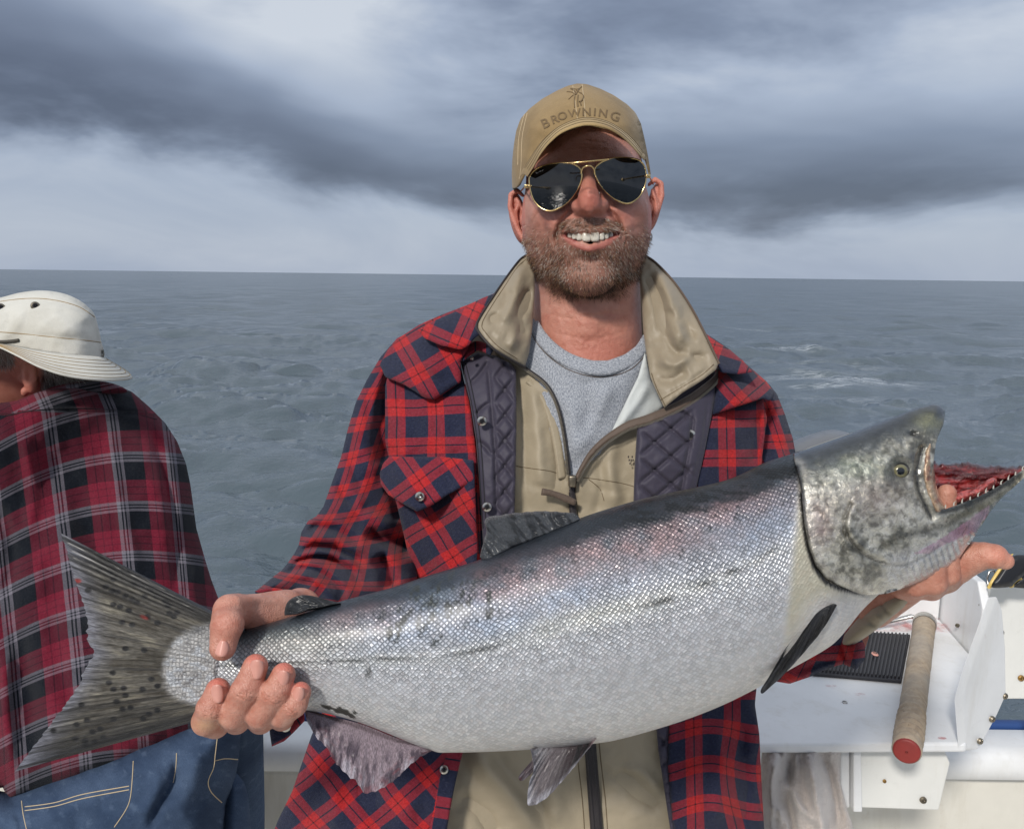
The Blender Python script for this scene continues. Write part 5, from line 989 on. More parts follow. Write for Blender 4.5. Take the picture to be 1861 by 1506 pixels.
def beard_mask(x, y, z):
    m = sst(y-(452-26*np.exp(-((x-1071)/70)**2*0)-12*np.cos((x-1071)/62)), -14, 10)
    side = np.maximum(sst(1000-x-0.16*(470-y), 0, 22), sst(x-1138-0.16*(470-y), 0, 22))*sst(y, 395, 445); m = np.maximum(m, side)
    mus = 1.6*sst(1-((x-1071)/64)**2-((y-410)/17)**2, 0.0, 0.4)*(y > 393); m = np.maximum(m, mus)
    for xx in (1018, 1126): m = np.maximum(m, sst(1-((x-xx)/17)**2-((y-438)/28)**2, 0, .6))
    m = m*(1-inside(np.stack([x, y], 1), crom([(1022, 425), (1046, 423), (1072, 425), (1100, 422), (1124, 422), (1104, 444), (1072, 456), (1044, 446)], 5, True)))
    m = m*(1-sst(y, 536, 552))*(1-sst(z, .01, .035))*(np.abs(x-1066) < 116); m = m*(1-0.75*np.exp(-((x-1050)/22)**2-((y-470)/7)**2)*0)
    jaw = 1-sst(z+0.062-0.0*y, 0.03, 0.06)*sst(y, 500, 520); return m*jaw
headV, headQ, headC = make_head()
def make_hand_r():
    s = SDF(kc(330, 1350, .70)*[1, 1, 0]+[0, 0, .60], kc(600, 1055, .70)*[1, 1, 0]+[0, 0, .80], 0.0009); c = kc
    # palm and wrist behind the tail stock
    s.add_ell(c(478, 1195, .735), (.040, .045, .022), .01); s.add_cone(c(505, 1118, .710), c(545, 1108, .745), .016, .019, .012); s.add_cone(c(420, 1110, .672), c(520, 1110, .715), .0125, .0155, .012); s.add_cone(c(470, 1130, .70), c(500, 1180, .735), .016, .022, .012)
    s.chain([c(430, 1110, .672), c(416, 1108, .662), c(411, 1140, .648), c(405, 1176, .643)], [.0130, .0122, .0118, .0098], .004)
    s.add_ell(c(416, 1132, .644), (.0108, .010, .0105), .006)
    # fingers curl from behind under the belly to the front
    k = .0022
    s2 = []
    for P, r in (([(396, 1254, .641), (386, 1284, .640), (374, 1310, .652), (392, 1316, .690), (440, 1262, .735)], [.0092, .0106, .0108, .011, .012]),
                 ([(464, 1211, .637), (449, 1252, .633), (424, 1298, .642), (430, 1308, .682), (455, 1250, .735)], [.0094, .0107, .0108, .011, .012]),
                 ([(515, 1226, .638), (500, 1259, .634), (472, 1298, .641), (474, 1308, .680), (490, 1250, .735)], [.0090, .0102, .0104, .0108, .012]),
                 ([(546, 1258, .640), (533, 1281, .638), (512, 1298, .645), (512, 1304, .680), (520, 1250, .735)], [.0080, .0092, .0098, .010, .012])):
        P = [c(*p) for p in P]; s.chain(P, r, k)
        s.add_ell(P[1], (r[1]*1.06, r[1]*.8, r[1]*1.05), .004)
        ax = unit(P[0]-P[2]); sd = np.array([ax[1], -ax[0], 0]); sd = unit(sd)
        for o in (-.0022, 0.0, .0022): s.chain([P[1]+ax*o+sd*r[1]*.8+[0, 0, -r[1]*.72], P[1]+ax*o*1.3+[0, 0, -r[1]*1.10], P[1]+ax*o-sd*r[1]*.8+[0, 0, -r[1]*.72]], .0004, .0010, '-')
    for yy in (1128, 1133, 1138): s.chain([c(395, yy, .642), c(413, yy+2, .6352), c(432, yy, .642)], .0004, .0010, '-')
    s.chain([c(430, 1092, .660), c(470, 1090, .682), c(515, 1096, .700)], .002, .006)
    V, Q = s.mesh(); V = relax(V, Q, 1, .3); x, y = to_px(V); z = V[:, 2]; C = np.tile(np.array(lin(196, 142, 124)), (len(V), 1))
    def bl(m, cc):
        nonlocal C; m = np.clip(m, 0, 1)[:, None]; C = C*(1-m)+np.array(cc)*m
    g = lambda cx, cy, sx, sy: np.exp(-((x-cx)/sx)**2-((y-cy)/sy)**2)
    bl(.35+.7*fbm(x/13, y/13, z*60, 4), lin(170, 102, 82)); bl(.4*fbm(x/6, y/6, z*120, 3), lin(214, 168, 150))
    for cx, cy in ((396, 1240), (466, 1196), (517, 1207), (547, 1244)): bl(.55*g(cx, cy, 20, 14), lin(214, 104, 92))
    bl(.6*g(372, 1318, 24, 12), lin(214, 170, 128)); bl(.3*g(410, 1140, 30, 16), lin(206, 132, 116)); bl(.5*g(490, 1100, 50, 26), lin(206, 156, 138))
    for a, b in (((386, 1285), 12), ((449, 1254), 12), ((500, 1260), 12)): bl(.3*np.exp(-((y-a[1])/3.0)**2-((x-a[0])/18)**2), lin(138, 82, 66))
    return V, Q, C
def make_hand_l():
    s = SDF(kc(1500, 1190, .80)*[1, 1, 0]+[0, 0, .64], kc(1860, 850, .80)*[1, 1, 0]+[0, 0, .92], 0.0011); c = kc
    s.add_cone(c(1650, 1058, .765), c(1590, 1110, .825), .018, .016, .012)
    s.chain([c(1648, 1056, .750), c(1690, 1050, .738), c(1735, 1028, .728), c(1760, 1014, .722)], [.0165, .0165, .0155, .0135], .008)
    s.chain([c(1752, 1016, .722), c(1788, 1009, .712), c(1808, 1011, .708), c(1826, 1019, .706)], [.0130, .0112, .0104, .0072], .005)
    for P, r in (([(1660, 1070, .735), (1664, 1062, .71), (1660, 1010, .70)], .0105), ([(1692, 1068, .730), (1696, 1058, .705), (1690, 1000, .70)], .0110), ([(1722, 1056, .728), (1724, 1044, .71), (1716, 960, .705), (1721, 896, .700)], [.0095, .0095, .009, .0075]), ([(1640, 1068, .742), (1642, 1062, .72), (1630, 1020, .71)], .0095)): s.chain([c(*p) for p in P], r, .004)
    V, Q = s.mesh(); V = relax(V, Q, 1, .5); x, y = to_px(V); z = V[:, 2]; C = np.tile(np.array(lin(198, 144, 124)), (len(V), 1))
    def bl(m, cc):
        nonlocal C; m = np.clip(m, 0, 1)[:, None]; C = C*(1-m)+np.array(cc)*m
    bl(.35+.7*fbm(x/13, y/13, z*60, 4), lin(172, 106, 84)); bl(.4*fbm(x/6, y/6, z*120, 3), lin(214, 164, 144)); bl(.45*np.exp(-((x-1815)/26)**2-((y-1010)/16)**2), lin(216, 140, 120)); bl(.5*np.exp(-((x-1676)/60)**2-((y-1088)/10)**2), lin(196, 112, 88))
    return V, Q, C
bodyA = Acc()
for V, Q, C in ((headV, headQ, headC), make_hand_r(), make_hand_l()): bodyA.add(c2w(V), Q, C)
# trunk, hips, legs and boots under the clothes
def ring(c, rx, ry, n=24): th = np.arange(n)*2*math.pi/n; return np.stack([c[0]+rx*np.cos(th), c[1]+ry*np.sin(th), 0*th+c[2]], 1)
V, F = loft([ring((.09, 1.16, 1.46), .05, .04), ring((.09, 1.19, 1.40), .13, .06), ring((.09, 1.19, 1.25), .15, .07), ring((.09, 1.19, 1.05), .14, .07), ring((.09, 1.19, .92), .15, .07)]); bodyA.add(V, F, lin(190, 126, 106))
for pts, r in (([K(735, 690, 1.22), K(700, 860, 1.19), K(690, 980, 1.10), K(640, 1090, .95), K(570, 1108, .80)], [.03, .025, .02, .018, .018]), ([K(1370, 740, 1.22), K(1405, 960, 1.17), K(1450, 1130, 1.0), K(1540, 1150, .89)], [.035, .03, .026, .024])):
    V, F = tube(resample(np.array(pts), n=24), np.interp(np.linspace(0, 1, 24), np.linspace(0, 1, len(r)), r), 16); bodyA.add(V, F, lin(190, 126, 106))
body = bodyA.build('body', 'skin', man)
for sx in (-1, 1):
    x0 = .09+sx*.095; V, F = loft([ring((x0, 1.19, .94), .085, .10), ring((x0, 1.18, .80), .085, .10), ring((x0, 1.16, .50), .075, .085), ring((x0, 1.17, .25), .068, .078), ring((x0, 1.17, .07), .07, .085)]); build('trouser_leg', V, F, 'tan_nylon', man)
    V, F = loft([ring((x0, 1.12, .0), .055, .15), ring((x0, 1.12, .04), .057, .155), ring((x0, 1.14, .08), .052, .12), ring((x0, 1.18, .13), .05, .06), ring((x0, 1.18, .22), .052, .06)]); build('boot', V, F, 'rubber', man)
# teeth
teeth = [(1036, 8, 12, -.088), (1044, 8, 14, -.094), (1053, 10, 16, -.098), (1066, 14.5, 18, -.101), (1081, 14, 18, -.101), (1093, 9.5, 15, -.098), (1101.5, 8, 14, -.094), (1109.5, 8, 12, -.088)]
for i, (x, w, h, z) in enumerate(teeth):
    bm = bmesh.new(); bmesh.ops.create_icosphere(bm, subdivisions=2, radius=1)
    V = np.array([tuple(v.co) for v in bm.verts]); F = np.array([[v.index for v in f.verts] for f in bm.faces]); bm.free()
    V = np.sign(V)*np.abs(V)**0.55; V[:, 0] *= w*.53*PXM; V[:, 1] *= h*.50*PXM; V[:, 2] *= .004; y = 430+((x-1072)/45)**2*-3.5
    V = c2w(V+hp(x, y, z-.0005)); build('tooth', V, F, 'tooth', man)
# fingernails
def nail(px, py, d, w, h, ang, tilt=0.0):
    n = 10; u, v = np.meshgrid(np.linspace(-1, 1, n), np.linspace(-1, 1, n), indexing='ij'); r = .55
    X = u*np.sqrt(1-.42*v*v)*w/2; Y = v*np.sqrt(1-.30*u*u)*h/2; Z = .0026*(u*u)*(w/24)+tilt*v-.0018
    c, s_ = math.cos(ang), math.sin(ang); V = K(px+c*X-s_*Y, py+s_*X+c*Y, d+Z); V2 = K(px+c*X-s_*Y, py+s_*X+c*Y, d+Z+.0016); F = grid_faces(n, n)
    rim = np.concatenate([np.arange(n), np.arange(1, n)*n+n-1, (n-1)*n+np.arange(n-2, -1, -1), np.arange(n-2, 0, -1)*n]); r2 = np.roll(rim, -1)
    build('fingernail', np.vstack([V.reshape(-1, 3), V2.reshape(-1, 3)]), np.vstack([F, F+n*n, np.stack([rim, r2, r2+n*n, rim+n*n], 1)]), 'nail', man)
nail(395, 1260, .6312, 22, 34, -.05, .0004); nail(466, 1216, .6274, 26, 36, .10, .0004); nail(513, 1233, .6290, 24, 31, .28, .0004); nail(542, 1262, .6318, 21, 30, .25, .0004); nail(403, 1178, .6340, 26, 30, .20, -.0016)
# beard
def strands(name, P, N, n, mat, parent, length, width, dirf, colf, seed=1, jit=.35):
    rs = np.random.RandomState(seed); L = length*rs.uniform(.6, 1.35, n); D = unit(dirf(P, N)+rs.normal(0, jit, (n, 3))); D2 = unit(D+rs.normal(0, .35, (n, 3))+np.array([0, -.25, 0]))
    side = unit(np.cross(D, rs.normal(0, 1, (n, 3)))); side2 = np.cross(D, side); w = width*rs.uniform(.7, 1.4, n)
    A = P-N*.0006; B = A+D*(L*.55)[:, None]; E = B+D2*(L*.5)[:, None]; V = []
    for k in range(3):
        a = k*2*math.pi/3; o = (math.cos(a)*side+math.sin(a)*side2)*w[:, None]; V += [A+o, B+o*.75]
    V.append(E); V = np.stack(V, 1); i = np.arange(n)[:, None]*7; F4 = []; F3 = []
    for k in range(3):
        k2 = (k+1) % 3; F4.append(np.concatenate([i+2*k, i+2*k2, i+2*k2+1, i+2*k+1], 1)); F3.append(np.concatenate([i+2*k+1, i+2*k2+1, i+6], 1))
    C = np.repeat(colf(P, rs), 7, axis=0); return build(name, c2w(V.reshape(-1, 3)), [np.vstack(F3), np.vstack(F4)], mat, parent, col=C)
def make_beard():
    V, Q = headV, headQ; N = vnormals(V, Q); ctr = hp(1066, 400, 0); 
    if ((V-ctr)*N).sum(1).mean() < 0: N = -N
    x, y = to_px(V); m = beard_mask(x, y, V[:, 2]-HD); m = m*(N[:, 2] < .45); rs = np.random.RandomState(5)
    w = m*(0.65+0.7*fbm(x/11, y/11, 6, 3))*(0.34+0.66*sst(y, 425, 505)+.5*(y < 425)*(np.abs(x-1071) < 62)); w = np.clip(w, 0, None); w = w/w.sum(); n = 12000; idx = rs.choice(len(V), n, p=w); P = V[idx]+rs.normal(0, .0007, (n, 3)); NN = N[idx]
    def dirf(P, N):
        px, py = to_px(P); d = N*.55; d[:, 1] -= .65+.2*sst(py, 430, 480); d[:, 0] += (px-1071)/95*.35; mu = sst(425-py, 0, 10)*(np.abs(px-1071) < 60); d[:, 0] += mu*np.sign(px-1071)*.55; d[:, :2] += .45*np.stack([fbm(px/16, py/16, 1, 2), fbm(px/16, py/16, 9, 2)], 1); return d
    def colf(P, rs):
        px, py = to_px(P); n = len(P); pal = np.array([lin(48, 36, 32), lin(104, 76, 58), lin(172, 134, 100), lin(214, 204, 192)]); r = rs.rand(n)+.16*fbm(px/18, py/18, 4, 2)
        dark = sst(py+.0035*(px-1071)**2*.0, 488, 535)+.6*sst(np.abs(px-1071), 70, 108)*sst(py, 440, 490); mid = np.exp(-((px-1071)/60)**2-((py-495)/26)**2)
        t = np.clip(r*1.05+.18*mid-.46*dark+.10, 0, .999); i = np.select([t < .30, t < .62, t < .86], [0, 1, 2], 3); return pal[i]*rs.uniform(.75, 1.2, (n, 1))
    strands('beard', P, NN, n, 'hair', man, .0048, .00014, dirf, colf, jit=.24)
make_beard()
# ---- cap
cap = build('cap', [(0, 0, 0), (0.001, 0, 0), (0, .001, 0)], np.array([[0, 1, 2]]), None, man) if False else None
cap_cr = creases([([(1041, 156), (1046, 190), (1050, 222)], -.0008, 2.0), ([(1058, 154), (1062, 190), (1064, 222)], -.0008, 2.0), ([(1049, 154), (1054, 190), (1057, 222)], .0012, 5), ([(956, 205), (946, 250), (944, 300), (940, 330)], -.0016, 3), ([(949, 212), (939, 256), (938, 300)], .0012, 4), ([(1163, 212), (1170, 255), (1177, 300)], -.0014, 3), ([(960, 290), (985, 262), (1020, 240)], -.0018, 10), ([(1120, 215), (1150, 235), (1166, 262)], .002, 9), ([(965, 235), (975, 250), (990, 255)], -.0015, 7)])
capd = lambda X: HD+.010+0*X[:, 0]
cap = pillow('cap', np.array(CT_+CB_, float), 'cap_tan', man, capd, lambda X, D: np.maximum(crown_f(X), .0008), lambda X, D: np.maximum(crown_f(X), .0008)*.95, step=5, disp=lambda X, D: cap_cr(X)+.0016*fbm(X[:, 0]/26, X[:, 1]/26, 2, 3))
cap['label'] = 'worn tan canvas cap crown with embroidered lettering'
def cap_depth(px, py): X = np.stack([np.atleast_1d(px), np.atleast_1d(py)], 1).astype(float); return HD+.010-crown_f(X)-cap_cr(X)-.0016*fbm(X[:, 0]/26, X[:, 1]/26, 2, 3)
def make_brim():
    A = crom([(944, 322, .985), (955, 303, .975), (983, 265, .966), (1018, 237, .960), (1062, 222, .958), (1108, 231, .960), (1147, 257, .966), (1167, 281, .975), (1176, 298, .985)], 8)
    O = crom([(958, 321, .950), (970, 302, .930), (983, 279, .910), (1000, 258, .895), (1024, 239, .885), (1062, 227, .880), (1098, 231, .884), (1124, 244, .893), (1145, 262, .908), (1162, 281, .925), (1171, 291, .945)], 8)
    n = 80; A = resample(A, n=n); O = resample(O, n=n); m = 14; u = np.linspace(0, 1, m)[:, None, None]
    G = kc3a(A)[None]*(1-u)+kc3a(O)[None]*u; G[..., 1] += .004*np.sin(math.pi*u[..., 0])
    up = np.array([0, 1.0, 0.]); th = .0040*np.sqrt(np.clip(1-(u[..., 0]-.1)**6, .2, 1)); T = G+up*(th/2)[..., None]; B = G-up*(th/2)[..., None]
    # bulge the rim
    V = np.vstack([c2w(T.reshape(-1, 3)), c2w(B.reshape(-1, 3))]); F = grid_faces(m, n); k = m*n; rim = np.concatenate([np.arange(n), np.arange(1, m)*n+n-1, (m-1)*n+np.arange(n-2, -1, -1), np.arange(m-2, 0, -1)*n]); r2 = np.roll(rim, -1)
    o = build('brim', V, np.vstack([F, F[:, ::-1]+k, np.stack([rim, r2, r2+k, rim+k], 1)]), 'brim_tan', cap)
    b = o.modifiers.new('bevel', 'BEVEL'); b.width = .0012; b.segments = 2; b.limit_method = 'ANGLE'; b.angle_limit = R(50)
    for f in (.35, .55, .75, .92):   # stitch rows
        i = f*(m-1); a = int(i); P = T[a]*(1-(i-a))+T[a+1]*(i-a)+up*.0003; V, F = tube(c2w(P[2:-2]), .00035, 5); build('stitching', V, F, 'tan_thread', cap)
def kc3a(P): return np.stack([(P[:, 0]-CX)/FPX*P[:, 2], -(P[:, 1]-CY)/FPX*P[:, 2], P[:, 2]], 1)
make_brim()
def text_mesh(ch, size):
    cu = bpy.data.curves.new('t', 'FONT'); cu.body = ch; cu.size = size; cu.align_x = 'CENTER'; cu.align_y = 'CENTER'; cu.resolution_u = 4; cu.offset = size*.012
    ob = bpy.data.objects.new('t', cu); COL.objects.link(ob); dg = bpy.context.evaluated_depsgraph_get(); me = ob.evaluated_get(dg).to_mesh()
    bm = bmesh.new(); bm.from_mesh(me); bmesh.ops.triangulate(bm, faces=bm.faces[:])
    for _ in range(1): bmesh.ops.subdivide_edges(bm, edges=bm.edges[:], cuts=1, use_grid_fill=True)
    bmesh.ops.triangulate(bm, faces=bm.faces[:]); V = np.array([tuple(v.co)[:2] for v in bm.verts]); bm.verts.index_update(); F = np.array([[v.index for v in f.verts] for f in bm.faces]); bm.free()
    ob.evaluated_get(dg).to_mesh_clear(); bpy.data.objects.remove(ob); bpy.data.curves.remove(cu); return V, F
def lay_text(A, ch, px, py, size, ang, depthf, lift=.0012, sx=1.0):
    V, F = text_mesh(ch, size); c, s_ = math.cos(ang), math.sin(ang); x = px+c*V[:, 0]*sx-s_*V[:, 1]; y = py-(s_*V[:, 0]*sx+c*V[:, 1]); d = depthf(x, y); n = len(V)
    A.add(np.vstack([K(x, y, d-lift), K(x, y, d+.0005)]), np.vstack([F, F[:, ::-1]+n]))
A = Acc()
for ch, x, y, a, sz in (('B', 991, 225, .42, 24), ('R', 1008, 217.5, .36, 21), ('O', 1022, 211.5, .30, 20), ('W', 1044, 206, .14, 20), ('N', 1066, 204, .0, 20), ('I', 1081, 204.5, -.08, 20), ('N', 1096, 206.5, -.15, 20), ('G', 1118, 212.5, -.30, 23)):
    lay_text(A, ch, x, y, sz, a, cap_depth, sx=1.12)
A.build('lettering', 'embroidery', cap)
A = Acc(); zc = lambda x, y: (920+x/6.646, 140+y/6.646)
for st in ([(735, 180), (800, 188), (832, 218)], [(785, 148), (830, 175), (845, 215)], [(910, 118), (870, 165), (845, 215)], [(780, 140), (860, 150), (905, 128)], [(845, 160), (900, 200)], [(755, 272), (800, 228), (832, 220)], [(830, 220), (822, 300), (828, 372)], [(868, 220), (862, 290), (868, 360)], [(905, 195), (935, 240), (905, 292), (892, 312)], [(895, 310), (905, 345)], [(880, 300), (925, 285)]):
    P = np.array([zc(*p) for p in crom(np.array(st, float), 4)]); V, F = tube(K(P[:, 0], P[:, 1], cap_depth(P[:, 0], P[:, 1])-.0005), .0007, 6); A.add(V, F)
A.build('deer_emblem', 'embroidery', cap)
for P in ([(1041, 156), (1046, 190), (1050, 222)], [(1058, 154), (1062, 190), (1064, 222)], [(958, 206), (949, 250), (947, 300), (944, 325)], [(953, 208), (943, 250), (941, 300)]):
    P = crom(np.array(P, float), 6); V, F = tube(K(P[:, 0], P[:, 1], cap_depth(P[:, 0], P[:, 1])-.0001), .00045, 5); build('stitching', V, F, 'pale_thread', cap)
# ---- sunglasses
zz = lambda L: [(860+x/3.273, 120+y/3.273) for x, y in L]
LL = zz([(335, 700), (343, 645), (395, 603), (480, 582), (570, 578), (625, 600), (645, 640), (640, 690), (610, 750), (560, 810), (500, 850), (450, 862), (400, 842), (357, 790)])
RL = zz([(722, 630), (740, 590), (790, 560), (870, 546), (960, 552), (1005, 577), (1025, 622), (1025, 690), (1002, 757), (962, 800), (915, 818), (862, 802), (800, 757), (750, 700)])
def gd(x, y): x = np.asarray(x, float); return .944+.020*((x-1068)/115)**2+.00012*(np.asarray(y)-330)
glasses = None
def make_glasses():
    global glasses
    A = Acc()
    for L in (LL, RL):
        P = crom(np.array(L), 6, True); V, F = tube(K(P[:, 0], P[:, 1], gd(P[:, 0], P[:, 1])), .0010, 8, closed=True); A.add(V, F)
    def wire(pts, r=.0009):
        P = crom(np.array(pts, float), 6); V, F = tube(kw(P), r, 8); A.add(V, F)
    def kw(P): return K(P[:, 0], P[:, 1], P[:, 2])
    q = lambda x, y, dz=0: (860+x/3.273, 120+y/3.273, float(gd(860+x/3.273, 0))+dz+.00012*(120+y/3.273-330))
    wire([q(560, 578, -.001), q(620, 574, -.003), q(700, 566, -.004), q(760, 560, -.003), q(800, 556, -.001)]); wire([q(642, 640, 0), q(648, 612, -.003), q(672, 596, -.005), q(700, 596, -.005), q(718, 615, -.003), q(722, 645, 0)])
    wire([q(345, 712, 0), q(318, 714, .002), (953, 340, .985), (951, 343, 1.02), (942, 352, 1.075)], .0009); wire([q(1022, 655, 0), q(1040, 652, .002), (1180, 319, .985), (1181, 322, 1.02), (1187, 335, 1.075)], .0009)
    for x, y in ((318, 716), (1040, 656)): 
        c = K(*q(x, y, .001)); V, F = box(c, (.005, .004, .004), bev=.0008); A.add(V, F)
    glasses = A.build('sunglasses', 'gold', man); glasses['label'] = 'thin gold aviator frame'
    for L in (LL, RL):
        X, T, B = mesh2d(crom(np.array(L), 6, True), 4); D = pdist(X, B, True); c = X.mean(0); r2 = ((X-c)**2).sum(1); d = gd(X[:, 0], X[:, 1])-.0022*(1-r2/r2.max()); n = len(X)
        build('lens', np.vstack([K(X[:, 0], X[:, 1], d), K(X[:, 0], X[:, 1], d+.0018)]), np.vstack([T[:, ::-1], T+n]), 'lens', glasses)
    A2 = Acc()
    for st in ([(372, 632), (378, 640), (388, 632)], [(392, 630), (400, 622), (402, 632)], [(408, 626), (416, 618)]):
        P = np.array(zz(st)); V, F = tube(K(P[:, 0], P[:, 1], gd(P[:, 0], P[:, 1])-.0022), .0003, 5); A2.add(V, F)
    A2.build('lens_mark', 'lens_print', glasses)
    for P in ([(1058, 345, .948), (1056, 356, .955), (1052, 352, .952)], [(1082, 345, .948), (1084, 356, .955), (1088, 350, .952)]): V, F = tube(K(*np.array(P, float).T), .0016, 8); build('nose_pad', V, F, 'lens_print', glasses)
make_glasses()
th = np.arange(20)*2*math.pi/20; V, F = tube(K(1181+4*np.cos(th), 430+7*np.sin(th), 1.052+0*th), .0007, 6, closed=True); build('earring', V, F, 'steel', man)
# ------------------------------------------------------------------ clothes of the man
TDf = rbf([(1062, 700, 1.035), (1062, 900, 1.005), (1062, 1200, .99), (1062, 1450, .985), (850, 660, 1.06), (850, 900, 1.005), (700, 700, 1.12), (720, 950, 1.08), (1290, 680, 1.065), (1280, 880, 1.015), (1400, 760, 1.12), (1380, 1000, 1.09), (600, 1500, .985), (780, 1450, .962), (1300, 1450, .98), (1386, 1500, 1.04), (900, 540, 1.13), (1270, 600, 1.14), (505, 1500, 1.04), (720, 620, 1.15), (1062, 560, 1.08)])
def zip_run(line, off, depthf, parent):
    P = resample(crom(np.array(line, float), 8), step=2.3); T = unit(np.gradient(P, axis=0)); N = np.stack([-T[:, 1], T[:, 0]], 1); P = P+N*off; A = Acc(); d = depthf(P)
    for p, q, n in zip(P, d, N):
        a = math.atan2(n[1], n[0]); c, s_ = math.cos(a), math.sin(a); rot = np.stack([AX_R*c-AX_U*s_, AX_R*s_+AX_U*c, AX_F], 1); V, F = box(K(p[0], p[1], q), (.0030, .0008, .0016), rot); A.add(V, F)
    A.build('zip_teeth', 'old_screw', parent, smooth=False)
zb = lambda X: np.where(np.asarray(X)[:, 1] < 900, np.minimum(TDf(X)+.006, tsd(X)), TDf(X)+.006)
def wbd(X): w = sst(np.asarray(X)[:, 1], 880, 930); a = TDf(X)+.010; return np.minimum(a, tsd(X)-.001)*(1-w)+a*w
def TD(off): return lambda X: TDf(X)+off
def uvrot(ang, s=1/1500., ox=0., oy=0., warp=0.):
    c, q = math.cos(ang), math.sin(ang)
    def f(X):
        x = X[:, 0]+warp*fbm(X[:, 0]/70, X[:, 1]/70, 1, 2); y = X[:, 1]+warp*fbm(X[:, 0]/70, X[:, 1]/70, 6, 2)
        return np.stack([(c*x+q*y)*s+ox, (-q*x+c*y)*s+oy], 1)
    return f
def sheet(name, poly, mat, parent, depth, th=.003, step=6, uv=None, disp=None, roll=8, amp=.0012, nz=(40, 4.0), so=0, col=None):
    """cloth panel with rounded edges and soft folds"""
    f = lambda X, D: th*np.sqrt(np.clip(1-(1-np.clip(D/roll, 0, 1))**2, 0, 1))
    g = lambda X, D: ((1.4*disp(X) if disp else 0)+1.5*amp*fbm(X[:, 0]/nz[0], X[:, 1]/nz[0], nz[1], 4))*np.clip(D/roll, 0, 1)
    return pillow(name, poly, mat, parent, depth, f, lambda X, D: .002+0*D, step=step, uv=uv or uvrot(0), disp=g, smooth_outline=so, col=col)
def strip(name, line, w, mat, parent, depth, th=.002, step=3, uv=None, so=True, disp=None):
    P = crom(np.array(line, float), 8) if so else np.array(line, float); P = resample(P, step=4); T = unit(np.gradient(P, axis=0)); N = np.stack([-T[:, 1], T[:, 0]], 1); w = np.interp(np.linspace(0, 1, len(P)), np.linspace(0, 1, len(np.atleast_1d(w))), np.atleast_1d(w))[:, None]/2
    poly = np.vstack([P+N*w, (P-N*w)[::-1]])
    def u2(X): d, t, s = pdist(X, P, False, True); return np.stack([d*s, t], 1)/1500.
    return sheet(name, poly, mat, parent, depth, th, step, uv or u2, roll=3, amp=.0002, disp=disp)
def line_on(name, line, r, mat, parent, depthf, dash=False):
    P = crom(np.array(line, float), 6); P = resample(P, step=3.0); d = depthf(P); V, F = tube(K(P[:, 0], P[:, 1], d), r, 6); return build(name, V, F, mat, parent)
def snap(px, py, d, r=.0055, parent=None, hole=True):
    n = unit(CAM-K(px, py, d)); V, F = disc(K(px, py, d), n, r, .0028, 20); o = build('snap', V, F, 'snap', parent)
    if hole: V, F = disc(K(px, py, d)+n*.0024, n, r*.40, .0008, 12); build('snap_center', V, F, 'black_thread', parent)
# --- t shirt
tsd = rbf([(1066, 650, 1.022), (1066, 625, 1.035), (975, 590, 1.06), (1172, 600, 1.062), (1040, 870, 1.005), (955, 680, 1.040), (1195, 730, 1.045), (1100, 780, 1.015), (1000, 640, 1.03), (1150, 640, 1.035)])
ts_cr = creases([([(1000, 690), (1040, 760), (1045, 850)], .004, 16), ([(1120, 690), (1080, 760), (1050, 830)], .004, 14), ([(1060, 690), (1075, 740), (1060, 800)], -.003, 12), ([(1010, 670), (1060, 695), (1130, 680)], -.002, 8), ([(990, 640), (1020, 700), (1035, 780)], -.002, 9)])
shirt = sheet('t_shirt', [(968, 578), (974, 583), (988, 604), (1010, 627), (1040, 645), (1075, 655), (1105, 655), (1135, 644), (1160, 626), (1176, 606), (1184, 640), (1195, 700), (1210, 760), (1150, 795), (1090, 835), (1050, 872), (1036, 874), (1015, 830), (980, 740), (945, 690), (955, 630)], 'heather', man, lambda X: tsd(X), .003, 5, uvrot(0), ts_cr, amp=.002)
S_ts = LAST; shirt['label'] = 'heather grey t-shirt'
strip('neckband', [(969, 586), (982, 610), (1004, 635), (1036, 656), (1075, 668), (1108, 668), (1140, 656), (1164, 636), (1178, 612)], [20, 25, 27, 27, 25, 20], 'heather', shirt, lambda X: tsd(X)-.003, .003)
line_on('seam', [(962, 596), (975, 622), (998, 648), (1032, 671), (1075, 684), (1112, 683), (1146, 671), (1170, 648), (1182, 624)], .0005, 'zip_tape', shirt, lambda P: S_ts(P)-.0004)
# --- tan windbreaker
wind_cr = creases([([(960, 680), (975, 760), (985, 900)], .006, 12), ([(1000, 720), (1012, 800), (1015, 930)], -.004, 8), ([(945, 720), (950, 820), (955, 940)], -.004, 8), ([(1120, 790), (1110, 850), (1125, 930)], .005, 12), ([(1085, 830), (1095, 880), (1080, 940)], -.003, 8), ([(960, 880), (1000, 890), (1030, 905)], -.002, 5), ([(1060, 880), (1100, 890), (1150, 895)], -.0015, 4),
    ([(850, 1350), (920, 1430), (990, 1520)], .010, 22), ([(880, 1360), (960, 1450), (1010, 1520)], -.008, 16), ([(1120, 1380), (1150, 1430), (1210, 1470)], -.006, 14), ([(1100, 1400), (1160, 1400), (1200, 1440)], .005, 10), ([(1000, 1370), (1010, 1440), (1000, 1510)], .006, 20), ([(830, 1440), (880, 1480), (900, 1520)], -.006, 14)])
wb = sheet('windbreaker', [(900, 636), (938, 655), (958, 670), (985, 692), (1001, 714), (1014, 744), (1023, 784), (1031, 834), (1035, 870), (1042, 935), (1060, 1200), (1072, 1370), (1086, 1560), (740, 1560), (770, 1450), (810, 1340), (880, 1100), (905, 950), (900, 800)], 'tan_nylon', man, wbd, .003, 6, uvrot(0), wind_cr, amp=.004, nz=(55, 2))
S_wb = LAST; wb['label'] = 'tan nylon windbreaker worn open under the plaid jacket'
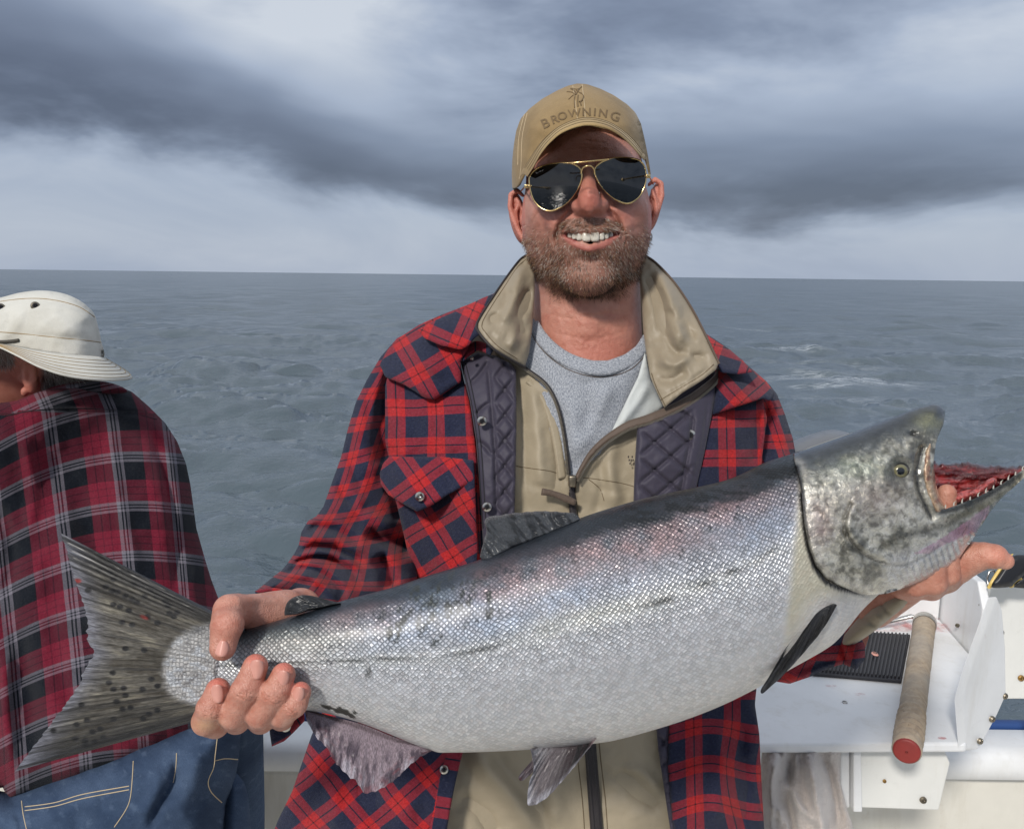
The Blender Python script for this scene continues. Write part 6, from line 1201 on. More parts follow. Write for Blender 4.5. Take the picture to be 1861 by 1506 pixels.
sheet('front_panel', [(1051, 866), (1063, 842), (1090, 812), (1115, 795), (1144, 776), (1180, 762), (1215, 752), (1220, 900), (1230, 1100), (1250, 1300), (1290, 1560), (1088, 1560), (1075, 1370), (1062, 1200), (1045, 935), (1046, 885)], 'tan_nylon', wb, lambda X: wbd(X)+.001, .003, 6, uvrot(.1), wind_cr, amp=.004, nz=(55, 7))
S_wr = LAST; line_on('seam', [(934, 846), (965, 851), (1000, 856), (1024, 864)], .0005, 'tan_thread', wb, S_wb); line_on('seam', [(1060, 868), (1080, 870), (1130, 878), (1158, 886)], .0005, 'tan_thread', wb, S_wr); line_on('seam', [(1070, 871), (1090, 888), (1098, 910)], .0005, 'tan_thread', wb, S_wr)
sheet('mesh_lining', [(1172, 640), (1182, 690), (1206, 741), (1170, 762), (1140, 778), (1104, 800), (1118, 770), (1140, 725), (1160, 684)], 'mesh_lining', wb, lambda X: tsd(X)-.012, .002, 5, None, creases([([(1180, 690), (1160, 730), (1120, 780)], .004, 8)]), amp=.002)
strip('zip_tape', [(866, 590), (878, 614), (912, 642), (952, 668), (985, 691), (1003, 714), (1017, 750), (1027, 800), (1034, 862)], [9, 9, 7, 7, 7, 8], 'zip_dark', wb, lambda X: zb(X)-.010, .003)
strip('facing', [(960, 690), (985, 715), (1003, 760), (1014, 810), (1022, 870)], [14, 18, 18, 16], 'tan_nylon', wb, lambda X: TDf(X)-.001, .003)
strip('zip_tape', [(1308, 668), (1300, 688), (1262, 720), (1218, 745), (1176, 762), (1142, 773), (1104, 796), (1076, 822), (1058, 850), (1047, 872)], [10, 15, 17, 17, 16, 13, 11, 9], 'zip_tape', wb, lambda X: TDf(X)-.012, .003)
zip_run([(1310, 674), (1302, 696), (1264, 728), (1220, 753), (1178, 770), (1144, 780), (1106, 803), (1080, 827), (1062, 853), (1050, 874)], 0, lambda X: TDf(X)-.016, wb); zip_run([(866, 590), (878, 614), (912, 642), (952, 668), (985, 691), (1003, 714), (1017, 750), (1027, 800), (1034, 862)], 2, lambda X: zb(X)-.0135, wb)
strip('zip_flap', [(1038, 870), (1042, 935), (1052, 1060), (1066, 1220), (1074, 1370), (1087, 1540)], [13, 15, 18, 20, 22, 24], 'zip_dark', wb, lambda X: TDf(X)+.002, .004)
for o_ in (-5, 5): line_on('zip_ridge', [(1068+o_, 1330), (1074+o_, 1390), (1081+o_, 1460), (1087+o_, 1540)], .0012, 'zip_dark', wb, lambda P: TDf(P)-.0025)
for o_ in (-21, 21): line_on('seam', [(1066+o_, 1330), (1072+o_, 1390), (1080+o_, 1460), (1085+o_, 1540)], .0006, 'tan_thread', wb, S_wb if o_ < 0 else S_wr)
V, F = box(K(1040, 874, .992), (.009, .007, .014), bev=.002); build('zip_slider', V, F, 'old_screw', wb)
strip('zip_pull', [(984, 893), (1002, 896), (1024, 904), (1047, 914)], [13, 11, 14, 11], 'zip_tape', wb, lambda X: TDf(X)-.014, .003)
A = Acc()
for i in range(3):
    for j in range(3): 
        if (i+j) % 2 == 0 or i == 1: V, F = box(K(1142+j*3.5+i*1.5, 830+i*6, 1.0005), (.0014, .0006, .0024), bev=.0002); A.add(V, F)
lay_text(A, 'C', 1162, 840, 26, -.3, lambda x, y: TDf(np.stack([x, y], 1))+.0035, lift=.0008)
A.build('chest_logo', 'zip_dark', wb)
# collar flaps
cl_l = rbf([(961, 463, 1.085), (970, 500, 1.062), (971, 560, 1.045), (966, 620, 1.028), (955, 664, 1.022), (925, 640, 1.000), (868, 590, 1.005), (890, 550, 1.025), (925, 500, 1.06), (930, 570, 1.015)])
cc = creases([([(955, 480), (935, 530), (905, 590)], .006, 14), ([(966, 520), (950, 560), (945, 620)], -.006, 10), ([(930, 520), (915, 560), (885, 590)], -.005, 9), ([(960, 560), (940, 600), (925, 640)], .004, 9), ([(880, 600), (910, 622), (948, 655)], -.001, 3)])
sheet('collar_flap', [(962, 462), (945, 472), (915, 512), (890, 550), (867, 587), (871, 605), (895, 632), (925, 651), (954, 667), (962, 640), (967, 600), (970, 560), (972, 520), (971, 480)], 'tan_collar', wb, lambda X: cl_l(X), .003, 4, None, lambda X: 1.5*cc(X)+.0014*fbm(X[:, 0]/9+X[:, 1]/22, X[:, 1]/60, 3, 3), amp=.002, nz=(24, 3)); S_cl = LAST
line_on('piping', [(961, 463), (944, 473), (914, 513), (889, 551), (867, 588), (872, 606), (896, 633), (926, 652), (954, 667)], .0016, 'zip_dark', wb, lambda P: cl_l(P)-.001); line_on('seam', [(958, 470), (940, 486), (916, 522), (896, 552), (876, 588), (884, 606), (906, 630), (940, 652)], .0005, 'tan_thread', wb, lambda P: S_cl(P)-.0001)
cl_r = rbf([(1167, 463, 1.09), (1164, 500, 1.072), (1167, 560, 1.055), (1172, 640, 1.035), (1206, 740, .995), (1225, 515, 1.065), (1255, 560, 1.04), (1277, 602, 1.015), (1306, 662, 1.005), (1240, 722, .99), (1220, 600, 1.02), (1200, 560, 1.035)])
cr = creases([([(1175, 490), (1195, 540), (1205, 620)], -.006, 10), ([(1190, 490), (1225, 560), (1240, 640)], .007, 14), ([(1205, 600), (1230, 640), (1290, 650)], -.003, 7), ([(1195, 650), (1225, 662), (1262, 640)], .004, 9), ([(1190, 690), (1220, 690), (1250, 672)], -.003, 7), ([(1210, 560), (1250, 600), (1270, 620)], -.003, 8), ([(1200, 722), (1240, 702), (1296, 664)], -.0012, 3)])
sheet('collar_flap', [(1166, 462), (1190, 477), (1225, 514), (1256, 560), (1278, 602), (1296, 640), (1306, 660), (1301, 672), (1278, 690), (1240, 714), (1207, 741), (1193, 712), (1182, 686), (1174, 640), (1169, 600), (1166, 540), (1161, 490)], 'tan_collar', wb, lambda X: cl_r(X), .003, 4, None, lambda X: 1.5*cr(X)+.0014*fbm(X[:, 0]/10-X[:, 1]/24, X[:, 1]/60, 8, 3), amp=.002, nz=(26, 5)); S_cr = LAST
line_on('piping', [(1167, 462), (1191, 477), (1226, 514), (1257, 560), (1279, 602), (1297, 640), (1307, 661)], .0016, 'zip_tape', wb, lambda P: cl_r(P)-.001); line_on('seam', [(1200, 727), (1240, 703), (1276, 681), (1297, 662)], .0005, 'tan_thread', wb, lambda P: S_cr(P)-.0001); line_on('seam', [(1184, 678), (1193, 704), (1209, 737)], .0005, 'tan_thread', wb, lambda P: S_cr(P)-.0001)
sheet('collar_back', [(958, 468), (1170, 468), (1210, 560), (1190, 640), (950, 640), (925, 560)], 'tan_collar', wb, lambda X: 1.165+0*X[:, 0], .003, 12)
# --- plaid jacket: main front, then its other pieces
lo_cr = creases([([(560, 1350), (600, 1430), (620, 1520)], .006, 20), ([(640, 1330), (660, 1420), (690, 1520)], -.006, 18), ([(740, 1350), (745, 1430), (730, 1520)], .006, 18), ([(720, 730), (735, 800), (730, 860)], .006, 14), ([(800, 740), (810, 790), (830, 830)], .004, 14), ([(745, 930), (752, 985), (775, 1030)], .010, 12), ([(800, 930), (805, 980), (830, 1010)], -.004, 14), ([(738, 900), (742, 960), (750, 1020)], -.008, 9)])
jk = sheet('plaid_jacket', [(718, 640), (760, 640), (836, 655), (843, 690), (853, 730), (863, 800), (868, 860), (872, 930), (874, 1050), (872, 1160), (730, 1160), (745, 1060), (742, 1000), (724, 920), (700, 800), (700, 700)], 'flannel', man, TD(-.002), .005, 5, uvrot(-.03, 1/1520., .0012, .006, 3), lo_cr, amp=.004)
jk['label'] = 'quilt lined red and navy plaid flannel jacket worn open'
sheet('front_panel', [(880, 1120), (850, 1250), (829, 1362), (811, 1440), (790, 1560), (478, 1560), (505, 1490), (531, 1437), (566, 1336), (600, 1262), (660, 1180), (720, 1120)], 'flannel', jk, TD(-.022), .006, 6, uvrot(-.70, 1/1500., .012, .018, 5), lo_cr, amp=.005)
strip('front_band', [(846, 1290), (826, 1365), (808, 1440), (786, 1560)], [30, 30, 32, 34], 'flannel', jk, lambda X: TDf(X)-.027, .004, uv=uvrot(.16, 1/1900., .030, .0)); snap(807, 1398, .94, .0050, jk)
sheet('front_panel', [(1294, 755), (1336, 740), (1386, 724), (1394, 760), (1385, 830), (1385, 900), (1390, 1000), (1385, 1150), (1372, 1280), (1380, 1333), (1384, 1420), (1392, 1560), (1236, 1560), (1222, 1490), (1213, 1386), (1216, 1308), (1235, 1100), (1252, 940), (1266, 875), (1281, 810), (1290, 765)], 'flannel', jk, TD(-.004), .006, 6, lambda X: uvrot(-.02, 1/1500., .0130, .0285)(X+np.stack([14*np.sin((X[:, 1]-1300)/60)*sst(X[:, 1], 1280, 1400)*sst(X[:, 0], 1270, 1330), 10*np.sin((X[:, 0]-1240)/30)*sst(X[:, 1], 1250, 1350)], 1)), creases([([(1330, 760), (1345, 820), (1340, 880)], .005, 14), ([(1375, 740), (1376, 790), (1368, 850)], -.008, 8), ([(1300, 1300), (1310, 1400), (1300, 1510)], .008, 16), ([(1340, 1290), (1350, 1390), (1345, 1520)], -.007, 12), ([(1250, 1330), (1262, 1430), (1280, 1520)], .006, 14), ([(1320, 1340), (1345, 1370), (1378, 1360)], .005, 9)]), amp=.004)
# shoulders (yokes)
yk = creases([([(735, 640), (770, 650), (800, 690)], .003, 10), ([(702, 684), (735, 698), (772, 722), (789, 726), (838, 693)], .0015, 4)])
sheet('yoke', [(905, 530), (880, 560), (868, 590), (852, 630), (837, 657), (838, 694), (789, 727), (772, 723), (735, 699), (700, 685), (690, 662), (705, 634), (728, 612), (762, 590), (800, 573), (850, 554)], 'flannel', jk, rbf([(905, 530, 1.13), (838, 694, 1.03), (789, 727, 1.04), (700, 685, 1.10), (705, 634, 1.15), (800, 573, 1.13), (780, 640, 1.055), (868, 590, 1.06)]), .006, 5, uvrot(-.52, 1/1500., .010, .004, 3), yk, roll=14, amp=.003)
sheet('yoke', [(1270, 598), (1300, 617), (1325, 634), (1365, 669), (1393, 693), (1408, 715), (1400, 728), (1386, 724), (1336, 740), (1294, 754), (1298, 720), (1302, 690), (1296, 650)], 'flannel', jk, rbf([(1270, 598, 1.14), (1325, 634, 1.13), (1393, 693, 1.14), (1400, 728, 1.09), (1294, 754, 1.03), (1336, 740, 1.03), (1300, 690, 1.055), (1345, 700, 1.05)]), .006, 5, uvrot(.80, 1/1500., .0005, .013, 3), creases([([(1296, 752), (1336, 738), (1386, 722)], .002, 4)]), roll=12, amp=.003)
# collar points
sheet('collar', [(905, 531), (878, 541), (835, 563), (790, 582), (759, 599), (772, 615), (802, 628), (838, 636), (852, 628), (862, 615), (874, 606), (866, 588), (882, 560)], 'flannel', jk, rbf([(905, 531, 1.115), (759, 599, 1.075), (802, 628, 1.025), (838, 636, 1.015), (866, 588, 1.03), (835, 563, 1.09)]), .006, 5, uvrot(.42, 1/1500., .018, .022, 3), creases([([(800, 580), (830, 600), (860, 590)], .004, 12), ([(768, 611), (802, 624), (838, 631)], .002, 4)]), roll=7, amp=.002)
sheet('collar', [(1272, 600), (1300, 619), (1325, 635), (1350, 655), (1369, 676), (1340, 680), (1310, 677), (1302, 660), (1290, 632)], 'flannel', jk, rbf([(1272, 600, 1.12), (1325, 635, 1.09), (1369, 676, 1.055), (1310, 677, 1.02), (1290, 632, 1.05)]), .006, 5, uvrot(.30, 1/1500., .0255, .0345, 2), None, roll=7, amp=.002)
strip('collar_stand', [(836, 652), (848, 640), (868, 628), (895, 640)], [16, 18, 14], 'flannel', jk, lambda X: TDf(X)-.030, .004, uv=uvrot(0, 1/1900., .005, .002)); snap(858, 652, 1.022, .0022, jk, False)
# pocket flap and pocket
sheet('pocket', [(712, 880), (862, 860), (868, 1000), (860, 1100), (760, 1100), (745, 1020), (722, 920)], 'flannel', jk, TD(-.020), .004, 6, uvrot(-.55, 1/1500., .016, .021, 3), creases([([(770, 940), (790, 1000), (830, 1060)], .004, 14)]), amp=.003)
fl_cr = creases([([(712, 845), (735, 870), (760, 905)], .005, 14), ([(700, 838), (760, 842), (850, 842)], -.001, 3), ([(800, 850), (815, 870), (820, 895)], -.003, 10)])
pf = rbf([(706, 831, 1.050), (805, 831, 1.010), (860, 838, .995), (690, 875, 1.045), (759, 929, .985), (809, 902, .982), (862, 874, .985), (750, 870, 1.005)])
sheet('pocket_flap', [(708, 829), (745, 830), (805, 830), (861, 836), (863, 874), (836, 887), (809, 902), (785, 918), (759, 930), (735, 917), (706, 899), (692, 880), (690, 860), (696, 842)], 'flannel', jk, lambda X: pf(X), .006, 4, uvrot(-.62, 1/1500., .0085, .020, 2), fl_cr, roll=6, amp=.002); snap(763, 902, .976, .0056, jk, False)
sheet('pocket_flap', [(1200, 850), (1260, 842), (1262, 850), (1250, 870), (1210, 880)], 'flannel', jk, TD(-.002), .003, 6, uvrot(0), None) if False else None
# quilted lining
def quilt(lines): return creases([(l, -.0042, 3.6) for l in lines])
def diamonds(x0, x1, y0, y1, s=40, sl=1.25):
    L = []
    for k in range(-14, 24):
        for sg in (1, -1):
            P = [(x, y0+k*s+sg*sl*(x-x0)) for x in np.linspace(x0-4, x1+4, 6)]; P = [p for p in P if y0-30 < p[1] < y1+30]
            if len(P) >= 3: L.append(P)
    return L
q1 = quilt(diamonds(900, 945, 640, 980, 46, 1.3)+[[(884, 640), (892, 720), (900, 830), (903, 960)], [(846, 690), (860, 770), (872, 860), (880, 960)], [(850, 700), (872, 680), (890, 652)], [(860, 760), (876, 742), (892, 730)], [(862, 800), (880, 810), (896, 830)]])
lin_l = sheet('lining', [(836, 655), (868, 640), (900, 646), (928, 660), (938, 672), (939, 760), (937, 870), (934, 990), (878, 990), (873, 900), (865, 800), (854, 730), (844, 690)], 'quilt', jk, TD(-.012), .007, 3.2, None, q1, roll=10, amp=.002); S_ll = LAST
q2 = quilt(diamonds(1160, 1262, 730, 960, 50, .85)+[[(1262, 735), (1256, 790), (1240, 880), (1230, 940)], [(1288, 722), (1280, 800), (1262, 880), (1250, 940)]])
sheet('lining', [(1158, 775), (1185, 764), (1220, 748), (1262, 726), (1300, 700), (1301, 718), (1292, 763), (1281, 820), (1267, 880), (1256, 950), (1150, 950), (1153, 850)], 'quilt', jk, TD(-.010), .007, 3.2, None, q2, roll=10, amp=.002)
sheet('lining', [(1190, 1290), (1222, 1280), (1216, 1330), (1215, 1390), (1224, 1490), (1236, 1560), (1226, 1560), (1208, 1440), (1196, 1360)], 'quilt', jk, TD(-.002), .007, 4, None, quilt(diamonds(1190, 1230, 1290, 1540, 40, 1.2)), roll=8)
snap(876, 765, .985, .0058, jk); snap(885, 921, .968, .0056, jk); snap(1255, 790, 1.005, .0062, jk)
for L in ([(840, 662), (850, 700), (860, 750), (868, 810), (872, 880), (878, 960)], [(846, 660), (856, 700), (866, 750), (874, 810), (879, 880), (884, 960)]): line_on('seam', L, .0007, 'black_thread', jk, lambda P: S_ll(P)-.0002)
# --- sleeves
def armuv(line, k=1.15, off=(0, 0), tw=0.0):
    L = np.array(line, float); P = crom(L, 8); W = K(P[:, 0], P[:, 1], P[:, 2]); s3 = np.concatenate([[0], np.cumsum(np.linalg.norm(np.diff(W, axis=0), axis=1))]); s2 = np.concatenate([[0], np.cumsum(np.linalg.norm(np.diff(P[:, :2], axis=0), axis=1))])
    def f(X):
        d, t, s = pdist(X, P[:, :2], False, True); v = np.interp(t, s2, s3); dep = np.interp(t, s2, P[:, 2]); return np.stack([d*s*dep/FPX*k+off[0]+tw*v, v+off[1]], 1)
    return f
slL = rbf([(715, 630, 1.17), (680, 700, 1.165), (672, 780, 1.15), (660, 880, 1.11), (650, 950, 1.06), (690, 960, 1.07), (620, 1020, .95), (560, 1050, .86), (500, 1075, .785), (465, 1078, .765), (640, 1090, .87), (740, 1000, 1.08), (720, 1080, .96)])
sl_cr = creases([([(546, 960), (581, 958), (616, 966), (659, 993)], -.018, 9), ([(540, 982), (580, 975), (620, 982), (660, 1008)], .010, 9), ([(533, 1006), (564, 995), (597, 995), (635, 1008), (668, 1030)], -.014, 6), ([(522, 1020), (560, 1005), (595, 1004), (630, 1016), (662, 1040)], .008, 6), ([(510, 1036), (548, 1017), (587, 1014), (626, 1028), (658, 1056)], -.012, 5), ([(500, 1049), (539, 1033), (577, 1037), (612, 1061), (633, 1090)], -.013, 6), ([(490, 1056), (530, 1044), (566, 1050), (596, 1072), (615, 1096)], .008, 6), ([(660, 962), (693, 980), (732, 993), (748, 1016)], -.030, 12), ([(684, 1006), (704, 1040), (711, 1070)], -.030, 13), ([(640, 900), (670, 935), (720, 960)], .012, 12), ([(610, 870), (630, 905), (680, 935)], -.010, 9), ([(700, 700), (690, 780), (700, 860)], -.010, 9), ([(650, 760), (665, 820), (690, 870)], .006, 14), ([(664, 700), (672, 760), (690, 800)], -.005, 9), ([(628, 800), (640, 850), (660, 890)], -.006, 9), ([(700, 880), (718, 910), (728, 950)], -.016, 9)])
armline = [(712, 600, 1.16), (684, 700, 1.15), (668, 780, 1.12), (655, 880, 1.06), (640, 940, 1.01), (608, 1000, .92), (560, 1050, .82), (490, 1085, .74)]
def prof(R_): return lambda X, D: np.sqrt(np.clip(1-(1-np.clip(D/R_, 0, 1))**2, 0, 1))
_st = [((690, 650), (740, 640), 0, .05), ((647, 730), (706, 740), .075, .062), ((620, 830), (716, 820), .15, .10), ((588, 920), (736, 900), .225, .145), ((545, 985), (752, 975), .30, .19), ((515, 1035), (720, 1060), .375, .17), ((466, 1075), (600, 1115), .45, .11)]
_ru = rbf([(*a, 0.0) for a, b, v, w in _st]+[(*b, w) for a, b, v, w in _st]+[((a[0]+b[0])/2, (a[1]+b[1])/2, w*.55) for a, b, v, w in _st]); _rv = rbf([(*a, v) for a, b, v, w in _st]+[(*b, v+.012) for a, b, v, w in _st])
def sluv(X): return np.stack([_ru(X)+.012, _rv(X)+.022], 1)
pillow('sleeve', [(740, 606), (722, 614), (692, 648), (667, 690), (647, 730), (632, 780), (620, 830), (602, 880), (588, 920), (575, 938), (560, 946), (548, 966), (543, 990), (536, 1004), (522, 1024), (512, 1036), (496, 1048), (466, 1073), (470, 1082), (500, 1077), (532, 1082), (556, 1098), (600, 1118), (700, 1112), (756, 1080), (764, 1020), (752, 960), (736, 900), (716, 820), (706, 740), (712, 680), (738, 640)], 'flannel', jk, lambda X: slL(X), lambda X, D: .058*prof(62)(X, D), lambda X, D: .05*prof(60)(X, D), step=3.6, uv=sluv, disp=lambda X, D: (1.25*sl_cr(X)+.006*fbm(X[:, 0]/34, X[:, 1]/34, 2, 4))*np.clip(D/12, 0, 1))
# black sheet standing in for shade in the closed cuff; hem; hanging tab
sheet('cuff_shade', [(470, 1081), (500, 1074), (530, 1080), (552, 1096), (545, 1108), (500, 1100), (474, 1092)], 'black_thread', jk, lambda X: .748+0*X[:, 0], .002, 5, amp=0)
strip('cuff_hem', [(464, 1077), (482, 1073), (504, 1073), (530, 1079), (552, 1094), (566, 1108)], [8, 9, 10, 11, 12], 'flannel', jk, lambda X: .725+.0006*(X[:, 0]-465)*.3, .005, uv=uvrot(.3, 1/1900., .034, .002))
sheet('cuff_tab', [(489, 1308), (520, 1300), (553, 1292), (554, 1309), (534, 1330), (517, 1346), (494, 1356), (490, 1330)], 'flannel', jk, lambda X: .715+0*X[:, 0], .004, 4, uvrot(-.5, 1/2100., .015, .006), None, roll=5); snap(519, 1319, .708, .0046, jk)
slR = rbf([(1400, 720, 1.19), (1420, 800, 1.17), (1425, 950, 1.12), (1430, 1080, 1.03), (1480, 1160, .93), (1560, 1180, .87), (1370, 900, 1.13), (1400, 1200, .97)])
slr_cr = creases([([(1395, 740), (1400, 790), (1390, 840)], -.006, 9), ([(1420, 760), (1425, 810), (1420, 850)], .006, 9), ([(1440, 1200), (1490, 1180), (1540, 1160)], .006, 9), ([(1440, 1225), (1490, 1205), (1530, 1195)], -.008, 7), ([(1505, 1140), (1530, 1180), (1540, 1210)], -.008, 6)])
pillow('sleeve', [(1384, 690), (1398, 698), (1412, 716), (1427, 754), (1441, 797), (1449, 840), (1462, 950), (1485, 1060), (1520, 1120), (1560, 1150), (1572, 1172), (1572, 1198), (1556, 1216), (1532, 1206), (1505, 1214), (1470, 1230), (1435, 1242), (1400, 1236), (1365, 1150), (1352, 1000), (1362, 850), (1374, 770)], 'flannel', jk, lambda X: slR(X), lambda X, D: .05*prof(50)(X, D), step=4, uv=armuv([(1395, 660, 1.17), (1410, 760, 1.17), (1412, 900, 1.13), (1420, 1050, 1.05), (1470, 1150, .95), (1580, 1190, .86)], 1.2, (.004, .021), .35), disp=lambda X, D: (slr_cr(X)+.005*fbm(X[:, 0]/34, X[:, 1]/34, 5, 4))*np.clip(D/10, 0, 1))
pillow('windbreaker_cuff', [(1524, 1170), (1545, 1140), (1575, 1108), (1600, 1088), (1632, 1074), (1652, 1078), (1650, 1096), (1622, 1120), (1590, 1146), (1560, 1166), (1540, 1176)], 'tan_nylon', wb, rbf([(1540, 1160, .86), (1640, 1085, .775), (1590, 1120, .815), (1600, 1090, .81)]), lambda X, D: .030*prof(22)(X, D), step=4, uv=uvrot(.6), smooth_outline=3, disp=lambda X, D: creases([([(1560, 1120), (1590, 1135), (1600, 1140)], -.006, 5), ([(1600, 1095), (1612, 1110), (1622, 1118)], -.005, 4), ([(1580, 1105), (1600, 1125), (1606, 1134)], .005, 5)])(X)*np.clip(D/8, 0, 1))
sheet('inner_neck', [(835, 600), (880, 570), (962, 560), (966, 700), (900, 700), (845, 690)], 'tan_nylon', wb, lambda X: TDf(X)+.040, .003, 10)
sheet('inner_neck', [(1172, 600), (1270, 610), (1312, 660), (1306, 740), (1240, 790), (1170, 790)], 'quilt', jk, lambda X: TDf(X)+.030, .003, 10)
# back of the jacket
V, F = loft([ring((.09, 1.17, 1.52), .09, .05), ring((.09, 1.19, 1.46), .22, .075), ring((.09, 1.20, 1.36), .255, .085), ring((.09, 1.20, 1.15), .225, .09), ring((.09, 1.19, .90), .225, .10), ring((.09, 1.19, .80), .23, .105)]); build('back_panel', V, F, 'flannel', jk, uv=np.stack([np.arctan2(V[:, 0]-.09, V[:, 1]-1.19)*.22, V[:, 2]], 1))
# ------------------------------------------------------------------ second man leaning over the rail
man2 = empty('person', tuple(K(150, 1506, 1.3)*[1, 1, 0]), 'man in white brimmed hat, maroon plaid shirt and jeans with his back turned', 'person')
def make_old_body():
    d0 = 1.44; c = lambda x, y, z: kc(x, y, d0+z)
    s = SDF(kc(-190, 800, d0)*[1, 1, 0]+[0, 0, d0-.17], kc(260, 520, d0)*[1, 1, 0]+[0, 0, d0+.2], .0028)
    s.add_ell(c(35, 632, .03), (.085, .066, .080), .01); s.add_ell(c(-5, 662, .06), (.066, .060, .070), .03); s.add_ell(c(90, 668, .05), (.075, .045, .070), .02); s.add_ell(c(-35, 680, .07), (.045, .042, .055), .03)
    s.add_cone(c(50, 690, .06), c(100, 790, .16), .055, .055, .03); s.add_cone(c(-5, 690, .05), c(0, 800, .09), .058, .055, .03)
    s.add_ell(c(53, 684, -.025), (.0105, .029, .014), .004, np.array([[.97, -.2, 0], [.2, .97, 0], [0, 0, 1]])); s.add_ell(c(51, 680, -.040), (.0055, .017, .008), .003, op='-'); s.add_cone(c(60, 662, -.026), c(63, 690, -.028), .004, .004, .004); s.add_ell(c(45, 712, -.025), (.006, .008, .008), .004)
    s.add_cone(c(50, 688, -.018), c(42, 676, .035), .011, .016, .004)
    V, Q = s.mesh(); V = relax(V, Q, 1); x, y = to_px(V); z = V[:, 2]; C = np.tile(np.array(lin(190, 130, 112)), (len(V), 1))
    def bl(m, cc):
        nonlocal C; m = np.clip(m, 0, 1)[:, None]; C = C*(1-m)+np.array(cc)*m
    bl(.3+.4*fbm(x/12, y/12, z*30, 4), lin(168, 100, 82)); bl(.45*np.exp(-((x-50)/16)**2-((y-690)/26)**2), lin(206, 122, 106))
    hair = old_hair(x, y, z); bl(.8*hair, lin(104, 98, 94)); return V, Q, C
def old_hair(x, y, z):
    h = np.maximum(sst(x-(72-.0*(y-660)), 0, 8)*(y < 712), sst(30-x, 0, 10)*sst(672-y, 0, 12)); return h*(y > 630)
oV, oQ, oC = make_old_body(); A = Acc(); A.add(c2w(oV), oQ, oC)
A.build('body', 'skin', man2)
def old_hair_strands():
    N = vnormals(oV, oQ); c0 = kc(40, 640, 1.43)
    if ((oV-c0)*N).sum(1).mean() < 0: N = -N
    x, y = to_px(oV); w = old_hair(x, y, oV[:, 2])*(N[:, 2] < .5); w = w/w.sum(); rs = np.random.RandomState(3); n = 4500; i = rs.choice(len(oV), n, p=w); P = oV[i]+rs.normal(0, .001, (n, 3))
    strands('hair', P, N[i], n, 'hair', man2, .017, .00022, lambda P, N: N*.35+np.array([.35, -.75, 0]), lambda P, rs: np.array([lin(120, 116, 112), lin(168, 164, 160), lin(84, 78, 74), lin(200, 198, 194)])[rs.randint(0, 4, len(P))], 3, .25)
old_hair_strands()
shd = rbf([(-250, 800, 1.42), (-60, 742, 1.33), (0, 732, 1.325), (60, 716, 1.345), (150, 700, 1.43), (215, 705, 1.50), (300, 790, 1.50), (100, 850, 1.42), (250, 900, 1.43), (350, 950, 1.46), (100, 1100, 1.34), (400, 1150, 1.40), (0, 1300, 1.31), (200, 1350, 1.27), (435, 1320, 1.33), (20, 1450, 1.27), (-300, 1450, 1.34)])
o_cr = creases([([(200, 760), (215, 900), (260, 1060)], .008, 12), ([(40, 780), (60, 880), (50, 980)], .010, 14), ([(150, 1010), (170, 1120), (240, 1240)], .010, 13), ([(350, 1020), (360, 1120), (410, 1240)], .008, 10), ([(330, 1100), (350, 1200), (390, 1290)], -.010, 9), ([(-10, 900), (20, 1000), (10, 1100)], -.010, 13), ([(262, 748), (298, 850), (316, 960), (322, 1090)], -.010, 9), ([(286, 790), (318, 880), (338, 990)], .006, 14), ([(60, 1090), (150, 1130), (260, 1120)], .008, 16), ([(120, 1220), (220, 1240), (330, 1210)], -.008, 14), ([(60, 735), (160, 738), (290, 760)], -.004, 4), ([(240, 800), (290, 900), (320, 1010)], .010, 26), ([(60, 900), (130, 1000), (180, 1150)], .010, 30), ([(-10, 1050), (40, 1200), (60, 1400)], -.012, 22), ([(300, 1050), (330, 1180), (400, 1300)], -.010, 22), ([(200, 1200), (260, 1280), (380, 1320)], .008, 20), ([(10, 1180), (10, 1300), (25, 1440)], .012, 14), ([(90, 1000), (100, 1150), (140, 1330)], -.006, 18), ([(140, 860), (160, 960), (230, 1080)], -.006, 22)])
def ouv(X):
    x, y = X[:, 0], X[:, 1]; xr = np.clip(x-150, 0, 400); xx = x+.0009*xr**2; s = .098/118; u = (xx-82-.14*(y-800)+.00006*(y-800)**2)*s
    dx = x-250; v = (y-820-np.where(dx < 0, .00115, .0007)*dx*dx)*.098/90; yk = y < 745+.0004*(x-150)**2; v = np.where(yk, v*.9+.03, v); u = np.where(yk, u-.10*(y-745)*s*3, u); return np.stack([u, v], 1)
sh2 = pillow('plaid_shirt', [(-330, 900), (-280, 790), (-120, 745), (-20, 735), (30, 728), (70, 712), (110, 702), (150, 698), (190, 698), (218, 702), (240, 712), (270, 738), (300, 768), (322, 802), (338, 842), (346, 880), (357, 960), (371, 1010), (383, 1050), (398, 1090), (410, 1140), (424, 1200), (434, 1262), (439, 1318), (360, 1345), (260, 1380), (160, 1412), (80, 1434), (16, 1455), (5, 1430), (-40, 1440), (-320, 1460)], 'flannel_dark', man2, lambda X: shd(X)+.06, lambda X, D: .085*np.sqrt(np.clip(1-(1-np.clip(D/105, 0, 1))**2, 0, 1)), lambda X, D: .09*np.sqrt(np.clip(D/90, 0, 1)), step=6, uv=ouv, disp=lambda X, D: (1.5*o_cr(X)+.012*fbm(X[:, 0]/70, X[:, 1]/70, 4, 4))*np.clip(D/16, 0, 1))
S_sh = LAST; sh2['label'] = 'maroon, black and white plaid flannel shirt'
def on_sh(P): D = np.full(len(P), 120.); return shd(P)+.06-.085
line_on('yoke_seam', [(10, 756), (60, 746), (140, 742), (220, 747), (285, 762)], .0008, 'black_thread', sh2, lambda P: S_sh(P)-.0003)
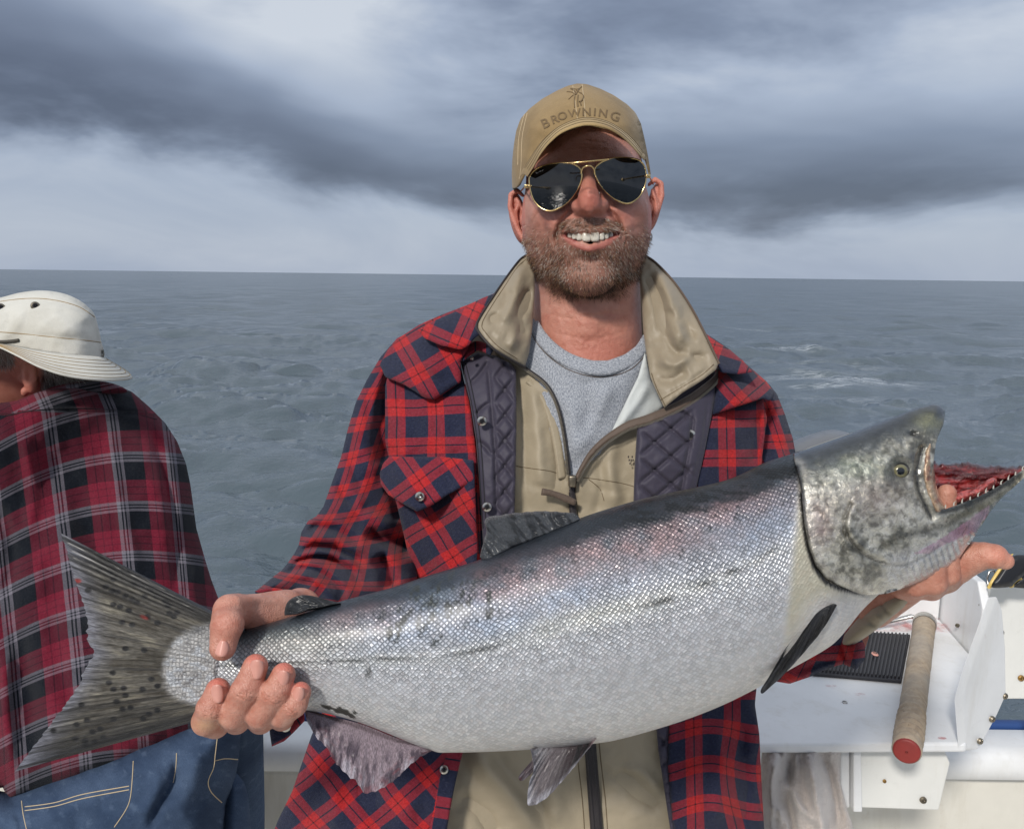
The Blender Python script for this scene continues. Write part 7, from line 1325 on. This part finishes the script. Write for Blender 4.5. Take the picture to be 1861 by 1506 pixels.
pillow('collar', [(60, 722), (90, 705), (130, 694), (180, 692), (215, 700), (232, 712), (200, 716), (140, 714), (90, 724)], 'flannel_dark', sh2, lambda X: 1.415+.0006*(X[:, 0]-60), lambda X, D: .012*np.sqrt(np.clip(D/9, 0, 1)), step=4, uv=lambda X: uvrot(-.2, 1/1100., .02, .04)(X), smooth_outline=3)
# sleeve out of sight on the left, resting on the rail
V, F = tube(np.array([K(-150, 820, 1.47), K(-260, 1000, 1.52), K(-250, 1180, 1.60), K(-120, 1230, 1.78)]), [.085, .075, .06, .045], 16); build('sleeve', V, F, 'flannel_dark', sh2)
# jeans
jd = rbf([(0, 1450, 1.27), (200, 1400, 1.25), (435, 1330, 1.30), (300, 1500, 1.24), (100, 1560, 1.24), (450, 1500, 1.32)])
j_cr = creases([([(320, 1372), (316, 1420), (286, 1470), (268, 1510)], -.012, 8), ([(290, 1390), (280, 1440), (250, 1490)], .008, 14), ([(360, 1360), (350, 1420), (320, 1490)], .008, 16), ([(30, 1470), (40, 1500), (42, 1540)], -.006, 8), ([(100, 1470), (120, 1490), (130, 1530)], .005, 14)])
je = pillow('jeans', [(20, 1440), (120, 1400), (250, 1350), (380, 1300), (436, 1290), (438, 1330), (434, 1380), (424, 1430), (412, 1460), (405, 1560), (400, 1640), (-140, 1640), (-150, 1420), (-60, 1425)], 'denim', man2, lambda X: jd(X)+.075, lambda X, D: .09*np.sqrt(np.clip(1-(1-np.clip(D/80, 0, 1))**2, 0, 1)), lambda X, D: .08, step=5, uv=lambda X: X/1250., disp=lambda X, D: (j_cr(X)+.006*fbm(X[:, 0]/50, X[:, 1]/50, 3, 4))*np.clip(D/12, 0, 1))
S_je = LAST
def jl_(P): X = np.array(P, float); D = pdist(X, np.array([(20, 1440), (120, 1400), (250, 1350), (380, 1300), (436, 1290), (438, 1330), (434, 1380), (424, 1430), (412, 1460), (405, 1560), (400, 1640), (-10, 1640), (10, 1520)], float), True); return jd(X)+.075-.09*np.sqrt(np.clip(1-(1-np.clip(D/80, 0, 1))**2, 0, 1))-(j_cr(X)+.006*fbm(X[:, 0]/50, X[:, 1]/50, 3, 4))*np.clip(D/12, 0, 1)-.0004
z4 = lambda L: [(x/3.323, 1250+y/3.323) for x, y in L]
for L in ([(805, 440), (798, 560), (785, 670), (755, 742), (690, 838)], [(150, 715), (330, 690), (500, 640), (780, 590)], [(150, 738), (330, 712), (500, 665), (780, 612)], [(1312, 300), (1300, 400), (1290, 480), (1258, 560), (1275, 625), (1340, 690)], [(1300, 438), (1360, 425), (1436, 430)], [(130, 680), (140, 760), (160, 850)], [(1066, 392), (1062, 480), (1045, 570)]): line_on('stitching', z4(L), .0007, 'pale_thread', je, lambda P: S_je(P)-.0003)
pillow('jeans_leg', [(405, 1395), (425, 1398), (444, 1420), (452, 1450), (458, 1520), (462, 1640), (390, 1640), (392, 1480)], 'denim', man2, lambda X: 1.40+0*X[:, 0], lambda X, D: .05*np.sqrt(np.clip(D/30, 0, 1)), step=6, uv=lambda X: X/1250.)
for x0, y0 in ((K(150, 1500, 1.33)[0], 1.30), (K(330, 1500, 1.36)[0], 1.36)):
    V, F = loft([ring((x0, y0, .98), .095, .10), ring((x0, y0, .70), .09, .10), ring((x0, y0+.02, .45), .075, .085), ring((x0, y0+.03, .08), .065, .075)]); build('trouser_leg', V, F, 'denim', man2, uv=V[:, [0, 2]])
    V, F = loft([ring((x0, y0+.06, .0), .05, .14), ring((x0, y0+.06, .05), .052, .14), ring((x0, y0+.02, .10), .045, .07), ring((x0, y0+.02, .16), .045, .06)]); build('boot', V, F, 'rubber', man2)
# hat
hc_top = crom([(-100, 640), (-98, 590), (-70, 560), (-30, 546), (0, 541), (40, 531), (80, 528), (118, 534), (148, 548), (170, 568), (178, 592), (184, 620), (188, 652)], 5)
def hf(X): t = np.clip(pdist(X, hc_top)/95, 0, 1); return .100*np.sqrt(np.clip(1-(1-t)**2, 0, 1))
h_cr = creases([([(0, 552), (60, 545), (120, 553), (172, 575)], -.003, 4), ([(170, 560), (120, 538), (60, 530)], .002, 5), ([(40, 560), (30, 590), (0, 615)], .004, 9), ([(100, 560), (140, 580), (170, 600)], -.003, 10), ([(35, 605), (100, 612), (186, 622)], -.002, 3), ([(20, 560), (18, 585), (5, 605)], -.004, 7), ([(60, 585), (110, 600), (160, 600)], .003, 9)])
hat = pillow('hat', [(-100, 640), (-98, 590), (-70, 560), (-30, 546), (0, 541), (40, 531), (80, 528), (118, 534), (148, 548), (170, 568), (178, 592), (184, 620), (188, 652), (140, 648), (80, 640), (20, 630), (-50, 628)], 'hat_white', man2, lambda X: 1.42+0*X[:, 0], lambda X, D: np.maximum(hf(X), .001), step=5, smooth_outline=3, disp=lambda X, D: h_cr(X)+.002*fbm(X[:, 0]/30, X[:, 1]/30, 5, 3))
hat['label'] = 'off-white canvas brimmed hat'
hz = lambda P: 1.42-hf(np.asarray(P, float))-h_cr(np.asarray(P, float))-.002*fbm(np.asarray(P, float)[:, 0]/30, np.asarray(P, float)[:, 1]/30, 5, 3)
bo = crom([(-120, 640, 1.36), (-60, 628, 1.30), (-10, 632, 1.275), (30, 648, 1.262), (70, 666, 1.262), (120, 680, 1.275), (180, 687, 1.31), (222, 688, 1.36), (241, 684, 1.42), (215, 668, 1.50), (150, 655, 1.55), (60, 640, 1.56)], 8)
bi = crom([(-95, 625, 1.40), (-60, 622, 1.345), (-10, 624, 1.325), (30, 630, 1.318), (70, 637, 1.318), (120, 644, 1.325), (165, 648, 1.35), (184, 650, 1.38), (188, 650, 1.42), (175, 645, 1.47), (130, 640, 1.50), (60, 632, 1.50)], 8)
n = 90; bo = resample(bo, n=n); bi = resample(bi, n=n); m = 10; u = np.linspace(0, 1, m)[:, None, None]; G = kc3a(bi)[None]*(1-u)+kc3a(bo)[None]*u; up = np.array([0, 1., 0]); G[..., 1] += .006*np.sin(np.linspace(0, 9, n))[None]*u[..., 0]**2*.5
T_ = G+up*.0013; B_ = G-up*.0013; k = m*n; rim = np.concatenate([np.arange(n), np.arange(1, m)*n+n-1, (m-1)*n+np.arange(n-2, -1, -1), np.arange(m-2, 0, -1)*n]); r2 = np.roll(rim, -1); F = grid_faces(m, n)
build('brim', np.vstack([c2w(T_.reshape(-1, 3)), c2w(B_.reshape(-1, 3))]), np.vstack([F, F[:, ::-1]+k, np.stack([rim, r2, r2+k, rim+k], 1)]), 'hat_white', hat)
for f in (.2, .35, .5, .65, .8, .93):
    i = f*(m-1); a = int(i); P = T_[a]*(1-(i-a))+T_[a+1]*(i-a)+up*.0002; V, F = tube(c2w(P[3:-3]), .0005, 5); build('stitching', V, F, 'embroidery_pale', hat)
line_on('stitching', [(-20, 551), (40, 543), (90, 544), (140, 556), (172, 576)], .0006, 'embroidery_pale', hat, lambda P: hz(P)-.0003); line_on('stitching', [(-20, 602), (35, 606), (100, 613), (160, 619), (183, 622)], .0006, 'embroidery_pale', hat, lambda P: hz(P)-.0003)
for px, py in ((64, 556), (1, 559)):
    d = float(hz([(px, py)])[0]); nn = unit(CAM-K(px, py, d)+np.array([0, 0, .3])); V, F = disc(K(px, py, d), nn, .0068, .0036, 18); build('eyelet', V, F, 'old_screw', hat); V, F = disc(K(px, py, d)+nn*.0030, nn, .0040, .001, 14); build('eyelet_hole', V, F, 'black_thread', hat)
line_on('cord', [(-30, 618), (0, 621), (20, 620), (34, 618)], .0026, 'cord', hat, lambda P: hz(P)-.002)
